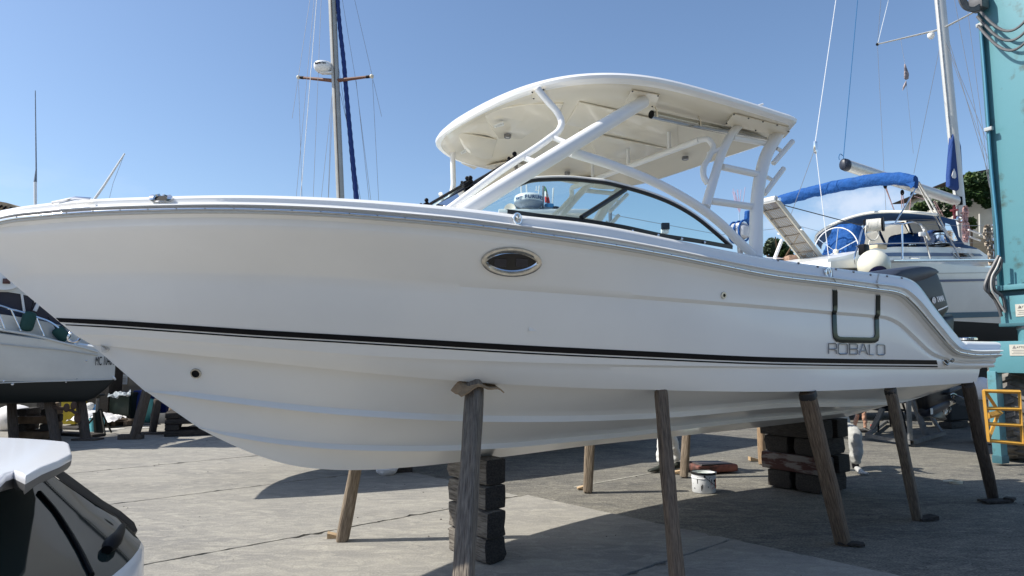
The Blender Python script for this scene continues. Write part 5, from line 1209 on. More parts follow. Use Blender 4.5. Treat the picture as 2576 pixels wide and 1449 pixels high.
# ================================================================ SAILBOAT (right)
HD = Vector((.85, .527, 0)); ND = Vector((.527, -.85, 0)); QS = Vector((7.0, 12.5, 0))
def onP(u, v, P0, n):
    r = ray(u, v); return C0 + r * ((P0 - C0).dot(n) / r.dot(n))
def SW(u, v, wv=0.0): return onP(u, v, QS - ND * wv, ND)       # plane along the hull at wv metres in from the near side
def ST(u, v, s): return onP(u, v, QS + HD * s, HD)              # plane across the hull, s metres forward of the stern
def SB(s, wv, z): return QS + HD * s - ND * wv + Vector((0, 0, z))
SWH = mat('aged_white_gelcoat', (.84, .84, .80), .28, coat=.4, var=.06, vscale=1.5); NAVY = mat('navy_stripe', (.02, .07, .20), .3); BOOTB = mat('blue_boot', (.03, .14, .22), .4); ANTI = mat('black_antifouling', (.012, .013, .014), .8)
BLUE = mat('blue_canvas', (.003, .078, .30), .85, var=.15, vscale=7, bump=.8, bscale=9, bdist=.05); NAVYC = mat('navy_canvas', (.012, .07, .19), .8, var=.15, bump=.3, bscale=12)
ALU = mat('mast_aluminium', (.62, .61, .57), .38, metal=.35, var=.05); ROPEW = mat('white_rope', (.68, .66, .60), .85, bump=.6, bscale=60); ROPEP = mat('pink_rope', (.62, .38, .35), .85, var=.3, vscale=30); WIRE = mat('rigging_wire', (.32, .32, .33), .4, metal=.6); ROPEG = mat('beige_rope', (.50, .42, .33), .85, var=.35, vscale=25)
sail = thing('sailboat', 'white sailboat with blue canvas, wheel and raised gangway behind the stern', 'sailboat', QS)
def gen_hull(parent, O_, fwd, near, L_, B_, zs, zk, zw, m, nt=36, full_=2.2, tw=.8, p=.62, q=1.15, name='hull', bandz=None):
    """displacement hull; O_ is the stern centre on the ground. zs, zk: functions of t (0 stern, 1 bow)"""
    rows_t, mats_ = [], []; ts = np.linspace(0, 1, nt)
    def hb(t): return B_ / 2 * (tw + (1 - tw) * math.sin(min(1, t / .45) * math.pi / 2)) * (1 - max(0, (t - .4) / .6) ** full_)
    phs = []
    def P(t, z, sd):
        a = (zs(t) - z) / max(1e-4, zs(t) - zk(t)); a = min(1, max(0, a)); fi = math.asin(a ** (1 / q)) ; y = hb(t) * max(0, math.cos(fi)) ** p
        return O_ + fwd * (L_ * t + .0) + near * y * sd + Vector((0, 0, z))
    k = MB(); levels = []
    lv = [('s', i / 8) for i in range(9)] + [('k', (i + 1) / 8) for i in range(8)]
    def zz(t, l):
        zwt = min(max(zw, zk(t)), zs(t)); return zs(t) + (zwt - zs(t)) * l[1] if l[0] == 's' else zwt + (zk(t) - zwt) * (math.sin(l[1] * math.pi / 2))
    for sd in (1, -1): k.grid([[P(t, zz(t, l), sd) for t in ts] for l in lv])
    k.grid([[P(0, zz(0, l), 1) for l in lv], [P(0, zz(0, l), -1) for l in lv]])
    o = obj(name, k, m, parent, smooth=45)
    Mi = ROOTM[o.name]
    for f in o.data.polygons:
        z = (Mi @ f.center).z
        f.material_index = 1 if z < zw else 0
        if bandz and len(m) > 2 and zw <= z < zw + bandz: f.material_index = 2
    k = MB(); k.grid([[O_ + fwd * L_ * t + near * hb(t) * sd * .995 + Vector((0, 0, zs(t) - .02 + .05 * (1 - sd * sd))) for t in ts] for sd in (-1, -.5, 0, .5, 1)]); obj('deck', k, m[0], parent, smooth=60)
    return P, hb
OS = QS - ND * 1.62 - HD * .1
PS_, hbS = gen_hull(sail, OS, HD, ND, 12.0, 3.5, lambda t: 3.44 + .03 * t * 12 - .0 * t, lambda t: 1.55 + 1.5 * max(0, (.14 - t) / .14) ** 1.3 + 1.9 * max(0, (t - .8) / .2) ** 2, 2.40, [SWH, ANTI], tw=.93)
def side(u, v): return SW(u, v, -.04)
# fin keel and supports
k = MB(); k.inflate([OS + HD * a + Vector((0, 0, z)) for a, z in ((4.6, 1.8), (7.2, 1.8), (6.9, .15), (5.0, .15))], ND, .12, 4, 3, .1); obj('keel', k, ANTI, sail)
def hugging(name, pts, h, m, off=.015, n=30, thick=None):
    """a band lying on the near hull side, pts in the picture"""
    P = [SW(u, v, 0) for u, v in crom(pts, n)]; rows = [[], []]
    for p_ in P:
        s = (p_ - OS).dot(HD); t = min(.98, max(0.002, s / 12.0))
        for j, z in enumerate((p_.z + h / 2, p_.z - h / 2)):
            rows[j].append(PS_(t, z, 1) + ND * off)
    k = MB(); k.grid(rows); return obj(name, k, m, sail, smooth=60)
hugging('stripe', [(2262, 708), (2400, 706.5), (2530, 704.5)], .045, NAVY); hugging('boot_stripe', [(2262, 795), (2400, 793), (2530, 790)], .11, BOOTB); hugging('moulding', [(2262, 689), (2400, 688), (2530, 686)], .012, SEAL)
hugging('rub_rail', [(2240, 658), (2400, 657.5), (2530, 657)], .045, DARKSTEEL, .03)
hugging('rub_rail_strip', [(2240, 656), (2400, 655.5), (2530, 655)], .016, CHROME, .05)
def spoly(name, pts, w0, w1, m, crop=cH, smooth=0, b=False):
    """outline traced on the near side, given its true width across the boat"""
    P = [SW(*crop(*q), w0) for q in pts]; k = MB(); k.prism(P, -ND * (w1 - w0)); return obj(name, k, m, sail, smooth)
spoly('coaming', [(560, 1115), (720, 1085), (830, 1055), (1000, 1015), (1200, 1000), (1700, 1003), (1985, 1022), (2125, 1120), (2125, 1150), (560, 1200)], .3, 3.0, SWH)
spoly('side_deck', [(590, 1140), (830, 1110), (1230, 1128), (2125, 1128), (2125, 1180), (590, 1200)], .08, 3.2, SWH)
k = MB(); a = [SW(*cH(*q), .285) for q in ((930, 1090), (1010, 1062), (1200, 1055), (1450, 1055), (1680, 1058), (1740, 1062), (1745, 1088), (1450, 1088), (1200, 1090))]; k.add(a, [tuple(range(9))]); obj('navy_band', k, NAVY, sail, smooth=0)
k = MB(); a = [SW(*cH(*q), .285) for q in ((1915, 1062), (2000, 1065), (2030, 1088), (1950, 1088))]; k.add(a, [(0, 1, 2, 3)]); obj('navy_band', k, NAVY, sail, smooth=0)
wd0 = [SW(*cH(*q), .275) for q in ((1740, 1055), (1885, 1055), (1925, 1102), (1785, 1102))]; k = MB(); k.add(wd0, [(0, 1, 2, 3)]); wn_ = obj('cabin_window', k, DGLASS, sail, smooth=0); k = MB(); k.tube(wd0 + [wd0[0]], .012, 6); obj('window_frame', k, SWH, wn_)
# transom steps
k = MB(); k.box(SB(-.35, 1.6, 2.95), (.8, 2.6, .5), Matrix((HD, -ND, Vector((0, 0, 1)))).transposed()); obj('swim_platform', k, SWH, sail, smooth=0)
pl = MB(); [pl.sph(SB(-.2 - .07 * i, .9 + .09 * j, 3.205), .012, 6, 4) for i in range(4) for j in range(14)]; o = obj('grip_studs', pl, mat('pale_stud', (.8, .8, .78), .5), sail); o['kind'] = 'stuff'
# ball fender
c = SW(*cH(998, 1178), -.25); f = thing('ball_fender', 'large cream ball fender with navy end hanging at the sailboat stern', 'fender', c); k = MB(); k.sph(c, .265, 32, 20, (1, 1, 1.05)); obj('ball', k, mat('cream_vinyl', (.76, .73, .60), .35, coat=.3), f, smooth=80)
k = MB(); dcap = Vector((-.12, -.72, -.66)).normalized(); Mx = dcap.to_track_quat('Z', 'Y').to_matrix(); k.lathe([(.268 * math.sin(a_), .272 * math.cos(a_)) for a_ in np.linspace(.60, 0.0, 8)] + [(0, .34)], c, Mx, 24); obj('end_cap', k, mat('navy_vinyl', (.012, .012, .07), .3), f, smooth=60)
# bimini roll and its legs
bl = [cH(50, 582), cH(180, 540), cH(350, 492), cH(560, 440), cH(780, 398), cH(1000, 362), cH(1180, 350), cH(1320, 362), cH(1395, 380)]
zb = 5.08; P = []
for i, q in enumerate(bl): P.append(onP(*q, QS + HD * .75, HD))
Q = [Vector(q) for q in crom([tuple(p) for p in P], 90)]; rn = random.Random(4); k = MB(); n = 22; rows = []
for i, p_ in enumerate(Q):
    t = i / 89; rr_ = .115 + .004 * math.sin(9 * t * 6.28) + rn.uniform(-.003, .003); row = []
    for j in range(n):
        th = 2 * math.pi * j / n; r_ = rr_ * (1 + .035 * math.sin(3 * th + 31 * t) + .04 * math.sin(7 * th - 54 * t) + rn.uniform(-.008, .008)); row.append(p_ + HD * math.cos(th) * r_ * .8 + Vector((0, 0, math.sin(th) * r_ * (1.25 if math.sin(th) < 0 else .95))))
    rows.append(row)
k.grid(rows, closed_u=True); k.f.append(tuple(range(n))); k.f.append(tuple(reversed(range(89 * n, 90 * n)))); obj('bimini_roll', k, BLUE, sail, smooth=60)
k = MB(); a = ST(*cH(1300, 400), .68); k.add([ST(*cH(1290, 400), .66), ST(*cH(1385, 385), .66), ST(*cH(1378, 420), .66), ST(*cH(1345, 452), .66), ST(*cH(1335, 430), .66)], [(0, 1, 2, 3, 4)]); obj('canvas_flap', k, BLUE, sail, smooth=0, solid=.01)
def stube(name, pts, wv, r, m=CHROME, crop=cH, n=20, parent=sail):
    ws = wv if isinstance(wv, (list, tuple)) else [wv] * len(pts); P = [SW(*crop(*q), w_) for q, w_ in zip(pts, ws)]; Q = [Vector(q) for q in crom([tuple(p) for p in P], n)] if len(P) > 2 else P; k = MB(); k.tube(Q, r, 8); return obj(name, k, m, parent)
stube('bimini_leg', [(1395, 370), (1600, 760), (1760, 1010), (1808, 1112)], .10, .018); stube('bimini_leg', [(1420, 385), (1560, 620), (1700, 900)], .12, .018); stube('bimini_brace', [(1410, 425), (1195, 782)], [.12, .1], .014)
stube('rail', [(820, 1162), (815, 1110), (850, 990), (905, 815), (930, 792), (1060, 790), (1250, 787), (1420, 783), (1445, 800), (1475, 900), (1530, 1112)], .08, .016, n=60)
stube('rail', [(832, 995), (950, 980), (1150, 968), (1480, 965)], .08, .012); stube('stanchion', [(1265, 790), (1268, 1118)], .08, .016)
stube('lifeline', [(1430, 785), (1800, 800), (2125, 800)], .08, .005, WIRE); stube('lifeline', [(1480, 965), (2125, 962)], .08, .005, WIRE)
stube('stanchion', [(2120, 790), (2125, 1120)], .08, .014)
stube('rod_tube', [(1465, 822), (1520, 930)], .06, .032, n=4); k = MB(); k.bbox(SW(*cH(1455, 880), .06), (.12, .06, .08), None, .01); obj('clamp', k, PIPE, sail)
stube('cleat', [(1340, 1103), (1420, 1103)], .14, .02, n=4)
# reel of rope
c = SW(*cH(1000, 795), .02); ax = Vector((.82, -.57, 0)); rl = thing('rope_reel', 'white rope wound on a black reel on the stern rail', 'rope reel', c); k = MB()
k.tube([c - ax * .13, c + ax * .13], .095, 20); obj('core', k, ROPEW, rl)
for i in range(13):
    k = MB(); q = c + ax * (-.12 + .02 * i); u_, v_ = Vector((.57, .82, 0)), Vector((0, 0, 1)); k.tube([q + (u_ * math.cos(a) + v_ * math.sin(a)) * .105 + ax * .004 * math.sin(a + i) for a in np.linspace(0, 2 * math.pi, 20)], .012, 6, cap=False); obj('rope_turn', k, ROPEW, rl)
for q in (-1, 1): k = MB(); k.tube([c + ax * q * .125, c + ax * q * .16], .13, 24); obj('flange', k, BLACK, rl)
stube('rope_tail', [(925, 800), (920, 870), (960, 930), (1010, 935), (1045, 870), (1035, 820)], -.05, .010, ROPEW, parent=rl, n=30); stube('rope_tail', [(960, 930), (950, 990), (958, 1055)], -.02, .010, ROPEW, parent=rl)
c = SW(*cH(903, 1030), .0); k = MB(); k.bbox(c, (.16, .12, .20), Matrix((HD, -ND, Vector((0, 0, 1)))).transposed(), .02); obj('black_box', k, BLACK, sail)
k = MB(); k.bbox(SW(*cH(1020, 1005), .4), (.34, .26, .09), Matrix((HD, -ND, Vector((0, 0, 1)))).transposed(), .04); obj('cushion', k, mat('tan_cushion', (.62, .52, .36), .8), sail)
# winches
def winch(q, wv, s_=1.0):
    c = SW(*cH(*q), wv); k = MB(); k.lathe([(.17 * s_, 0), (.17 * s_, .03), (.11 * s_, .05), (.085 * s_, .10), (.085 * s_, .2), (.12 * s_, .22), (.12 * s_, .25)], c, None, 24); o = obj('winch', k, CHROME, sail, smooth=50); k = MB(); k.lathe([(.12 * s_, .25), (.125 * s_, .27), (.10 * s_, .30), (0, .30)], c, None, 24); obj('winch_top', k, BLACK, o); k = MB(); k.lathe([(.19 * s_, -.02), (.19 * s_, .012), (.15 * s_, .014)], c, None, 24); obj('winch_base', k, BLACK, o)
winch((1620, 985), .35); winch((1345, 995), 1.2, .6)
# spray hood: roof, navy band, clear panels
def hood_sheet(name, top, bot, w0, m, solid=.01): 
    A_ = crom([cH(*q) for q in top], 24); B_ = crom([cH(*q) for q in bot], 24); k = MB(); k.grid([[SW(*q, w0) for q in A_], [SW(*(q * .5 + r_ * .5), w0 - .02) for q, r_ in zip(A_, B_)], [SW(*q, w0) for q in B_]]); return obj(name, k, m, sail, smooth=60, solid=solid)
redge = [(448, 960), (452, 905), (520, 845), (640, 780), (800, 722), (950, 688), (1100, 675), (1300, 676), (1480, 690), (1600, 705)]
CANV = mat('cream_canvas', (.76, .74, .66), .7)
A1 = crom([cH(*q) for q in redge], 44); lowc = [(500, 1025), (505, 985), (560, 935), (690, 868), (830, 815), (960, 775), (1100, 755), (1300, 748), (1480, 742), (1640, 750)]
A2 = crom([cH(*q) for q in lowc], 44); SA, SF = 1.45, 3.2
F1 = [ST(*q, SA) for q in A1]; F2 = [ST(*q, SF) for q in A2]
k = MB(); k.grid([F1, [a.lerp(b, .5) for a, b in zip(F1, F2)], F2]); obj('hood_roof', k, NAVYC, sail, smooth=60)
k = MB(); k.grid([[p_ + Vector((0, 0, .035)) - HD * .02 for p_ in F1], [a.lerp(b, .5) + Vector((0, 0, .05)) for a, b in zip(F1, F2)], [p_ + Vector((0, 0, .03)) for p_ in F2]]); obj('hood_top', k, CANV, sail, smooth=60)
k = MB(); k.tube([p_ + Vector((0, 0, .012)) for p_ in F1], .030, 8); obj('hood_edge', k, CANV, sail, smooth=60)
k = MB(); k.tube(F2, .014, 6); obj('hood_piping', k, mat('white_piping', (.75, .75, .73), .6), sail)
CLR = glass('clear_vinyl', (.90, .92, .94), .42, .08)
def pane(pts, w0=None, m=CLR, name='vinyl_window', fr=True):
    P = [(ST(*cH(*q), SF + .02) if w0 is None else SW(*cH(*q), w0)) for q in pts]; k = MB(); k.add(P, [tuple(range(len(P)))]); o = obj(name, k, m, sail, smooth=0)
    if fr: k = MB(); k.tube(P + [P[0]], .022, 5); obj('window_binding', k, NAVYC, o)
    return o
pane([(880, 850), (1000, 790), (1040, 850), (1110, 1000), (860, 1005)]); pane([(1030, 800), (1280, 772), (1390, 990), (1120, 1000)]); pane([(1310, 755), (1590, 748), (1680, 985), (1410, 990)])
pane([(1600, 705), (1690, 728), (1770, 745), (1800, 900), (1850, 975), (1975, 1015), (1960, 1028), (1780, 1003), (1700, 985), (1600, 748)], .45, NAVYC, 'hood_front', False)
pane([(1672, 775), (1715, 790), (1770, 900), (1788, 940), (1750, 948), (1700, 905), (1668, 830)], .42, CLR, 'vinyl_window', False)
# things seen through the hood
k = MB(); rn = random.Random(9)
def blob(name, pts, ax, wd_, m, parent, bumpy=.02, crop=cH, plane=None, lab=None, cat=None):
    P = [plane(*crop(*q)) for q in pts]; P = [Vector(q) for q in crom([tuple(p) for p in P] + [tuple(P[0])], 40)][:-1]; k = MB(); k.inflate(P, ax, wd_, 6, 2.2, .45); k.v = [tuple(Vector(p_) + Vector((rn.uniform(-1, 1), rn.uniform(-1, 1), rn.uniform(-1, 1))) * bumpy) for p_ in k.v]; o = obj(name, k, m, parent, smooth=60); return o
blob('cockpit_cover', [(1190, 985), (1200, 910), (1290, 885), (1400, 890), (1440, 870), (1520, 855), (1570, 870), (1600, 960), (1500, 990)], ND, .3, BLUE, sail, plane=lambda u, v: SW(u, v, 1.4))
blob('wheel_cover', [(520, 1118), (570, 1020), (610, 900), (660, 815), (760, 792), (870, 812), (888, 870), (860, 1000), (820, 1070), (700, 1080), (640, 1110)], HD, .22, BLUE, sail, .03, plane=lambda u, v: ST(u, v, 1.15))
k = MB(); k.bbox(ST(*cH(715, 1040), 1.4), (.2, .22, .36), Matrix((HD, -ND, Vector((0, 0, 1)))).transposed(), .06); obj('pedestal', k, SWH, sail)
# wheel
wcn = ST(*cH(638, 1045), .75); k = MB(); RWH = (ST(*cH(638, 820), .75) - wcn).length
k.tube([wcn + (ND * math.cos(a) + Vector((0, 0, math.sin(a)))) * RWH for a in np.linspace(0, 2 * math.pi, 49)], .011, 8, cap=False); wl_ = obj('steering_wheel', k, PIPE, sail)
for j in range(6):
    a = .35 + j * math.pi / 3; k = MB(); k.tube([wcn, wcn + (ND * math.cos(a) + Vector((0, 0, math.sin(a)))) * RWH], .010, 6); obj('spoke', k, CHROME, wl_)
k = MB(); k.sph(wcn, .055, 12, 8); obj('hub', k, mat('cream_hub', (.75, .72, .62), .4), wl_)
# boom, mast, spreaders, rigging
WC = 1.62
bE, bG = SW(*cH(712, 222), WC), SW(*cH(1775, 565), WC); bd = (bG - bE).normalized()
k = MB(); k.tube([bE + bd * .12, bG], [.105, .105], 18, ry=1.25); bo = obj('boom', k, ALU, sail, smooth=60)
k = MB(); k.tube([bE - bd * .03, bE, bE + bd * .10, bE + bd * .13], [.07, .105, .112, .108], 18, ry=1.25); obj('boom_end', k, COWL, bo, smooth=60)
k = MB(); k.bbox(bG + bd * .06, (.2, .12, .22), None, .02); obj('gooseneck', k, BLACK, bo)
mB, mT = SW(*cH(1812, 640), WC), SW(*cG(1622, 0), WC); md_ = (mT - mB).normalized(); mB2 = mB - md_ * 1.6; mT2 = mB + md_ * 15
SN = (mB - QS).dot(HD)
k = MB(); k.tube([mB2, mT2], .095, 18, ry=1.45); ms = obj('mast', k, ALU, sail, smooth=60); k = MB(); k.tube([mB2 - HD * .137, mT2 - HD * .137], .014, 6); obj('sail_track', k, DARKSTEEL, ms)
sj = SW(*cG(1640, 275), WC); tipL, tipR = ST(*cG(1032, 418), SN), ST(*cG(1985, 92), SN)
for tp_ in (tipL, tipR):
    k = MB(); k.tube([sj, tp_], [.045, .030], 8, ry=.5); sp_ = obj('spreader', k, ALU, ms, smooth=60); k = MB(); k.sph(tp_, .045, 10, 8); obj('spreader_end', k, BLACK, sp_)
c = sj.lerp(tipL, .16) + Vector((0, 0, -.14)); k = MB(); k.lathe([(.03, .09), (.085, .08), (.09, .02), (.05, -.05), (0, -.06)], c, None, 16); obj('deck_light', k, PIPE, ms, smooth=60)
def wire(name, a, b, r=.006, m=WIRE, parent=sail): k = MB(); k.tube([a, b], r, 5); return obj(name, k, m, parent)
up = lambda p_, z: p_ + Vector((0, 0, z))
wire('shroud', tipL, tipL.lerp(mT2, .75)); wire('shroud', tipL, SW(*cH(1112, 660), 3.2)); wire('shroud', tipL + Vector((0, 0, .0)), onP(*cG(1135, 0), mT2 - HD * 0, HD), .009, CHROME)
wire('shroud', tipR, SB(SN + .1, .05, 3.6)); wire('shroud', tipR, tipR.lerp(mT2, .75)); wire('lower_shroud', up(sj, -.15), ST(*cH(1375, 310), SN)); wire('lower_shroud', up(sj, -.1), SB(SN - .3, .1, 3.6)); wire('lower_shroud', up(sj, -.1), SB(SN + .4, .1, 3.6))
for a_, b_ in ((cG(1760, 0), cH(2090, 440)), (cG(1870, 0), cH(2110, 560)), (cG(1705, 380), cH(2090, 350))): wire('halyard', SW(*a_, .6), SW(*b_, .3), .006, WIRE)
# backstay with bridle, topping lift
blk = SW(*cG(447, 1385), WC); wire('backstay', blk + Vector((0, 0, .1)), SW(*cG(640, 0), WC), .008, PIPE); k = MB(); k.inflate([blk + HD * a + Vector((0, 0, z)) for a, z in ((-.04, .12), (.04, .12), (.05, -.08), (0, -.16), (-.05, -.08))], ND, .03, 3, 2, .3); obj('block', k, CHROME, sail)
sb_ = (blk - QS).dot(HD); wire('bridle', blk, ST(*cH(200, 740), sb_), .006, WIRE); wire('bridle', blk, ST(*cH(580, 1172), sb_), .008, PIPE)
wire('topping_lift', bE + Vector((0, 0, .12)), SW(*cG(845, 0), WC), .009, mat('blue_line', (.02, .13, .30), .7)); stube('line_end', [(705, 140), (680, 125), (668, 160), (672, 180)], WC, .008, MATS['blue_line'])
# burgee on the flag halyard
fa = sj.lerp(tipL, .62); wire('flag_halyard', fa, SW(*cG(1290, 600), 2.1), .004); wire('flag_halyard', SW(*cG(1303, 770), 2.1), SW(*cG(1370, 1449), 2.1), .004)
k = MB(); k.inflate([SW(*cG(*q), 2.1) for q in ((1288, 600), (1310, 660), (1325, 700), (1322, 745), (1300, 755), (1286, 740))], ND, .03, 3, 2, .6); k.inflate([SW(*cG(*q), 2.1) for q in ((1302, 760), (1306, 800), (1290, 825), (1268, 855), (1275, 815))], ND, .02, 3, 2, .6); obj('furled_flag', k, mat('flag_print', (.55, .45, .43), .8, col2=(.06, .06, .08), vscale=14), sail)
# sail cover at the mast
k = MB(); cvp = [SW(*cG(1727, 1250), WC), SW(*cH(1706, 180), WC), SW(*cH(1694, 330), WC), SW(*cH(1694, 435), WC), SW(*cH(1740, 462), WC), SW(*cH(1784, 475), WC), SW(*cH(1786, 300), WC), SW(*cH(1768, 100), WC)]
k.inflate(cvp, ND, .06, 5, 2.2, .2); obj('sail_cover', k, mat('royal_canvas', (.006, .045, .20), .8, bump=.5, bscale=8, bdist=.03), sail)
em = [SW(*cH(*q), WC - .075) for q in ((1752, 262), (1768, 300), (1772, 345), (1760, 357), (1738, 350), (1732, 330), (1742, 290))]; k = MB(); k.prism(em, ND * .01); obj('canvas_emblem', k, mat('emblem_white', (.7, .7, .7), .7), sail)
k = MB(); k.add([SW(*cH(1770, 0 + q), WC + .12) for q in (-60,)] + [SW(*cH(1795, 250), WC + .12), SW(*cH(1815, 300), WC + .12), SW(*cH(1800, 60), WC + .12)], [(0, 1, 2, 3)]); obj('genoa_cover', k, MATS['royal_canvas'], sail, solid=.05)
# ropes on boom and mast
for a_, b_ in (((1100, 430), (1190, 655)), ((1110, 430), (1182, 640)), ((1258, 480), (1262, 640)), ((1270, 480), (1284, 660)), ((1352, 500), (1336, 660)), ((1370, 520), (1485, 555)), ((1560, 570), (1620, 690)), ((1575, 570), (1650, 705))): wire('mainsheet', SW(*cH(*a_), WC), SW(*cH(*b_), WC + .1), .010, ROPEP)
for q in ((1105, 425), (1266, 488), (1360, 508)): k = MB(); k.sph(SW(*cH(*q), WC - .05), .07, 10, 8, (.6, .6, 1)); obj('block', k, BLACK, sail)
def coil(name, cx, cy, wpx, hpx, wv, m, lab, seed, n=9, crop=cH, th=.014):
    rnd = random.Random(seed); t = thing(name, lab, 'rope', SW(*crop(cx, cy), wv))
    for i in range(n):
        k = MB(); P = []; a0 = rnd.uniform(.5, 1) * wpx; ox = rnd.uniform(-.35, .35) * wpx
        for a in np.linspace(0, 2 * math.pi, 22): P.append(SW(*crop(cx + ox + a0 * .55 * math.sin(a) * (.5 + .5 * math.cos(a / 2) ** 2) + rnd.uniform(-2, 2), cy - hpx * .5 * math.cos(a) * rnd.uniform(.95, 1)), wv + rnd.uniform(-.05, .05)))
        k.tube(P, th, 5, cap=False); obj('strand', k, m, t)
    k = MB(); cc_ = SW(*crop(cx, cy - hpx * .12), wv); k.tube([cc_ + HD * .08 * math.cos(a) + ND * .08 * math.sin(a) for a in np.linspace(0, 2 * math.pi, 12)], th * 1.3, 5, cap=False); obj('lashing', k, m, t); return t
coil('rope_coil', 1858, 700, 45, 170, 1.35, ROPEP, 'pale pink rope coil hanging high on the mast', 1); coil('rope_coil', 1862, 860, 50, 190, 1.3, ROPEP, 'pale pink rope coil hanging lower on the mast', 2); coil('rope_coil', 1755, 670, 22, 130, 1.5, mat('red_rope', (.5, .12, .12), .8), 'thin red rope hanging beside the mast', 3, 5)
coil('rope_coil', 2068, 900, 50, 210, .0, ROPEG, 'beige rope bundle hung on the guardrail next to the hoist', 4, 12); coil('rope_coil', 2110, 1060, 60, 230, -.05, ROPEG, 'beige rope tail hanging down over the hull side', 5, 10); coil('rope_coil', 2130, 860, 50, 110, .1, ROPEW, 'off white rope bundle on the guardrail behind the hoist', 6, 8)
k = MB(); k.lathe([(.10, -.06), (.12, 0), (.10, .06), (.06, .07)], SW(*cH(1795, 745), WC - .15), Matrix.Rotation(R(90), 3, 'X'), 18); obj('mast_winch', k, CHROME, ms)
stube('boathook', [(1890, 840), (2030, 888)], .3, .018, PIPE, n=4); stube('boathook', [(1900, 905), (2000, 940)], .3, .022, PIPE, n=4)
# raised gangway with a perforated tread
gw = thing('gangway', 'raised folding gangway with perforated treads on the sailboat stern', 'gangway', SW(*cQ(1120, 1080), 1.6))
b0_, b1_ = onP(*cQ(990, 1100), QS - ND * 1.8, ND), None
bc = SW(*cQ(1120, 1085), 1.65); tcn = SW(*cQ(500, 290), 1.65); gd = (tcn - bc); GL = gd.length; gd.normalize(); gwid = .215; gn = ND.cross(gd)
for q in (-1, 1):
    k = MB(); c = (bc + tcn) / 2 + ND * q * gwid; k.box(c, (GL, .035, .09), Matrix((gd, ND, gn)).transposed()); obj('side_rail', k, mat('aged_rail', (.50, .47, .40), .5), gw, smooth=0)
PERF = mat('tan_tread', (.22, .19, .155), .6)
NP = 7
for i in range(NP):
    s0, s1 = GL * (i + .06) / NP, GL * (i + .94) / NP; k = MB(); nx, ny = 6, 9
    for a in range(nx):
        for b in range(ny):
            x0, x1 = s0 + (s1 - s0) * a / nx, s0 + (s1 - s0) * (a + 1) / nx; y0, y1 = -gwid + .03 + (2 * gwid - .06) * b / ny, -gwid + .03 + (2 * gwid - .06) * (b + 1) / ny; mx_, my_ = (x0 + x1) / 2, (y0 + y1) / 2; hr_ = .17
            O4 = [(x0, y0), (x1, y0), (x1, y1), (x0, y1)]; I4 = [(mx_ + (x - mx_) * 2 * hr_, my_ + (y - my_) * 2 * hr_) for x, y in O4]
            V = [bc + gd * x + ND * y for x, y in O4 + I4]; k.add(V, [(j, (j + 1) % 4, 4 + (j + 1) % 4, 4 + j) for j in range(4)])
    obj('tread', k, PERF, gw, smooth=0)
    k = MB(); k.box(bc + gd * (GL * i / NP), (.03, 2 * gwid, .04), Matrix((gd, ND, gn)).transposed()); obj('rung', k, PERF, gw, smooth=0)
for q in (-1, 1):
    for s_ in (.02, .5, .98): k = MB(); k.cyl(bc + gd * GL * s_ + ND * q * (gwid + .02), bc + gd * GL * s_ + ND * q * (gwid + .07), .035, 10); obj('hinge', k, CHROME, gw)
k = MB(); k.cyl(tcn - ND * gwid, tcn + ND * (gwid), .06, 14); obj('roller', k, PIPE, gw)
wire('hoist_line', tcn, SW(*cH(880, 800), .5), .010, mat('dark_line', (.03, .04, .05), .8)); stube('support_pole', [(-1, -1)] * 0 + [(62, 1110), (130, 935)], 2.2, .035, PIPE, n=3)
k = MB(); k.tube([SW(*cQ(930, 1100), 1.9), SW(*cQ(1120, 1090), 1.7), SW(*cQ(1250, 1070), 1.4)], .04, 8); obj('gangway_tube', k, PIPE, gw)
# small outboard with blue straps on the far rail
c = ST(*cF(1180, 1340), .2); so_ = thing('small_outboard', 'small grey outboard motor wrapped in blue straps on the far stern rail', 'outboard motor', c); k = MB(); k.inflate([c + ND * a + Vector((0, 0, z)) for a, z in ((-.24, -.12), (-.22, .10), (-.1, .2), (.12, .2), (.24, .08), (.24, -.14), (0, -.2))], HD, .17, 5, 2.4, .35); obj('cowling', k, mat('light_grey_cowl', (.42, .44, .47), .3), so_)
for a in (-.15, 0, .14): k = MB(); k.tube([c + ND * (a + .02 * math.sin(t)) + HD * .2 * math.cos(t) + Vector((0, 0, .24 * math.sin(t))) for t in np.linspace(0, 2 * math.pi, 18)], .025, 6, cap=False); obj('strap', k, BLUE, so_)
k = MB(); k.tube([c + Vector((0, 0, -.15)), c + Vector((0, 0, -.75))], [.08, .05], 10); obj('leg', k, DARKSTEEL, so_); text('lettering', 'HONDA', .1, basis((ND), Vector((0, 0, 1)), -HD, c - HD * .2 + Vector((0, 0, .06))), NAVY, so_, .002)
k = MB(); k.tube([c + Vector((0, 0, .25)), c + Vector((0, 0, .45))], .012, 6); obj('hook', k, CHROME, so_)
t = thing('tackle', 'purple and white tackle rope hanging above the small outboard', 'rope', c + Vector((0, 0, .5)))
rn = random.Random(8)
for i in range(9): k = MB(); a0 = rn.uniform(-.12, .16); k.tube([c + Vector((0, 0, .45)) + ND * .02, c + ND * a0 + Vector((0, 0, .7)) + HD * rn.uniform(-.05, .05), c + ND * (a0 * 1.4 - .02) + Vector((0, 0, 1.0 + rn.uniform(-.05, .05)))], .008, 5); obj('strand', k, mat('purple_rope', (.42, .36, .48), .8), t)
blob('far_canvas', [(1250, 1145), (1268, 1140), (1272, 1240), (1255, 1250)], HD, .1, BLUE, sail, .005, crop=cF, plane=lambda u, v: ST(u, v, .3))
stube('grill_rail', [(-20, 1100), (200, 1112), (330, 1118)], 2.6, .012, n=8); 
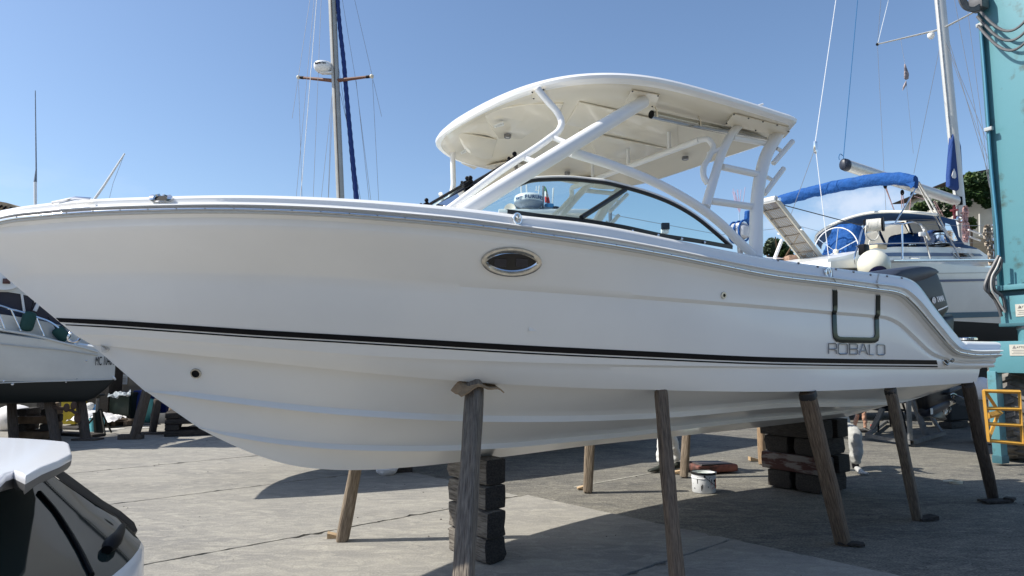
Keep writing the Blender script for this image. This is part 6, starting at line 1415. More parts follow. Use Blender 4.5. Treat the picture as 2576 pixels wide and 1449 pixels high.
k = MB(); k.bbox(SW(*cH(255, 1118), 2.4), (.4, .3, .16), None, .04); obj('deck_box', k, mat('brown_box', (.35, .22, .15), .7, var=.4, vscale=12), sail)
# keel supports under the sailboat
for i, (s_, w_) in enumerate(((5.2, 1.6), (6.8, 1.6))):
    c = SB(s_, w_, .07); block(c, (.8, .3, .14), R(32), TARRED, ['dark block under the sailboat keel, aft one', 'dark block under the sailboat keel, forward one'][i], 90 + i, 'blocks under the sailboat')
for i, (s_, w_, l_) in enumerate(((4.6, -.15, 'dark prop amidships under the sailboat near side'), (1.4, 2.9, 'dark prop under the far quarter of the sailboat'))):
    timber('timber_prop', l_, SB(s_, w_, 0), SB(s_, w_ + (.25 if w_ < 1 else -.25), 2.0), .13, MATS['dark_timber'], 'props under the sailboat', 70 + i)
# ================================================================ LEFT MOTORBOAT
H2 = Vector((.94, .342, 0)).normalized(); N2 = Vector((H2.y, -H2.x, 0))
BT = onD(291, 905, 14.0); LB = 9.5; OL = Vector((BT.x, BT.y, 0)) - H2 * LB
cruiser = thing('motorboat', 'white cabin motorboat with black bottom behind the bow at the left edge', 'motorboat', OL)
ANTB = mat('black_bottom_paint', (.010, .013, .012), .6); OLDW = mat('old_white_hull', (.66, .66, .62), .3, coat=.3, var=.1, vscale=1.2)
zsh = lambda t: 1.80 + .46 * min(1, (1 - t) / .30) ** .9
Pc, hbc = gen_hull(cruiser, OL, H2, N2, LB, 3.3, zsh, lambda t: .78 + .42 * max(0, (t - .955) / .045) ** 1.3, 1.215, [OLDW, ANTB], nt=60, full_=2.0, tw=.88, p=.42, q=1.3)
def onC(u, v, off=0.0):
    """picture point on the near side of the cruiser"""
    best = None
    r = ray(u, v)
    for i in range(240):
        t = 1 - .45 * i / 239; p_ = OL + H2 * LB * t + N2 * hbc(t); lam = None
        q = C0 + r * ((p_ - C0).y / r.y); d = abs(q.x - p_.x)
        if best is None or d < best[0]: best = (d, p_, q.z)
    return Vector((best[1].x, best[1].y, best[2])) + N2 * off
def cline(name, pts, r, m, off=0.02, crop=cB, n=20, parent=cruiser):
    P = [onC(*crop(*q), off) for q in pts]; Q = [Vector(q) for q in crom([tuple(p) for p in P], n)] if len(P) > 2 else P; k = MB(); k.tube(Q, r, 7); return obj(name, k, m, parent)
cline('gunwale_rail', [(0, 574), (300, 624), (600, 700), (800, 748), (930, 785)], .022, OLDW); cline('moulding', [(0, 710), (300, 740), (600, 768), (930, 815)], .010, SEAL)
cline('waterline', [(-60, 1079), (300, 1066), (700, 1055), (1060, 1043)], .010, OLDW, .03)
cline('bow_rail', [(-80, 330), (0, 350), (80, 375), (200, 408), (340, 458), (430, 490), (520, 545), (610, 640), (660, 690), (700, 715)], .020, CHROME, -.12, n=40)
for a_, b_ in (((85, 380), (185, 582)), ((335, 462), (400, 632)), ((-60, 340), (20, 560))): cline('stanchion', [a_, b_], .014, CHROME, -.10)
cline('pulpit_hoop', [(740, 650), (715, 610), (670, 598), (630, 630), (630, 670), (665, 690), (720, 680), (745, 655)], .028, CHROME, -.1, n=30)
cline('anchor_roller', [(1072, 1035), (1132, 1028)], .05, PIPE, .0, n=4)
# fenders
def fender(p0, p1, r, lab):
    t = thing('fender', lab, 'fender', p0); ax = (p1 - p0); L_ = ax.length; ax.normalize(); k = MB(); k.tube([p0 + ax * L_ * q for q in (0, .03, .1, .25, .75, .9, .97, 1)], [r * .3, r * .7, r * .93, r, r, r * .93, r * .7, r * .3], 18); obj('fender_body', k, mat('dark_green_cover', (.012, .065, .055), .75, var=.2), t, smooth=60)
    k = MB(); k.tube([p0, p0 - ax * .22 + Vector((0, 0, .05))], .010, 6); obj('line', k, BLACK, t); return t
fender(onC(*cB(262, 400), -.16), onC(*cB(215, 585), -.14), .115, 'dark green fender hanging inside the rail of the cabin motorboat'); fender(onC(*cB(500, 555), -.2), onC(*cB(610, 670), -.2), .115, 'dark green fender lying on the foredeck of the cabin motorboat')
# superstructure
NAVYW = mat('dark_navy_screen', (.016, .02, .042), .35, spec=.4)
def C2(q, dd=-.6, crop=cB): return onC(*crop(*q), dd)
def cpoly(name, pts, off, depth, m, parent=cruiser, crop=cB):
    P = [C2(q, off, crop) for q in pts]; k = MB(); k.prism(P, -N2 * depth); return obj(name, k, m, parent, smooth=0)
cpoly('cabin_side', [(-400, 380), (0, 425), (190, 455), (330, 480), (500, 520), (700, 640), (720, 720), (500, 680), (-400, 520)], -.35, 2.0, OLDW)
cpoly('cabin_screen', [(-400, 190), (0, 195), (130, 222), (250, 250), (420, 380), (560, 480), (600, 540), (480, 520), (170, 450), (0, 425), (-400, 385)], -.45, 1.7, NAVYW)
cpoly('flybridge', [(-400, -60), (0, 45), (140, 165), (240, 238), (250, 250), (100, 215), (0, 200), (-400, 190)], -.40, 1.9, OLDW)
cpoly('bridge_fairing', [(-300, -250), (-20, 20), (60, 120), (125, 162), (60, 185), (0, 190), (-300, 150)], -.2, .12, PIPE)
cline('window_post', [(133, 218), (165, 440)], .022, PIPE, -.42); cline('window_post', [(262, 255), (268, 300)], .025, PIPE, -.42); cline('brace', [(312, 295), (262, 385)], .035, PIPE, -.40)
cline('window_post', [(-150, 200), (-130, 420)], .022, PIPE, -.42)
k = MB(); k.bbox(C2((38, 108), -.16), (.12, .05, .1), None, .01); obj('side_light', k, mat('dark_red_lens', (.06, .01, .01), .3), cruiser)
for q, s_ in (((122, 1090), .05), ((813, 868), .03), ((730, 1036), .02), ((620, 1070), .025), ((32, 1060), .04)):
    k = MB(); k.sph(C2(q, .0), s_ * .6, 10, 6); obj('hull_fitting', k, CHROME, cruiser)
# registration
a_, b_ = C2((895, 905), .012), C2((1060, 925), .012); x = (b_ - a_); x.z = 0; x.normalize(); a0 = C2((897, 875), .03)
text('registration', 'MC 1048 DA', .25, basis(x, Vector((-.06, 0, 1)).normalized(), x.cross(Vector((0, 0, 1))) , a0), BLACK, cruiser, .002, .33, .12, 1.0, 'LEFT', .0)
# antenna, outrigger, tan canopy of the flybridge
k = MB(); a0, a1 = onD(90, 640, 13.2), onD(89, 228, 13.2); am = onD(89, 458, 13.2); k.tube([a0, am], .028, 8); an = obj('antenna', k, PIPE, cruiser); k = MB(); k.tube([am, am + Vector((0, 0, .25)), a1], [.030, .014, .008], 8); obj('whip', k, DARKSTEEL, an)
k = MB(); k.tube([onD(200, 555, 13.6), onD(262, 467, 13.6), onD(314, 386, 13.6)], [.03, .024, .016], 8); og = obj('outrigger', k, PIPE, cruiser); k = MB(); k.tube([onD(314, 386, 13.6), onD(285, 460, 13.6), onD(270, 520, 13.6)], .004, 5); obj('line', k, WIRE, og)
TAN = mat('tan_canopy', (.33, .26, .17), .8, var=.3, vscale=6)
k = MB(); P = [onD(*cA(*q), 12.6) for q in ((-500, 440), (-200, 430), (0, 452), (60, 462), (120, 482), (182, 512), (120, 525), (0, 545), (-500, 545))]; k.prism(P, Vector((.2, 2.2, 0))); can = obj('canopy', k, TAN, cruiser, smooth=0)
for q in ((20, 490), (60, 500), (110, 508)): k = MB(); k.tube([onD(*cA(*q), 12.58), onD(*cA(q[0] - 30, q[1] + 20), 12.58)], .02, 6); obj('canopy_batten', k, BLACK, can)
for x_ in (-60, 60): k = MB(); k.cyl(onD(*cA(x_, 520), 13.0), onD(*cA(x_, 900), 13.0), .02, 8); obj('canopy_pole', k, CHROME, cruiser)
# propeller shaft under the hull
pc = onD(*cO(805, 725), 13.0); BRZ = mat('bronze', (.06, .032, .02), .6, metal=.2); k = MB(); k.tube([onD(*cO(600, 690), 13.3), pc, onD(*cO(860, 765), 12.9)], .028, 8); shf = obj('propeller_shaft', k, BRZ, cruiser)
for dx, dz, rr_ in ((.14, -.14, .085), (-.13, .05, .08), (.03, .09, .075)): k = MB(); k.sph(pc + Vector((dx * .8, 0, dz)), rr_, 14, 8, (.8, .14, 1.05)); obj('propeller_blade', k, BRZ, shf, smooth=60)
# props and blocks under the cruiser
DW = MATS['dark_timber']; GC = 'props around the cabin motorboat'
for (a_, b_, d_, lab, sd) in ((cO(125, 580), cO(160, 1075), 12.7, 'thick dark prop at the left edge behind the car', 1), (cO(550, 580), cO(625, 1085), 12.9, 'dark prop leaning right beside the yellow bin', 2), (cO(890, 565), cO(965, 1055), 13.3, 'dark leaning prop next to the white dust sheet', 3)):
    b0 = onZ(*b_); d0 = b0.y; timber('timber_prop', lab, b0, onD(*a_, d0 + .1), .165, DW, GC, 100 + sd)
for (a_, b_, lab, sd, w_) in ((cO(1650, 500), cO(1490, 1045), 'dark prop leaning left in front of the blue bin', 4, .17), (cO(1765, 600), cO(1705, 985), 'dark upright prop right of the blue bin', 5, .14), (cO(1935, 700), cO(1885, 925), 'pale lit prop beside the dark crib of timbers', 6, .16), (cO(620, 640), cO(655, 1000), 'thin sunlit prop behind the leaning dark one', 7, .14)):
    b0 = onZ(*b_); timber('timber_prop', lab, b0, onD(*a_, b0.y - .1), w_, DW if sd in (4, 5) else WOODM, GC, 100 + sd)
k = MB(); c = onZ(*cO(1465, 1045)); k.bbox(c + Vector((0, 0, .05)), (.45, .2, .1), Matrix.Rotation(R(10), 3, 'Z'), .01); tag(obj('wood_wedge', k, DW, origin=c), 'dark wedge at the foot of the prop in front of the blue bin', 'wedge')
k = MB(); c = onZ(*cO(1690, 988)); k.bbox(c + Vector((0, 0, .02)), (.7, .3, .04), Matrix.Rotation(R(5), 3, 'Z'), .01); tag(obj('wood_plate', k, DW, origin=c), 'dark footing board under the upright prop by the blue bin', 'board')
k = MB(); c = onZ(*cO(980, 1055)); k.bbox(c + Vector((0, 0, .02)), (.5, .3, .04), Matrix.Rotation(R(-5), 3, 'Z'), .01); tag(obj('wood_plate', k, DW, origin=c), 'dark footing board under the prop near the dust sheet', 'board')
# crib at the left and the big dark crib
def crib(name_, u0, v0, ang, nl, per, size, h, m, labf, group, seed):
    c0 = onZ(u0, v0); a = Vector((math.cos(R(ang)), math.sin(R(ang)), 0)); b = Vector((-a.y, a.x, 0)); z = 0; bw_ = size * .3
    for l in range(nl):
        for j in range(per):
            off = (j - (per - 1) / 2) * (size - bw_) / max(1, per - 1)
            c = c0 + (b if l % 2 == 0 else a) * off + (b * size * .5) + Vector((0, 0, z + h / 2)); block(c, (size, bw_, h - .006), R(ang) if l % 2 == 0 else R(ang + 90), m[(l + j) % len(m)], labf(l, j), seed + l * 7 + j, group, .004)
        z += h
lv = ['bottom', 'second', 'third', 'fourth', 'top']
crib('c', *cO(350, 1050), 12, 4, 2, .64, .155, [mat('brown_block', (.17, .11, .065), .85, var=.5, vscale=4), TARRED], lambda l, j: '%s layer timber of the brown crib under the cabin motorboat, %s' % (lv[l], ('near', 'far')[j] if l % 2 == 0 else ('left', 'right')[j]), 'timbers of the brown crib', 200)
crib('c', *cO(2110, 1012), 22, 4, 2, .95, .125, [TARRED], lambda l, j: '%s layer timber of the dark crib half hidden by the white bow, %s' % (lv[l], ('near', 'far')[j] if l % 2 == 0 else ('left', 'right')[j]), 'timbers of the dark crib', 260)

# ---------------------------------------------------------------- YARD CLUTTER ON THE LEFT
def wheelie(c, w_, d_, h, m, lid, lab, ang=0.0):
    t = thing('wheelie_bin', lab, 'bin', c); Mx = Matrix.Rotation(ang, 3, 'Z'); k = MB()
    k.grid([[c + Mx @ Vector((sx * w_ / 2 * f, sy * d_ / 2 * f, z)) for sx, sy in ((-1, -1), (1, -1), (1, 1), (-1, 1))] for f, z in ((.78, .04), (.98, h * .92), (1.06, h * .93), (1.06, h * .97))], closed_u=True); k.f.append((0, 1, 2, 3)); obj('body', k, m, t, smooth=0)
    k = MB(); k.bbox(c + Vector((0, 0, h * .99)), (w_ * 1.12, d_ * 1.1, h * .06), Mx, .02); obj('lid', k, lid, t)
    for s_ in (-1, 1): k = MB(); k.cyl(c + Mx @ Vector((s_ * w_ * .42, d_ * .45, .09)), c + Mx @ Vector((s_ * w_ * .36, d_ * .45, .09)), .09, 14); obj('wheel', k, BLACKRUB, t)
    return t
BINB = mat('blue_plastic', (.012, .035, .22), .45, var=.12); BING = mat('dark_green_plastic', (.02, .032, .028), .5, var=.2); BINY = mat('yellow_plastic', (.50, .38, .02), .5, var=.15)
bz = lambda q, dy_=.35: onZ(*cO(*q)) + Vector((0, dy_, 0))
wheelie(bz((1550, 862)), .42, .45, .80, BINB, BINB, 'blue wheelie bin beside the dark bin with a plastic sheet'); wheelie(bz((1705, 850), .5), .42, .45, .74, BINB, BINB, 'blue wheelie bin partly behind the upright prop')
wheelie(bz((1320, 872)), .50, .45, .76, BING, BING, 'dark green square bin under the crumpled plastic sheet')
k = MB(); c = bz((1312, 872)) + Vector((0, -.30, .44)); k.bbox(c, (.50, .05, .50), None, .05); tag(obj('bin_panel', k, mat('green_grey_panel', (.035, .055, .045), .4), origin=c), 'dark green rounded lid hanging open on the square bin', 'bin lid')
wheelie(bz((712, 905)), .40, .45, .78, BINY, BINY, 'yellow bin standing behind the dark leaning prop')
def sheet(name, P, m, lab, cat, amp=.04, seed=0, n=26, sub=0):
    """a crumpled sheet over the quad P (four points)"""
    rnd = random.Random(seed); ph = [rnd.uniform(0, 6) for _ in range(8)]; rows = []
    for i in range(n):
        u_ = i / (n - 1); row = []
        for j in range(n):
            v_ = j / (n - 1); p_ = P[0].lerp(P[1], u_).lerp(P[3].lerp(P[2], u_), v_); z = math.sin(9 * u_ + 4 * v_ + ph[0]) + .7 * math.sin(17 * u_ - 9 * v_ + ph[1]) + .6 * math.sin(23 * v_ + 7 * u_ + ph[2]) + .5 * abs(math.sin(14 * u_ + 19 * v_ + ph[3])) + rnd.uniform(-.25, .25)
            row.append(p_ + Vector((rnd.uniform(-.3, .3) * amp, 0, z * amp)))
        rows.append(row)
    k = MB(); k.grid(rows); return tag(obj(name, k, m, origin=P[0], smooth=40), lab, cat)
PLA = mat('clear_plastic_sheet', (.30, .34, .37), .35, spec=.5); WSH = mat('white_dust_sheet', (.80, .79, .80), .75)
p_ = [onD(*cO(*q), d) for q, d in (((1205, 575), 16.7), ((1455, 560), 16.7), ((1460, 515), 17.6), ((1225, 545), 17.6))]; sheet('plastic_sheet', p_, PLA, 'crumpled translucent plastic sheet over the dark green bin', 'plastic sheet', .03, 1)
c = bz((1020, 915), .5); k = MB(); rn = random.Random(3); rows = []
for i in range(26):
    a = i / 25; rows.append([Vector((c.x - .55 + 1.10 * a, c.y - .6 + .8 * j / 17, 0)) + Vector((0, 0, .10 + (.26 + .06 * math.sin(5 * a + 1)) * math.sin(math.pi * (.12 + .76 * j / 17)) * math.sin(math.pi * (.08 + .84 * a)) ** .6 + .03 * math.sin(26 * a + 5 * math.sin(j * .5)) + rn.uniform(-.008, .008))) for j in range(18)])
k.grid(rows); tag(obj('dust_sheet', k, WSH, origin=c, smooth=40), 'white dust sheet heaped over goods on the ground', 'dust sheet')
t = thing('pallet', 'grey wooden pallet beside the white dust sheet', 'pallet', bz((1250, 905)))
c = bz((1250, 905), .4)
for j in range(5): k = MB(); k.box(c + Vector((0, -.3 + .15 * j, .12)), (.7, .1, .02)); obj('slat', k, WOODB, t, smooth=0)
for j in range(3): k = MB(); k.box(c + Vector((-.29 + .29 * j, 0, .055)), (.09, .7, .10)); obj('bearer', k, WOODB, t, smooth=0)
# crumpled hooded suit on top of the sheet
b = onD(*cO(1000, 745), 16.9); t = thing('protective_suit', 'crumpled white hooded protective suit heaped on the dust sheet', 'suit', b)
rn = random.Random(21)
for nm, c_, r_, sc_x in (('hood', onD(*cO(1005, 685), 16.9), .105, (1, 1, 1)), ('jacket', onD(*cO(985, 745), 16.9), .15, (1.2, 1, .8)), ('sleeve', onD(*cO(950, 770), 16.8), .09, (1.5, 1, .6))):
    k = MB(); k.sph(c_, r_, 18, 12, sc_x); k.v = [tuple(Vector(p_) + Vector((rn.uniform(-1, 1), rn.uniform(-1, 1), rn.uniform(-1, 1))) * .012) for p_ in k.v]; obj(nm, k, SUIT, t, smooth=50)
k = MB(); k.sph(onD(*cO(1060, 715), 16.95), .10, 12, 8, (.8, .7, 1.2)); obj('blue_lining', k, mat('blue_lining', (.08, .30, .60), .6), t)
# buckets, jack stand, rubbish
def pail(c, r, h, m, lab, name='bucket', cat='bucket'):
    t = thing(name, lab, cat, c); k = MB(); k.lathe([(0, .0), (r * .82, 0), (r, h), (r * 1.05, h), (r * .98, h - .02), (r * .8, .02), (0, .02)], c, None, 24); obj('shell', k, m, t, smooth=40); k = MB(); k.tube([c + Vector((r * math.cos(a), -.02, h - .01 + r * .6 * math.sin(a))) for a in np.linspace(0, math.pi, 12)], .006, 5); obj('handle', k, CHROME, t); return t
TURQ = mat('turquoise_plastic', (.10, .42, .50), .5)
pail(onZ(*cO(1020, 968)) + Vector((0, .2, 0)), .16, .30, TURQ, 'turquoise bucket in front of the jack stand'); sack(onZ(*cO(1608, 868)) + Vector((0, .3, 0)), .28, 'pale turquoise plastic bag at the foot of the blue bin', mat('turquoise_bag', (.12, .42, .38), .5), 5, (.8, .7, 1.2), 'bag', 'bag')
sack(onZ(*cO(40, 960)) + Vector((0, .3, 0)), .36, 'white bundle of sheeting at the far left under the cabin motorboat', WSH, 6, (1.2, 1, .9), 'bundle', 'bundle')
jb, jt = onZ(*cO(1105, 1000)), onD(*cO(1098, 560), onZ(*cO(1105, 1000)).y + .0)
t = thing('jack_stand', 'black tripod jack stand under the bow of the cabin motorboat', 'jack stand', jb); k = MB(); k.tube([jb + Vector((0, 0, .02)), jt + Vector((0, 0, -.35))], .085, 12); obj('post', k, ANTB, t); k = MB(); k.tube([jt + Vector((0, 0, -.4)), jt], .035, 10); obj('screw', k, DARKSTEEL, t); k = MB(); k.lathe([(.03, -.06), (.14, .0), (.14, .03), (0, .03)], jt, None, 14); obj('head', k, ANTB, t)
for a in (200, 320, 80): k = MB(); k.tube([jb + Vector((0, 0, .55)), jb + Vector((.36 * math.cos(R(a)), .36 * math.sin(R(a)), .02))], .02, 6); obj('leg', k, ANTB, t)
rn = random.Random(12)
for i, (q, s_, lab, m) in enumerate((((1235, 940), (.35, .12, .01), 'scrap of white paper on the ground near the pallet', WSH), ((1295, 938), (.3, .1, .01), 'pale rag on the ground beside the paper scrap', MATS['cream_canvas']), ((1608, 925), (.22, .12, .01), 'white scrap on the sunlit ground below the blue bin', WSH), ((740, 935), (.9, .35, .05), 'dark board on the ground left of the dust sheet', TARRED), ((800, 1010), (1.5, .3, .06), 'dark plank lying in front of the yellow bin', TARRED), ((1800, 870), (.5, .3, .25), 'grey box under the crib beside the blue bins', mat('grey_box', (.2, .2, .2), .7, var=.3)), ((1690, 830), (.55, .4, .36), 'stacked yellowish boards beside the blue bin', mat('stacked_board', (.30, .26, .12), .8, var=.4, vscale=9, stretch=(1, 1, 9))), ((560, 1010), (.3, .2, .1), 'white rag by the brown crib', WSH))):
    c = onZ(*cO(*q)) + Vector((0, .1, s_[2] / 2)); k = MB(); k.bbox(c, s_, Matrix.Rotation(rn.uniform(-.4, .4), 3, 'Z'), .004, .004); nm = ('paper_scrap', 'rag', 'paper_scrap', 'board', 'plank', 'box', 'board_stack', 'rag')[i]; tag(obj(nm, k, m, origin=c), lab, nm.replace('_', ' '))
cable('ground_cable', [cO(1220, 925), cO(1400, 905), cO(1560, 885), cO(1800, 880)], [onZ(*cO(1220, 925)).y - .05, onZ(*cO(1400, 905)).y - .05, onZ(*cO(1560, 885)).y - .05, onZ(*cO(1800, 880)).y - .05], .012, BLACK)
tag(bpy.data.objects['ground_cable'], 'thin dark cable lying on the sunlit ground below the bins', 'cable')
# back wall with notice
WALL = mat('grey_render_wall', (.16, .155, .14), .9, var=.3, vscale=1.2, bump=.3, bscale=8, bdist=.03); wy = 19.2
def wallbox(name, x0, x1, y, z1, m, lab, th=.3):
    k = MB(); k.box(((x0 + x1) / 2, y + th / 2, z1 / 2), (x1 - x0, th, z1)); return tag(obj(name, k, m, origin=((x0 + x1) / 2, y, 0), smooth=0), lab, 'wall')
wallbox('yard_wall', -16.5, -3.5, wy, 2.9, WALL, 'dark grey rendered wall behind the bins on the left')
k = MB(); c = onD(*cO(1345, 378), wy - .03); k.box(c, (.40, .02, .27)); t = tag(obj('notice', k, mat('notice_paper', (.45, .5, .53), .6), origin=c, smooth=0), 'small pale notice fixed to the grey wall', 'notice'); ROOTM[t.name] = Matrix.Translation(c)
for j in range(4): k = MB(); k.box(c + Vector((.07, -.013, .07 - .045 * j)), (.18, .002, .014)); obj('text_line', k, MATS['print_grey'], t, smooth=0)
k = MB(); k.box(c + Vector((-.1, -.013, .0)), (.12, .002, .12)); obj('stamp', k, MATS['print_grey'], t, smooth=0)
# stacked dark planks behind the pulpit
t = thing('plank_stack', 'stack of dark planks above the foredeck of the cabin motorboat', 'planks', onD(*cB(800, 720), 17.5))
for j in range(6): k = MB(); c = onD(*cB(790, 640 + 30 * j), 17.6); k.box(c, (1.6, .3, .06)); obj('plank', k, [TARRED, MATS['grey_box']][j % 2], t, smooth=0)
k = MB(); c = onD(*cB(790, 700), 17.8); k.box((c.x, c.y, c.z / 2 - .2), (1.8, .6, max(.3, c.z - .4))); obj('rack', k, TARRED, t, smooth=0)
c = bz((560, 690), 4.0)
k = MB(); k.box((-15.2, 17.8, 1.3), (3.2, .9, 2.6)); tag(obj('dark_shed', k, mat('dark_boards', (.03, .028, .026), .9, var=.4), origin=(-15.2, 17.8, 0), smooth=0), 'dark shed behind the cabin motorboat at the left', 'shed')

# ================================================================ HIDDEN NEIGHBOURS (mast boat and radar boat)
H3_ = Vector((-.745, -.667, 0)).normalized(); N3 = Vector((-H3_.y, H3_.x, 0)); bow3 = Vector((-5.45, 8.05, 0)); L3 = 10.5; O3 = bow3 - H3_ * L3
yacht = thing('motor_yacht', 'white motor yacht behind the powerboat, its radar and flag seen through the windscreen', 'motor yacht', O3)
gen_hull(yacht, O3, H3_, N3, L3, 3.0, lambda t: 2.05 + .62 * t ** 2, lambda t: 1.0 + 1.6 * max(0, (t - .74) / .26) ** 1.5, 1.5, [OLDW, ANTB], full_=2.2, tw=.9, p=.45, q=1.3)
for i in range(2):
    c = O3 + H3_ * (1.2 + 2.6 * i); block(c + Vector((0, 0, .5)), (1.0, .4, 1.0), math.atan2(H3_.y, H3_.x) + 1.57, TARRED, ['tall dark block under the stern of the hidden motor yacht', 'tall dark block amidships under the hidden motor yacht'][i], 300 + i, 'blocks under the motor yacht')
k = MB(); k.bbox(O3 + H3_ * 3.4 + Vector((0, 0, 2.75)), (3.6, 2.0, 1.3), Matrix((H3_, N3, Vector((0, 0, 1)))).transposed(), .2); obj('deckhouse', k, OLDW, yacht)
DY = 13.5
def YD(q, crop=cE, d=DY): return onD(*crop(*q), d)
ar = YD((1000, 1390)); 
# arch carrying the instruments
for q in (-1, 1): k = MB(); k.tube([Vector((ar.x + q * .8, DY, 2.6)), Vector((ar.x + q * .65, DY, ar.z - .15)), Vector((ar.x + q * .5, DY, ar.z))], .05, 10); obj('arch_leg', k, PIPE, yacht)
k = MB(); k.bbox(Vector((ar.x + .3, DY, ar.z - .05)), (1.8, .5, .10), None, .03); obj('arch_top', k, PIPE, yacht)
rc = YD((1000, 1298)); rd = thing('radar_dome', 'white radar dome with dark blue lettering seen through the side window', 'radar', rc)
RDW = mat('radar_white', (.78, .79, .80), .3, coat=.3); k = MB(); k.lathe([(0, -.155), (.16, -.15), (.25, -.11), (.285, -.05), (.29, -.02), (.29, .05), (.275, .10), (.22, .135), (.1, .15), (0, .152)], rc, None, 40); obj('dome', k, RDW, rd, smooth=60)
k = MB(); k.lathe([(.287, -.055), (.2925, -.035), (.2925, -.02)], rc, None, 40); obj('grey_base', k, mat('radar_grey', (.22, .26, .34), .4), rd, smooth=60)
k = MB(); k.lathe([(.165, -.158), (.255, -.115), (.289, -.055), (.28, -.05), (.2, -.1)], rc, None, 40); obj('base_shell', k, MATS['radar_grey'], rd, smooth=60)
def round_text(word, a0, step, z, size, parent, m=NAVY, c=rc, r=.293, sx=1.1):
    for i, chh in enumerate(word):
        a = a0 + step * i; n = Vector((math.cos(a), math.sin(a), 0)); x = Vector((-math.sin(a), math.cos(a), 0)); text('letter_mark', chh, size, basis(x, Vector((0, 0, 1)), n, c + n * r + Vector((0, 0, z))), m, parent, .002, sx, 0, 1, 'CENTER', .004)
round_text('FURUNO', R(-101), R(15), .035, .095, rd); round_text('NXT', R(-142), R(10), .015, .085, rd)
k = MB(); k.cyl(rc + Vector((0, 0, -.16)), Vector((rc.x, DY, ar.z - .02)), .05, 10); obj('pedestal', k, BLACK, rd)
hc = YD((822, 1375)); hn = thing('loud_hailer', 'round cream loud hailer horn left of the radar dome', 'horn', hc); k = MB(); k.lathe([(.0, .22), (.045, .2), (.05, .12), (.07, .06), (.13, .01), (.135, 0), (.12, .004), (.03, .05), (0, .06)], hc, Vector((-.45, -.88, .1)).normalized().to_track_quat('-Z', 'Y').to_matrix(), 24); obj('horn', k, mat('cream_horn', (.70, .62, .54), .4), hn, smooth=60)
k = MB(); k.bbox(hc + Vector((.22, .1, -.05)), (.2, .16, .16), None, .02); obj('driver', k, BLACK, hn); k = MB(); k.cyl(hc + Vector((.18, .1, 0)), Vector((hc.x + .2, DY, ar.z - .05)), .02, 8); obj('stalk', k, BLACK, hn)
for q0_, q1_, r_ in (((935, 1400), (932, 1140), .014), ((988, 1400), (982, 1140), .014), ((1085, 1360), (1103, 1150), .012), ((1225, 1330), (1236, 1170), .016), ((1135, 1400), (1140, 1150), .022), ((1060, 1190), (1115, 1195), .008), ((1075, 1190), (1075, 1150), .008)):
    k = MB(); k.tube([YD(q0_), YD(q1_)], r_, 8); obj('antenna', k, PIPE if r_ < .02 else DARKSTEEL, yacht)
for q, s_, m in (((1195, 1350), (.16, .14, .14), 'blue'), ((1190, 1385), (.34, .2, .12), 'd'), ((1255, 1395), (.12, .12, .22), 'b'), ((1150, 1395), (.16, .16, .08), 'd'), ((1295, 1410), (.14, .1, .1), 'c'), ((905, 1395), (.16, .1, .12), 'b')):
    k = MB(); k.bbox(YD(q), s_, Matrix.Rotation(R(30), 3, 'Z'), .03); obj('instrument', k, {'blue': mat('blue_lens', (.05, .25, .5), .2), 'd': DARKSTEEL, 'b': BLACK, 'c': CHROME}[m], yacht)
k = MB(); k.prism([YD((940, 1420)), YD((1105, 1368)), YD((1160, 1449)), YD((1140, 1449)), YD((1090, 1385)), YD((960, 1430))], (0, .3, 0)); obj('arch_bracket', k, PIPE, yacht, smooth=0)
k = MB(); c = YD((1170, 1250), cE, DY + .1)
fl = thing('italian_flag', 'limp green white and red flag on the mast of the hidden motor yacht', 'flag', c)
for nm, m, a, b in (('green_band', mat('flag_green', (.02, .22, .08), .8), 0, .3), ('white_band', mat('flag_white', (.72, .70, .68), .8), .3, .62), ('red_band', mat('flag_red', (.55, .04, .03), .8), .62, 1)):
    A_ = [YD((1150, 1150), cE, DY + .1), YD((1158, 1230), cE, DY + .1)]; top = YD((1148, 1150), cE, DY + .1); rows = []
    for v_ in np.linspace(a, b, 6):
        l0 = YD((1150 + 6 * v_, 1150 + 160 * v_), cE, DY + .1); r0 = YD((1168 + 38 * v_, 1165 + 150 * v_), cE, DY + .1); rows.append([l0.lerp(r0, q) + Vector((0, .03 * math.sin(9 * q + 3 * v_), 0)) for q in np.linspace(0, 1, 8)])
    k = MB(); k.grid(rows); obj(nm, k, m, fl, smooth=60)
# second small mast and floodlight further right, seen through the glass
sp = onD(*cF(470, 1330), 16); fp_ = thing('floodlight_pole', 'small floodlight on a short pole seen through the side window', 'floodlight', Vector((sp.x, 16, 0))); k = MB(); k.cyl(Vector((sp.x, 16, 0)), onD(*cF(465, 1270), 16), .03, 8); obj('pole', k, PIPE, fp_); k = MB(); k.bbox(onD(*cF(480, 1290), 15.95), (.19, .12, .16), None, .02); obj('lamp_head', k, BLACK, fp_); k = MB(); k.bbox(onD(*cF(475, 1335), 16), (.18, .12, .12), None, .03); obj('junction', k, PIPE, fp_)
sp = onD(*cL(1890, 600), 17); pm = thing('lamp_post', 'thin dark post holding the overhead wire, seen through the side window', 'post', Vector((sp.x, 17, 0))); k = MB(); k.cyl(Vector((sp.x, 17, 0)), onD(*cL(1892, 550), 17), .045, 8); obj('pole', k, DARKSTEEL, pm)
w_ = obj('overhead_wire', MB().tube([onD(*cL(1900, 575), 17), onD(*cF(0, 1185), 18), onD(*cF(1000, 1370), 24), onD(*cH(300, 805), 28), onD(*cH(500, 860), 30)], .008, 5), WIRE); tag(w_, 'thin overhead wire crossing the sky behind the windscreen', 'wire')

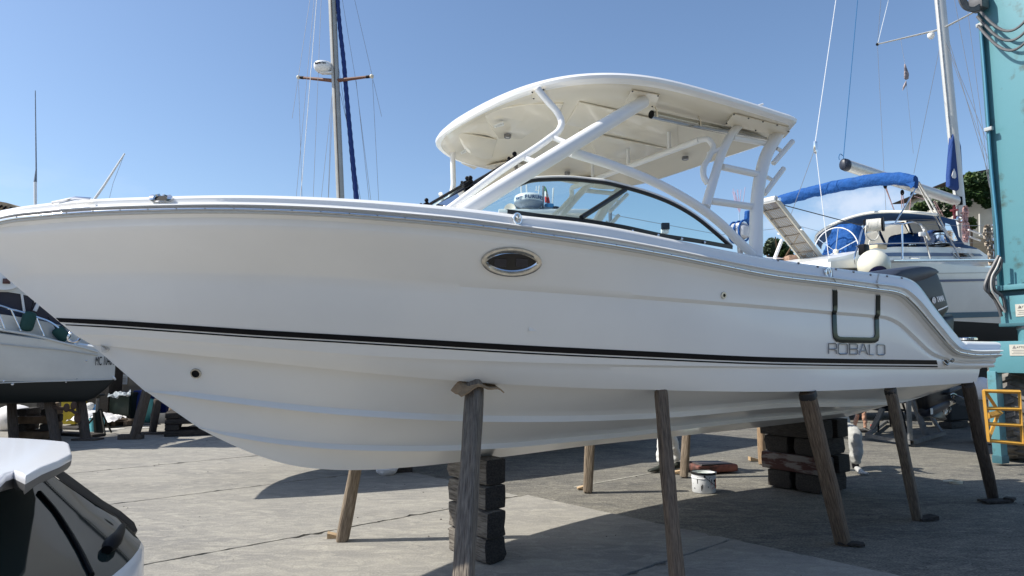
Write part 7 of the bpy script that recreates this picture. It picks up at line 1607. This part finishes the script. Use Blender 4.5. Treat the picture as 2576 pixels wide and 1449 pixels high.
# ---- sailing yacht behind, only its mast in view
MD_ = 17.0
def MDp(q): return onD(*cM(*q), MD_)
yl = thing('mast_yacht', 'sailing yacht hidden behind the powerboat, tall mast with brown spreaders left of the hardtop', 'sailboat', Vector((-4.3, 17, 0)))
gen_hull(yl, Vector((-9.2, 17.0, 0)), Vector((.99, .12, 0)).normalized(), Vector((.12, -.99, 0)).normalized(), 11.0, 3.2, lambda t: 2.75 + .25 * t, lambda t: 1.4 + 1.2 * max(0, (t - .8) / .2) ** 2, 2.0, [OLDW, ANTB])
k = MB(); k.inflate([Vector((x_, 17, z)) for x_, z in ((-5.6, 1.6), (-2.8, 1.6), (-3.1, .1), (-5.2, .1))], (0, 1, 0), .12, 4, 3, .1); obj('keel', k, ANTB, yl)
m0, m1 = MDp((418, 1430)), MDp((355, -60)); dm = (m1 - m0).normalized(); k = MB(); k.tube([m0 - dm * 2.2, m1 + dm * 4], .088, 16, ry=1.15); ms2 = obj('mast', k, mat('grey_mast', (.42, .41, .38), .45, metal=.2, var=.1), yl, smooth=60); k = MB(); k.tube([m0 - dm * 2 - Vector((.0, .105, 0)), m1 + dm * 4 - Vector((0, .105, 0))], .012, 5); obj('sail_track', k, MATS['dark_timber'], ms2)
SPB = mat('brown_spreader', (.17, .07, .04), .5)
j0 = MDp((380, 572)); 
for q, dd in (((120, 547), .3), ((638, 540), -.3)):
    tp_ = onD(*cM(*q), MD_ + dd); k = MB(); k.tube([j0, j0.lerp(tp_, .12), tp_], [.06, .05, .032], 8); sp_ = obj('spreader', k, SPB, ms2, smooth=60); k = MB(); k.sph(tp_, .055, 10, 8); obj('spreader_cap', k, mat('cream_cap', (.65, .60, .48), .5), sp_)
    k = MB(); k.tube([tp_ + (j0 - tp_).normalized() * .07, tp_ + (j0 - tp_).normalized() * .15], .042, 8); obj('boot', k, BLACK, sp_)
for pts in ([(200, 0), (122, 522)], [(120, 570), (145, 1400)], [(230, 0), (103, 1400)], [(280, 0), (224, 1400)], [(430, 0), (525, 570), (632, 1420)], [(517, 0), (636, 515)], [(643, 565), (687, 1420)], [(527, 570), (620, 1420)], [(352, 350), (362, 620), (346, 900), (330, 1400)], [(362, 625), (281, 1400)], [(366, 640), (332, 1400)], [(405, 620), (470, 900), (560, 1420)], [(392, 350), (400, 450), (470, 930)], [(410, 600), (438, 1420)]):
    P = [MDp(q) for q in pts]; d_ = (P[-1] - P[0]).normalized(); P = ([P[0] + (P[0] - P[1]).normalized() * 5] if pts[0][1] == 0 else [P[0]]) + P[1:] + [P[-1] + (P[-1] - P[-2]).normalized() * 1.2]; k = MB(); k.tube(P, .0055, 5); obj('rigging_wire', k, WIRE, yl)
k = MB(); k.tube([MDp(q) for q in ((252, -50), (240, 100), (145, 1275), (133, 1400))], .009, 5); obj('halyard', k, PIPE, yl)
jb_ = [MDp(q) for q in ((392, -60), (410, 170), (440, 440), (462, 700), (485, 950), (515, 1260), (532, 1430))]; Q = [Vector(q) for q in crom([tuple(p) for p in jb_], 80)]; k = MB(); k.tube(Q, [.052 + .014 * t / 80 + .006 * math.sin(t * 1.9) for t in range(80)], 12); obj('furled_sail', k, mat('dark_blue_sail', (.006, .03, .16), .8, bump=.4, bscale=12), yl, smooth=60)
rc2 = MDp((294, 478)); r2 = thing('radar_dome', 'small white radar dome bracketed to the mast left of the hardtop', 'radar', rc2); k = MB(); k.lathe([(0, -.13), (.14, -.125), (.2, -.08), (.235, -.02), (.24, .06), (.215, .105), (.1, .13), (0, .132)], rc2, None, 32); obj('dome', k, RDW, r2, smooth=60)
k = MB(); k.bbox(rc2 + Vector((.12, 0, -.15)), (.34, .14, .04), None, .01); k.bbox(rc2 + Vector((.26, 0, -.08)), (.04, .14, .18), None, .01); obj('bracket', k, RDW, r2)
round_text('Raymarine', R(-128), R(8.2), .03, .078, r2, BLACK, rc2, .24, .9)

# ================================================================ RIGHT BACKGROUND
# ivy covered house
IV = 31.0
hse = thing('house', 'white house wall under heavy ivy and a dark roof edge behind the mast', 'house', onD(2400, 560, IV))
def HV(q, d=IV, crop=cH): return onD(*crop(*q), d)
PL = mat('cream_render', (.52, .49, .42), .9, var=.12, vscale=2)
k = MB(); k.prism([HV((1870, 900)), HV((1870, 400)), HV((1900, 330)), HV((2600, 250)), HV((2900, 250)), HV((2900, 1000))], (0, 5, 0)); obj('wall', k, PL, hse, smooth=0)
k = MB(); a, b_ = HV((1820, 345)), HV((2080, 275)); k.prism([HV((1835, 322), IV - .5), HV((1960, 290), IV - .5), HV((2080, 268), IV - .5), HV((2900, 262), IV - .5), HV((2900, 300), IV - .5), HV((2080, 300), IV - .5), HV((1960, 318), IV - .5)], (0, 6, 0)); obj('roof', k, mat('dark_roof', (.045, .035, .03), .9), hse, smooth=0)
k = MB(); k.prism([HV((1330, 760)), HV((1340, 730)), HV((1500, 690)), HV((1660, 660)), HV((1700, 900)), HV((1330, 900))], (0, 4, 0)); obj('garden_wall', k, PL, hse, smooth=0)
k = MB(); k.tube([HV((1995, 690), IV - .1), HV((1998, 900), IV - .1)], .05, 6); obj('drainpipe', k, SEAL, hse)
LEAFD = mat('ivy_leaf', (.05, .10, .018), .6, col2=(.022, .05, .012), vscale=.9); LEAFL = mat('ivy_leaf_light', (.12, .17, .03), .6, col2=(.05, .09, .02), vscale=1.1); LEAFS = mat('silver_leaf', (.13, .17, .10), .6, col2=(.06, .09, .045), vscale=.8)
def foliage(name, lab, cat, blobs, m, n, size, seed, parent=None, cat_kind=None):
    """blobs: (centre, (rx, ry, rz), weight). many small leaf clumps on and inside the blobs"""
    rnd = random.Random(seed); k = MB(); tot = sum(b[2] for b in blobs)
    for c, rr_, wgt in blobs:
        for _ in range(int(n * wgt / tot)):
            th, ph = rnd.uniform(0, 6.283), math.acos(rnd.uniform(-1, 1)); q = (.55 + .45 * rnd.random() ** .5) * (1 + .12 * math.sin(5 * th) * math.sin(4 * ph))
            p_ = c + Vector((rr_[0] * math.sin(ph) * math.cos(th), rr_[1] * math.sin(ph) * math.sin(th), rr_[2] * math.cos(ph))) * q
            a = Vector((rnd.gauss(0, 1), rnd.gauss(0, 1), rnd.gauss(0, .7))).normalized(); b2 = a.orthogonal().normalized(); s_ = size * rnd.uniform(.6, 1.4)
            k.add([p_ - a * s_, p_ + b2 * s_ * .5, p_ + a * s_, p_ - b2 * s_ * .5], [(0, 1, 2, 3)])
    return obj(name, k, m, parent, smooth=0, recalc=False)
iv = thing('ivy', 'thick green ivy covering the white house behind the mast', 'ivy', HV((1950, 500)))
def BL(x, y, r, d=IV - .9, w=1, ry=.7): c = HV((x, y), d); s_ = r / 2.415 * KP * d / 1717; return (c, (s_, s_ * ry, s_ * .9), w)
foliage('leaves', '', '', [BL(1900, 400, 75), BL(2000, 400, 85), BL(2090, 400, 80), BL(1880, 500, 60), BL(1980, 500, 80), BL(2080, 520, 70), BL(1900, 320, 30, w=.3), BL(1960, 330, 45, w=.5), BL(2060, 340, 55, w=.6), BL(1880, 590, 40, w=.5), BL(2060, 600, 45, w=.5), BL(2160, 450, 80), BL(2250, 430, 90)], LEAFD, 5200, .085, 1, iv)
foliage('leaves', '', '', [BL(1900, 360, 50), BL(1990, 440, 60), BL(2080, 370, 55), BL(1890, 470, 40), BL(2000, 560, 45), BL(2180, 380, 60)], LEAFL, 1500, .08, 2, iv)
iv2 = thing('shrub', 'dark green creeper mound spilling over the garden wall below the boom', 'shrub', HV((1560, 620)))
foliage('leaves', '', '', [BL(1390, 655, 45), BL(1440, 630, 45), BL(1480, 620, 60), BL(1820, 560, 70), BL(1800, 480, 55), BL(1780, 660, 60), BL(1580, 600, 65), BL(1660, 640, 70), BL(1740, 520, 60), BL(1690, 470, 45), BL(1620, 470, 30, w=.3), BL(1760, 600, 70), BL(1700, 690, 40)], LEAFD, 3000, .08, 3, iv2)
foliage('leaves', '', '', [BL(1420, 620, 45), BL(1500, 600, 40), BL(1720, 500, 45)], LEAFL, 900, .075, 4, iv2)
iv3 = thing('shrub', 'small light green bush against the house wall right of the mast', 'shrub', HV((1920, 770))); foliage('leaves', '', '', [BL(1915, 760, 45), BL(1930, 800, 38)], LEAFL, 700, .075, 5, iv3); k = MB(); k.cyl(HV((1920, 1000), IV - .9), HV((1920, 790), IV - .9), .05, 6); obj('stem', k, MATS['brown_block'], iv3)
# tree beyond the stern
TDp = 36.0
tr_ = thing('tree', 'tree with silvery and dark green crown beyond the gangway', 'tree', onD(*cQ(660, 1060), TDp)); tb = onD(*cQ(670, 1000), TDp)
k = MB(); k.tube([Vector((tb.x, TDp, 0)), Vector((tb.x + .1, TDp, tb.z * .5)), tb], [.28, .2, .1], 8); obj('trunk', k, MATS['brown_block'], tr_)
for a in range(6): k = MB(); k.tube([tb - Vector((0, 0, 1.2 - .1 * a)), tb + Vector((1.2 * math.cos(a * 1.05), 1.2 * math.sin(a * 1.05), .3 + .1 * a))], [.08, .03], 6); obj('limb', k, MATS['brown_block'], tr_)
def BQ(x, y, r, w=1): c = onD(*cQ(x, y), TDp); s_ = r / 3.45 * KP * TDp / 1717; return (c, (s_, s_, s_ * .9), w)
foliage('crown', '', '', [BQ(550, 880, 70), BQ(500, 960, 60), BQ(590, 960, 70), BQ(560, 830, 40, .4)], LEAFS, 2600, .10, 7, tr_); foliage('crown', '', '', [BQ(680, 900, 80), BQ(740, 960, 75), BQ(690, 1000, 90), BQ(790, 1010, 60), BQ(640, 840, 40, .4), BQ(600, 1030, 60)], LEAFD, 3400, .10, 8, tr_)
# distant roofs and a low perimeter wall
wallbox('perimeter_wall', -3.5, 30, 27, 2.6, mat('pale_wall', (.34, .32, .28), .9, var=.2, vscale=.8), 'long pale wall far behind the boats'); wallbox('perimeter_wall', -60, -16.5, 27, 2.6, MATS['pale_wall'], 'long pale wall at the far left')
k = MB(); k.box((-24, 34, 2.6), (14, 6, 5.2)); wn2 = thing('building', 'low building with brown roof behind the cabin motorboat', 'building', (-24, 34, 0)); obj('wall', k, PL, wn2, smooth=0); k = MB(); k.prism([(-31.5, 30.5, 5.2), (-16.5, 30.5, 5.2), (-24, 30.5, 6.6)], (0, 7, 0)); obj('roof', k, TAN, wn2, smooth=0)
# black hull added to stand in for deep shade behind the sailboat
OB2 = Vector((8.2, 19.5, 0)); t = thing('shade_hull', 'added black hull standing in for the deep shade behind the sailboat', 'boat', OB2); gen_hull(t, OB2, Vector((1, .15, 0)).normalized(), Vector((.15, -1, 0)).normalized(), 10, 3.4, lambda t_: 2.75, lambda t_: .35, 2.7, [ANTI, ANTI])
# steel trolley under the sailboat stern
SQ = mat('galvanised_tube', (.17, .17, .165), .6, metal=.2, var=.3, vscale=9); trl = thing('boat_trolley', 'grey square tube trolley frame on the ground behind the stern props', 'trolley', onZ(*cT(670, 1190)))
def tz(q, z=.07): return onZ(*cT(*q), z)
def sq(a, b, r=.035): k = MB(); d = (b - a); x = d.normalized(); y = x.cross(Vector((0, 0, 1))) if abs(x.z) < .9 else Vector((1, 0, 0)); y.normalize(); z = x.cross(y); P = lambda s_: [[a + y * sy * s_ + z * sz * s_ for sy, sz in ((-1, -1), (1, -1), (1, 1), (-1, 1))], [b + y * sy * s_ + z * sz * s_ for sy, sz in ((-1, -1), (1, -1), (1, 1), (-1, 1))]]; k.grid(P(r), closed_u=True); k.grid(P(r * .8), closed_u=True); o = obj('tube', k, SQ, trl, smooth=0); return o
t0, t1, t2 = tz((670, 1155)), tz((-60, 1040)), tz((1190, 1000)); sq(t0, t1); sq(t0, t2); tA, tB = tz((250, 815)), tz((1000, 850)); sq(t1, tA); sq(tA, tB + Vector((0, 0, 0)))
sq(t0 + Vector((0, .05, .05)), onD(*cT(615, 480), t0.y + .1), .033); sq(tz((900, 1030)), onD(*cT(690, 470), tz((900, 1030)).y), .048); sq(tz((1140, 980)), onD(*cT(980, 720), tz((1140, 980)).y + .2), .03); sq(tz((20, 960)), onD(*cT(200, 600), tz((20, 960)).y - .2), .045)
# black plastic stool
s0 = onZ(*cT(360, 990)); st_ = thing('plastic_chair', 'black plastic garden chair behind the stern prop, mostly hidden', 'chair', s0)
for q in ((122, 985), (600, 1000), (330, 900), (610, 780)): a = onZ(*cT(*q)); k = MB(); k.tube([a, a + (Vector((s0.x, s0.y + .2, 0)) - a) * .25 + Vector((0, 0, .48))], [.02, .03], 6); obj('leg', k, BLACK, st_)
k = MB(); k.bbox(s0 + Vector((.02, .2, .49)), (.55, .5, .05), None, .02); obj('seat', k, BLACK, st_); k = MB(); k.bbox(s0 + Vector((.05, .45, .75)), (.5, .05, .5), None, .02); obj('backrest', k, BLACK, st_)
k = MB(); c = onZ(*cT(80, 940)); k.bbox(c + Vector((0, 0, .06)), (.18, .12, .1), None, .02); tag(obj('red_can', k, mat('red_rag', (.45, .06, .05), .6), origin=c), 'small red tin on the ground behind the stern props', 'tin')
sack(onD(*cI(2020, 1110), 13.4) - Vector((0, 0, .25)), .2, 'white bag on the concrete ledge behind the stern', WSH, 8, (1, 1, 1.2), 'bag', 'bag'); k = MB(); c = onD(*cI(1990, 1290), 13.6); k.bbox((c.x + .1, c.y, (c.z + .55) / 2 - .1), (.22, .6, c.z + .35), None, .02); tag(obj('concrete_ledge', k, mat('ledge_concrete', (.30, .29, .26), .9, var=.2), origin=(c.x, c.y, 0)), 'grey concrete ledge under the white bag', 'ledge')
# ================================================================ BEHIND THE CAMERA (unseen building added to block sky light and tone reflections)
ws_ = thing('sky_blocker', 'unseen grey building added behind the viewer to block sky light', 'building', (2, -9, 0))
WSW = mat('blocker_render', (.55, .54, .50), .9, var=.15, vscale=.6)
k = MB(); k.box((2, -16, 2.9), (46, 8, 5.8)); obj('wall', k, WSW, ws_, smooth=0)
k = MB(); k.prism([(-21.6, -11.6, 5.8), (-21.6, -20.4, 5.8), (-21.6, -16, 7.6)], (47.2, 0, 0)); obj('roof', k, mat('blocker_roof', (.16, .10, .07), .85), ws_, smooth=0)
for i in range(5): k = MB(); k.box((-16 + 9 * i, -11.97, 2.0), (4.2, .06, 4.0)); obj('door', k, mat('blocker_door', (.05, .12, .14), .5), ws_, smooth=0)
for i in range(9): k = MB(); k.box((-18 + 5 * i, -11.96, 4.9), (2.4, .05, .9)); obj('window', k, DGLASS, ws_, smooth=0)
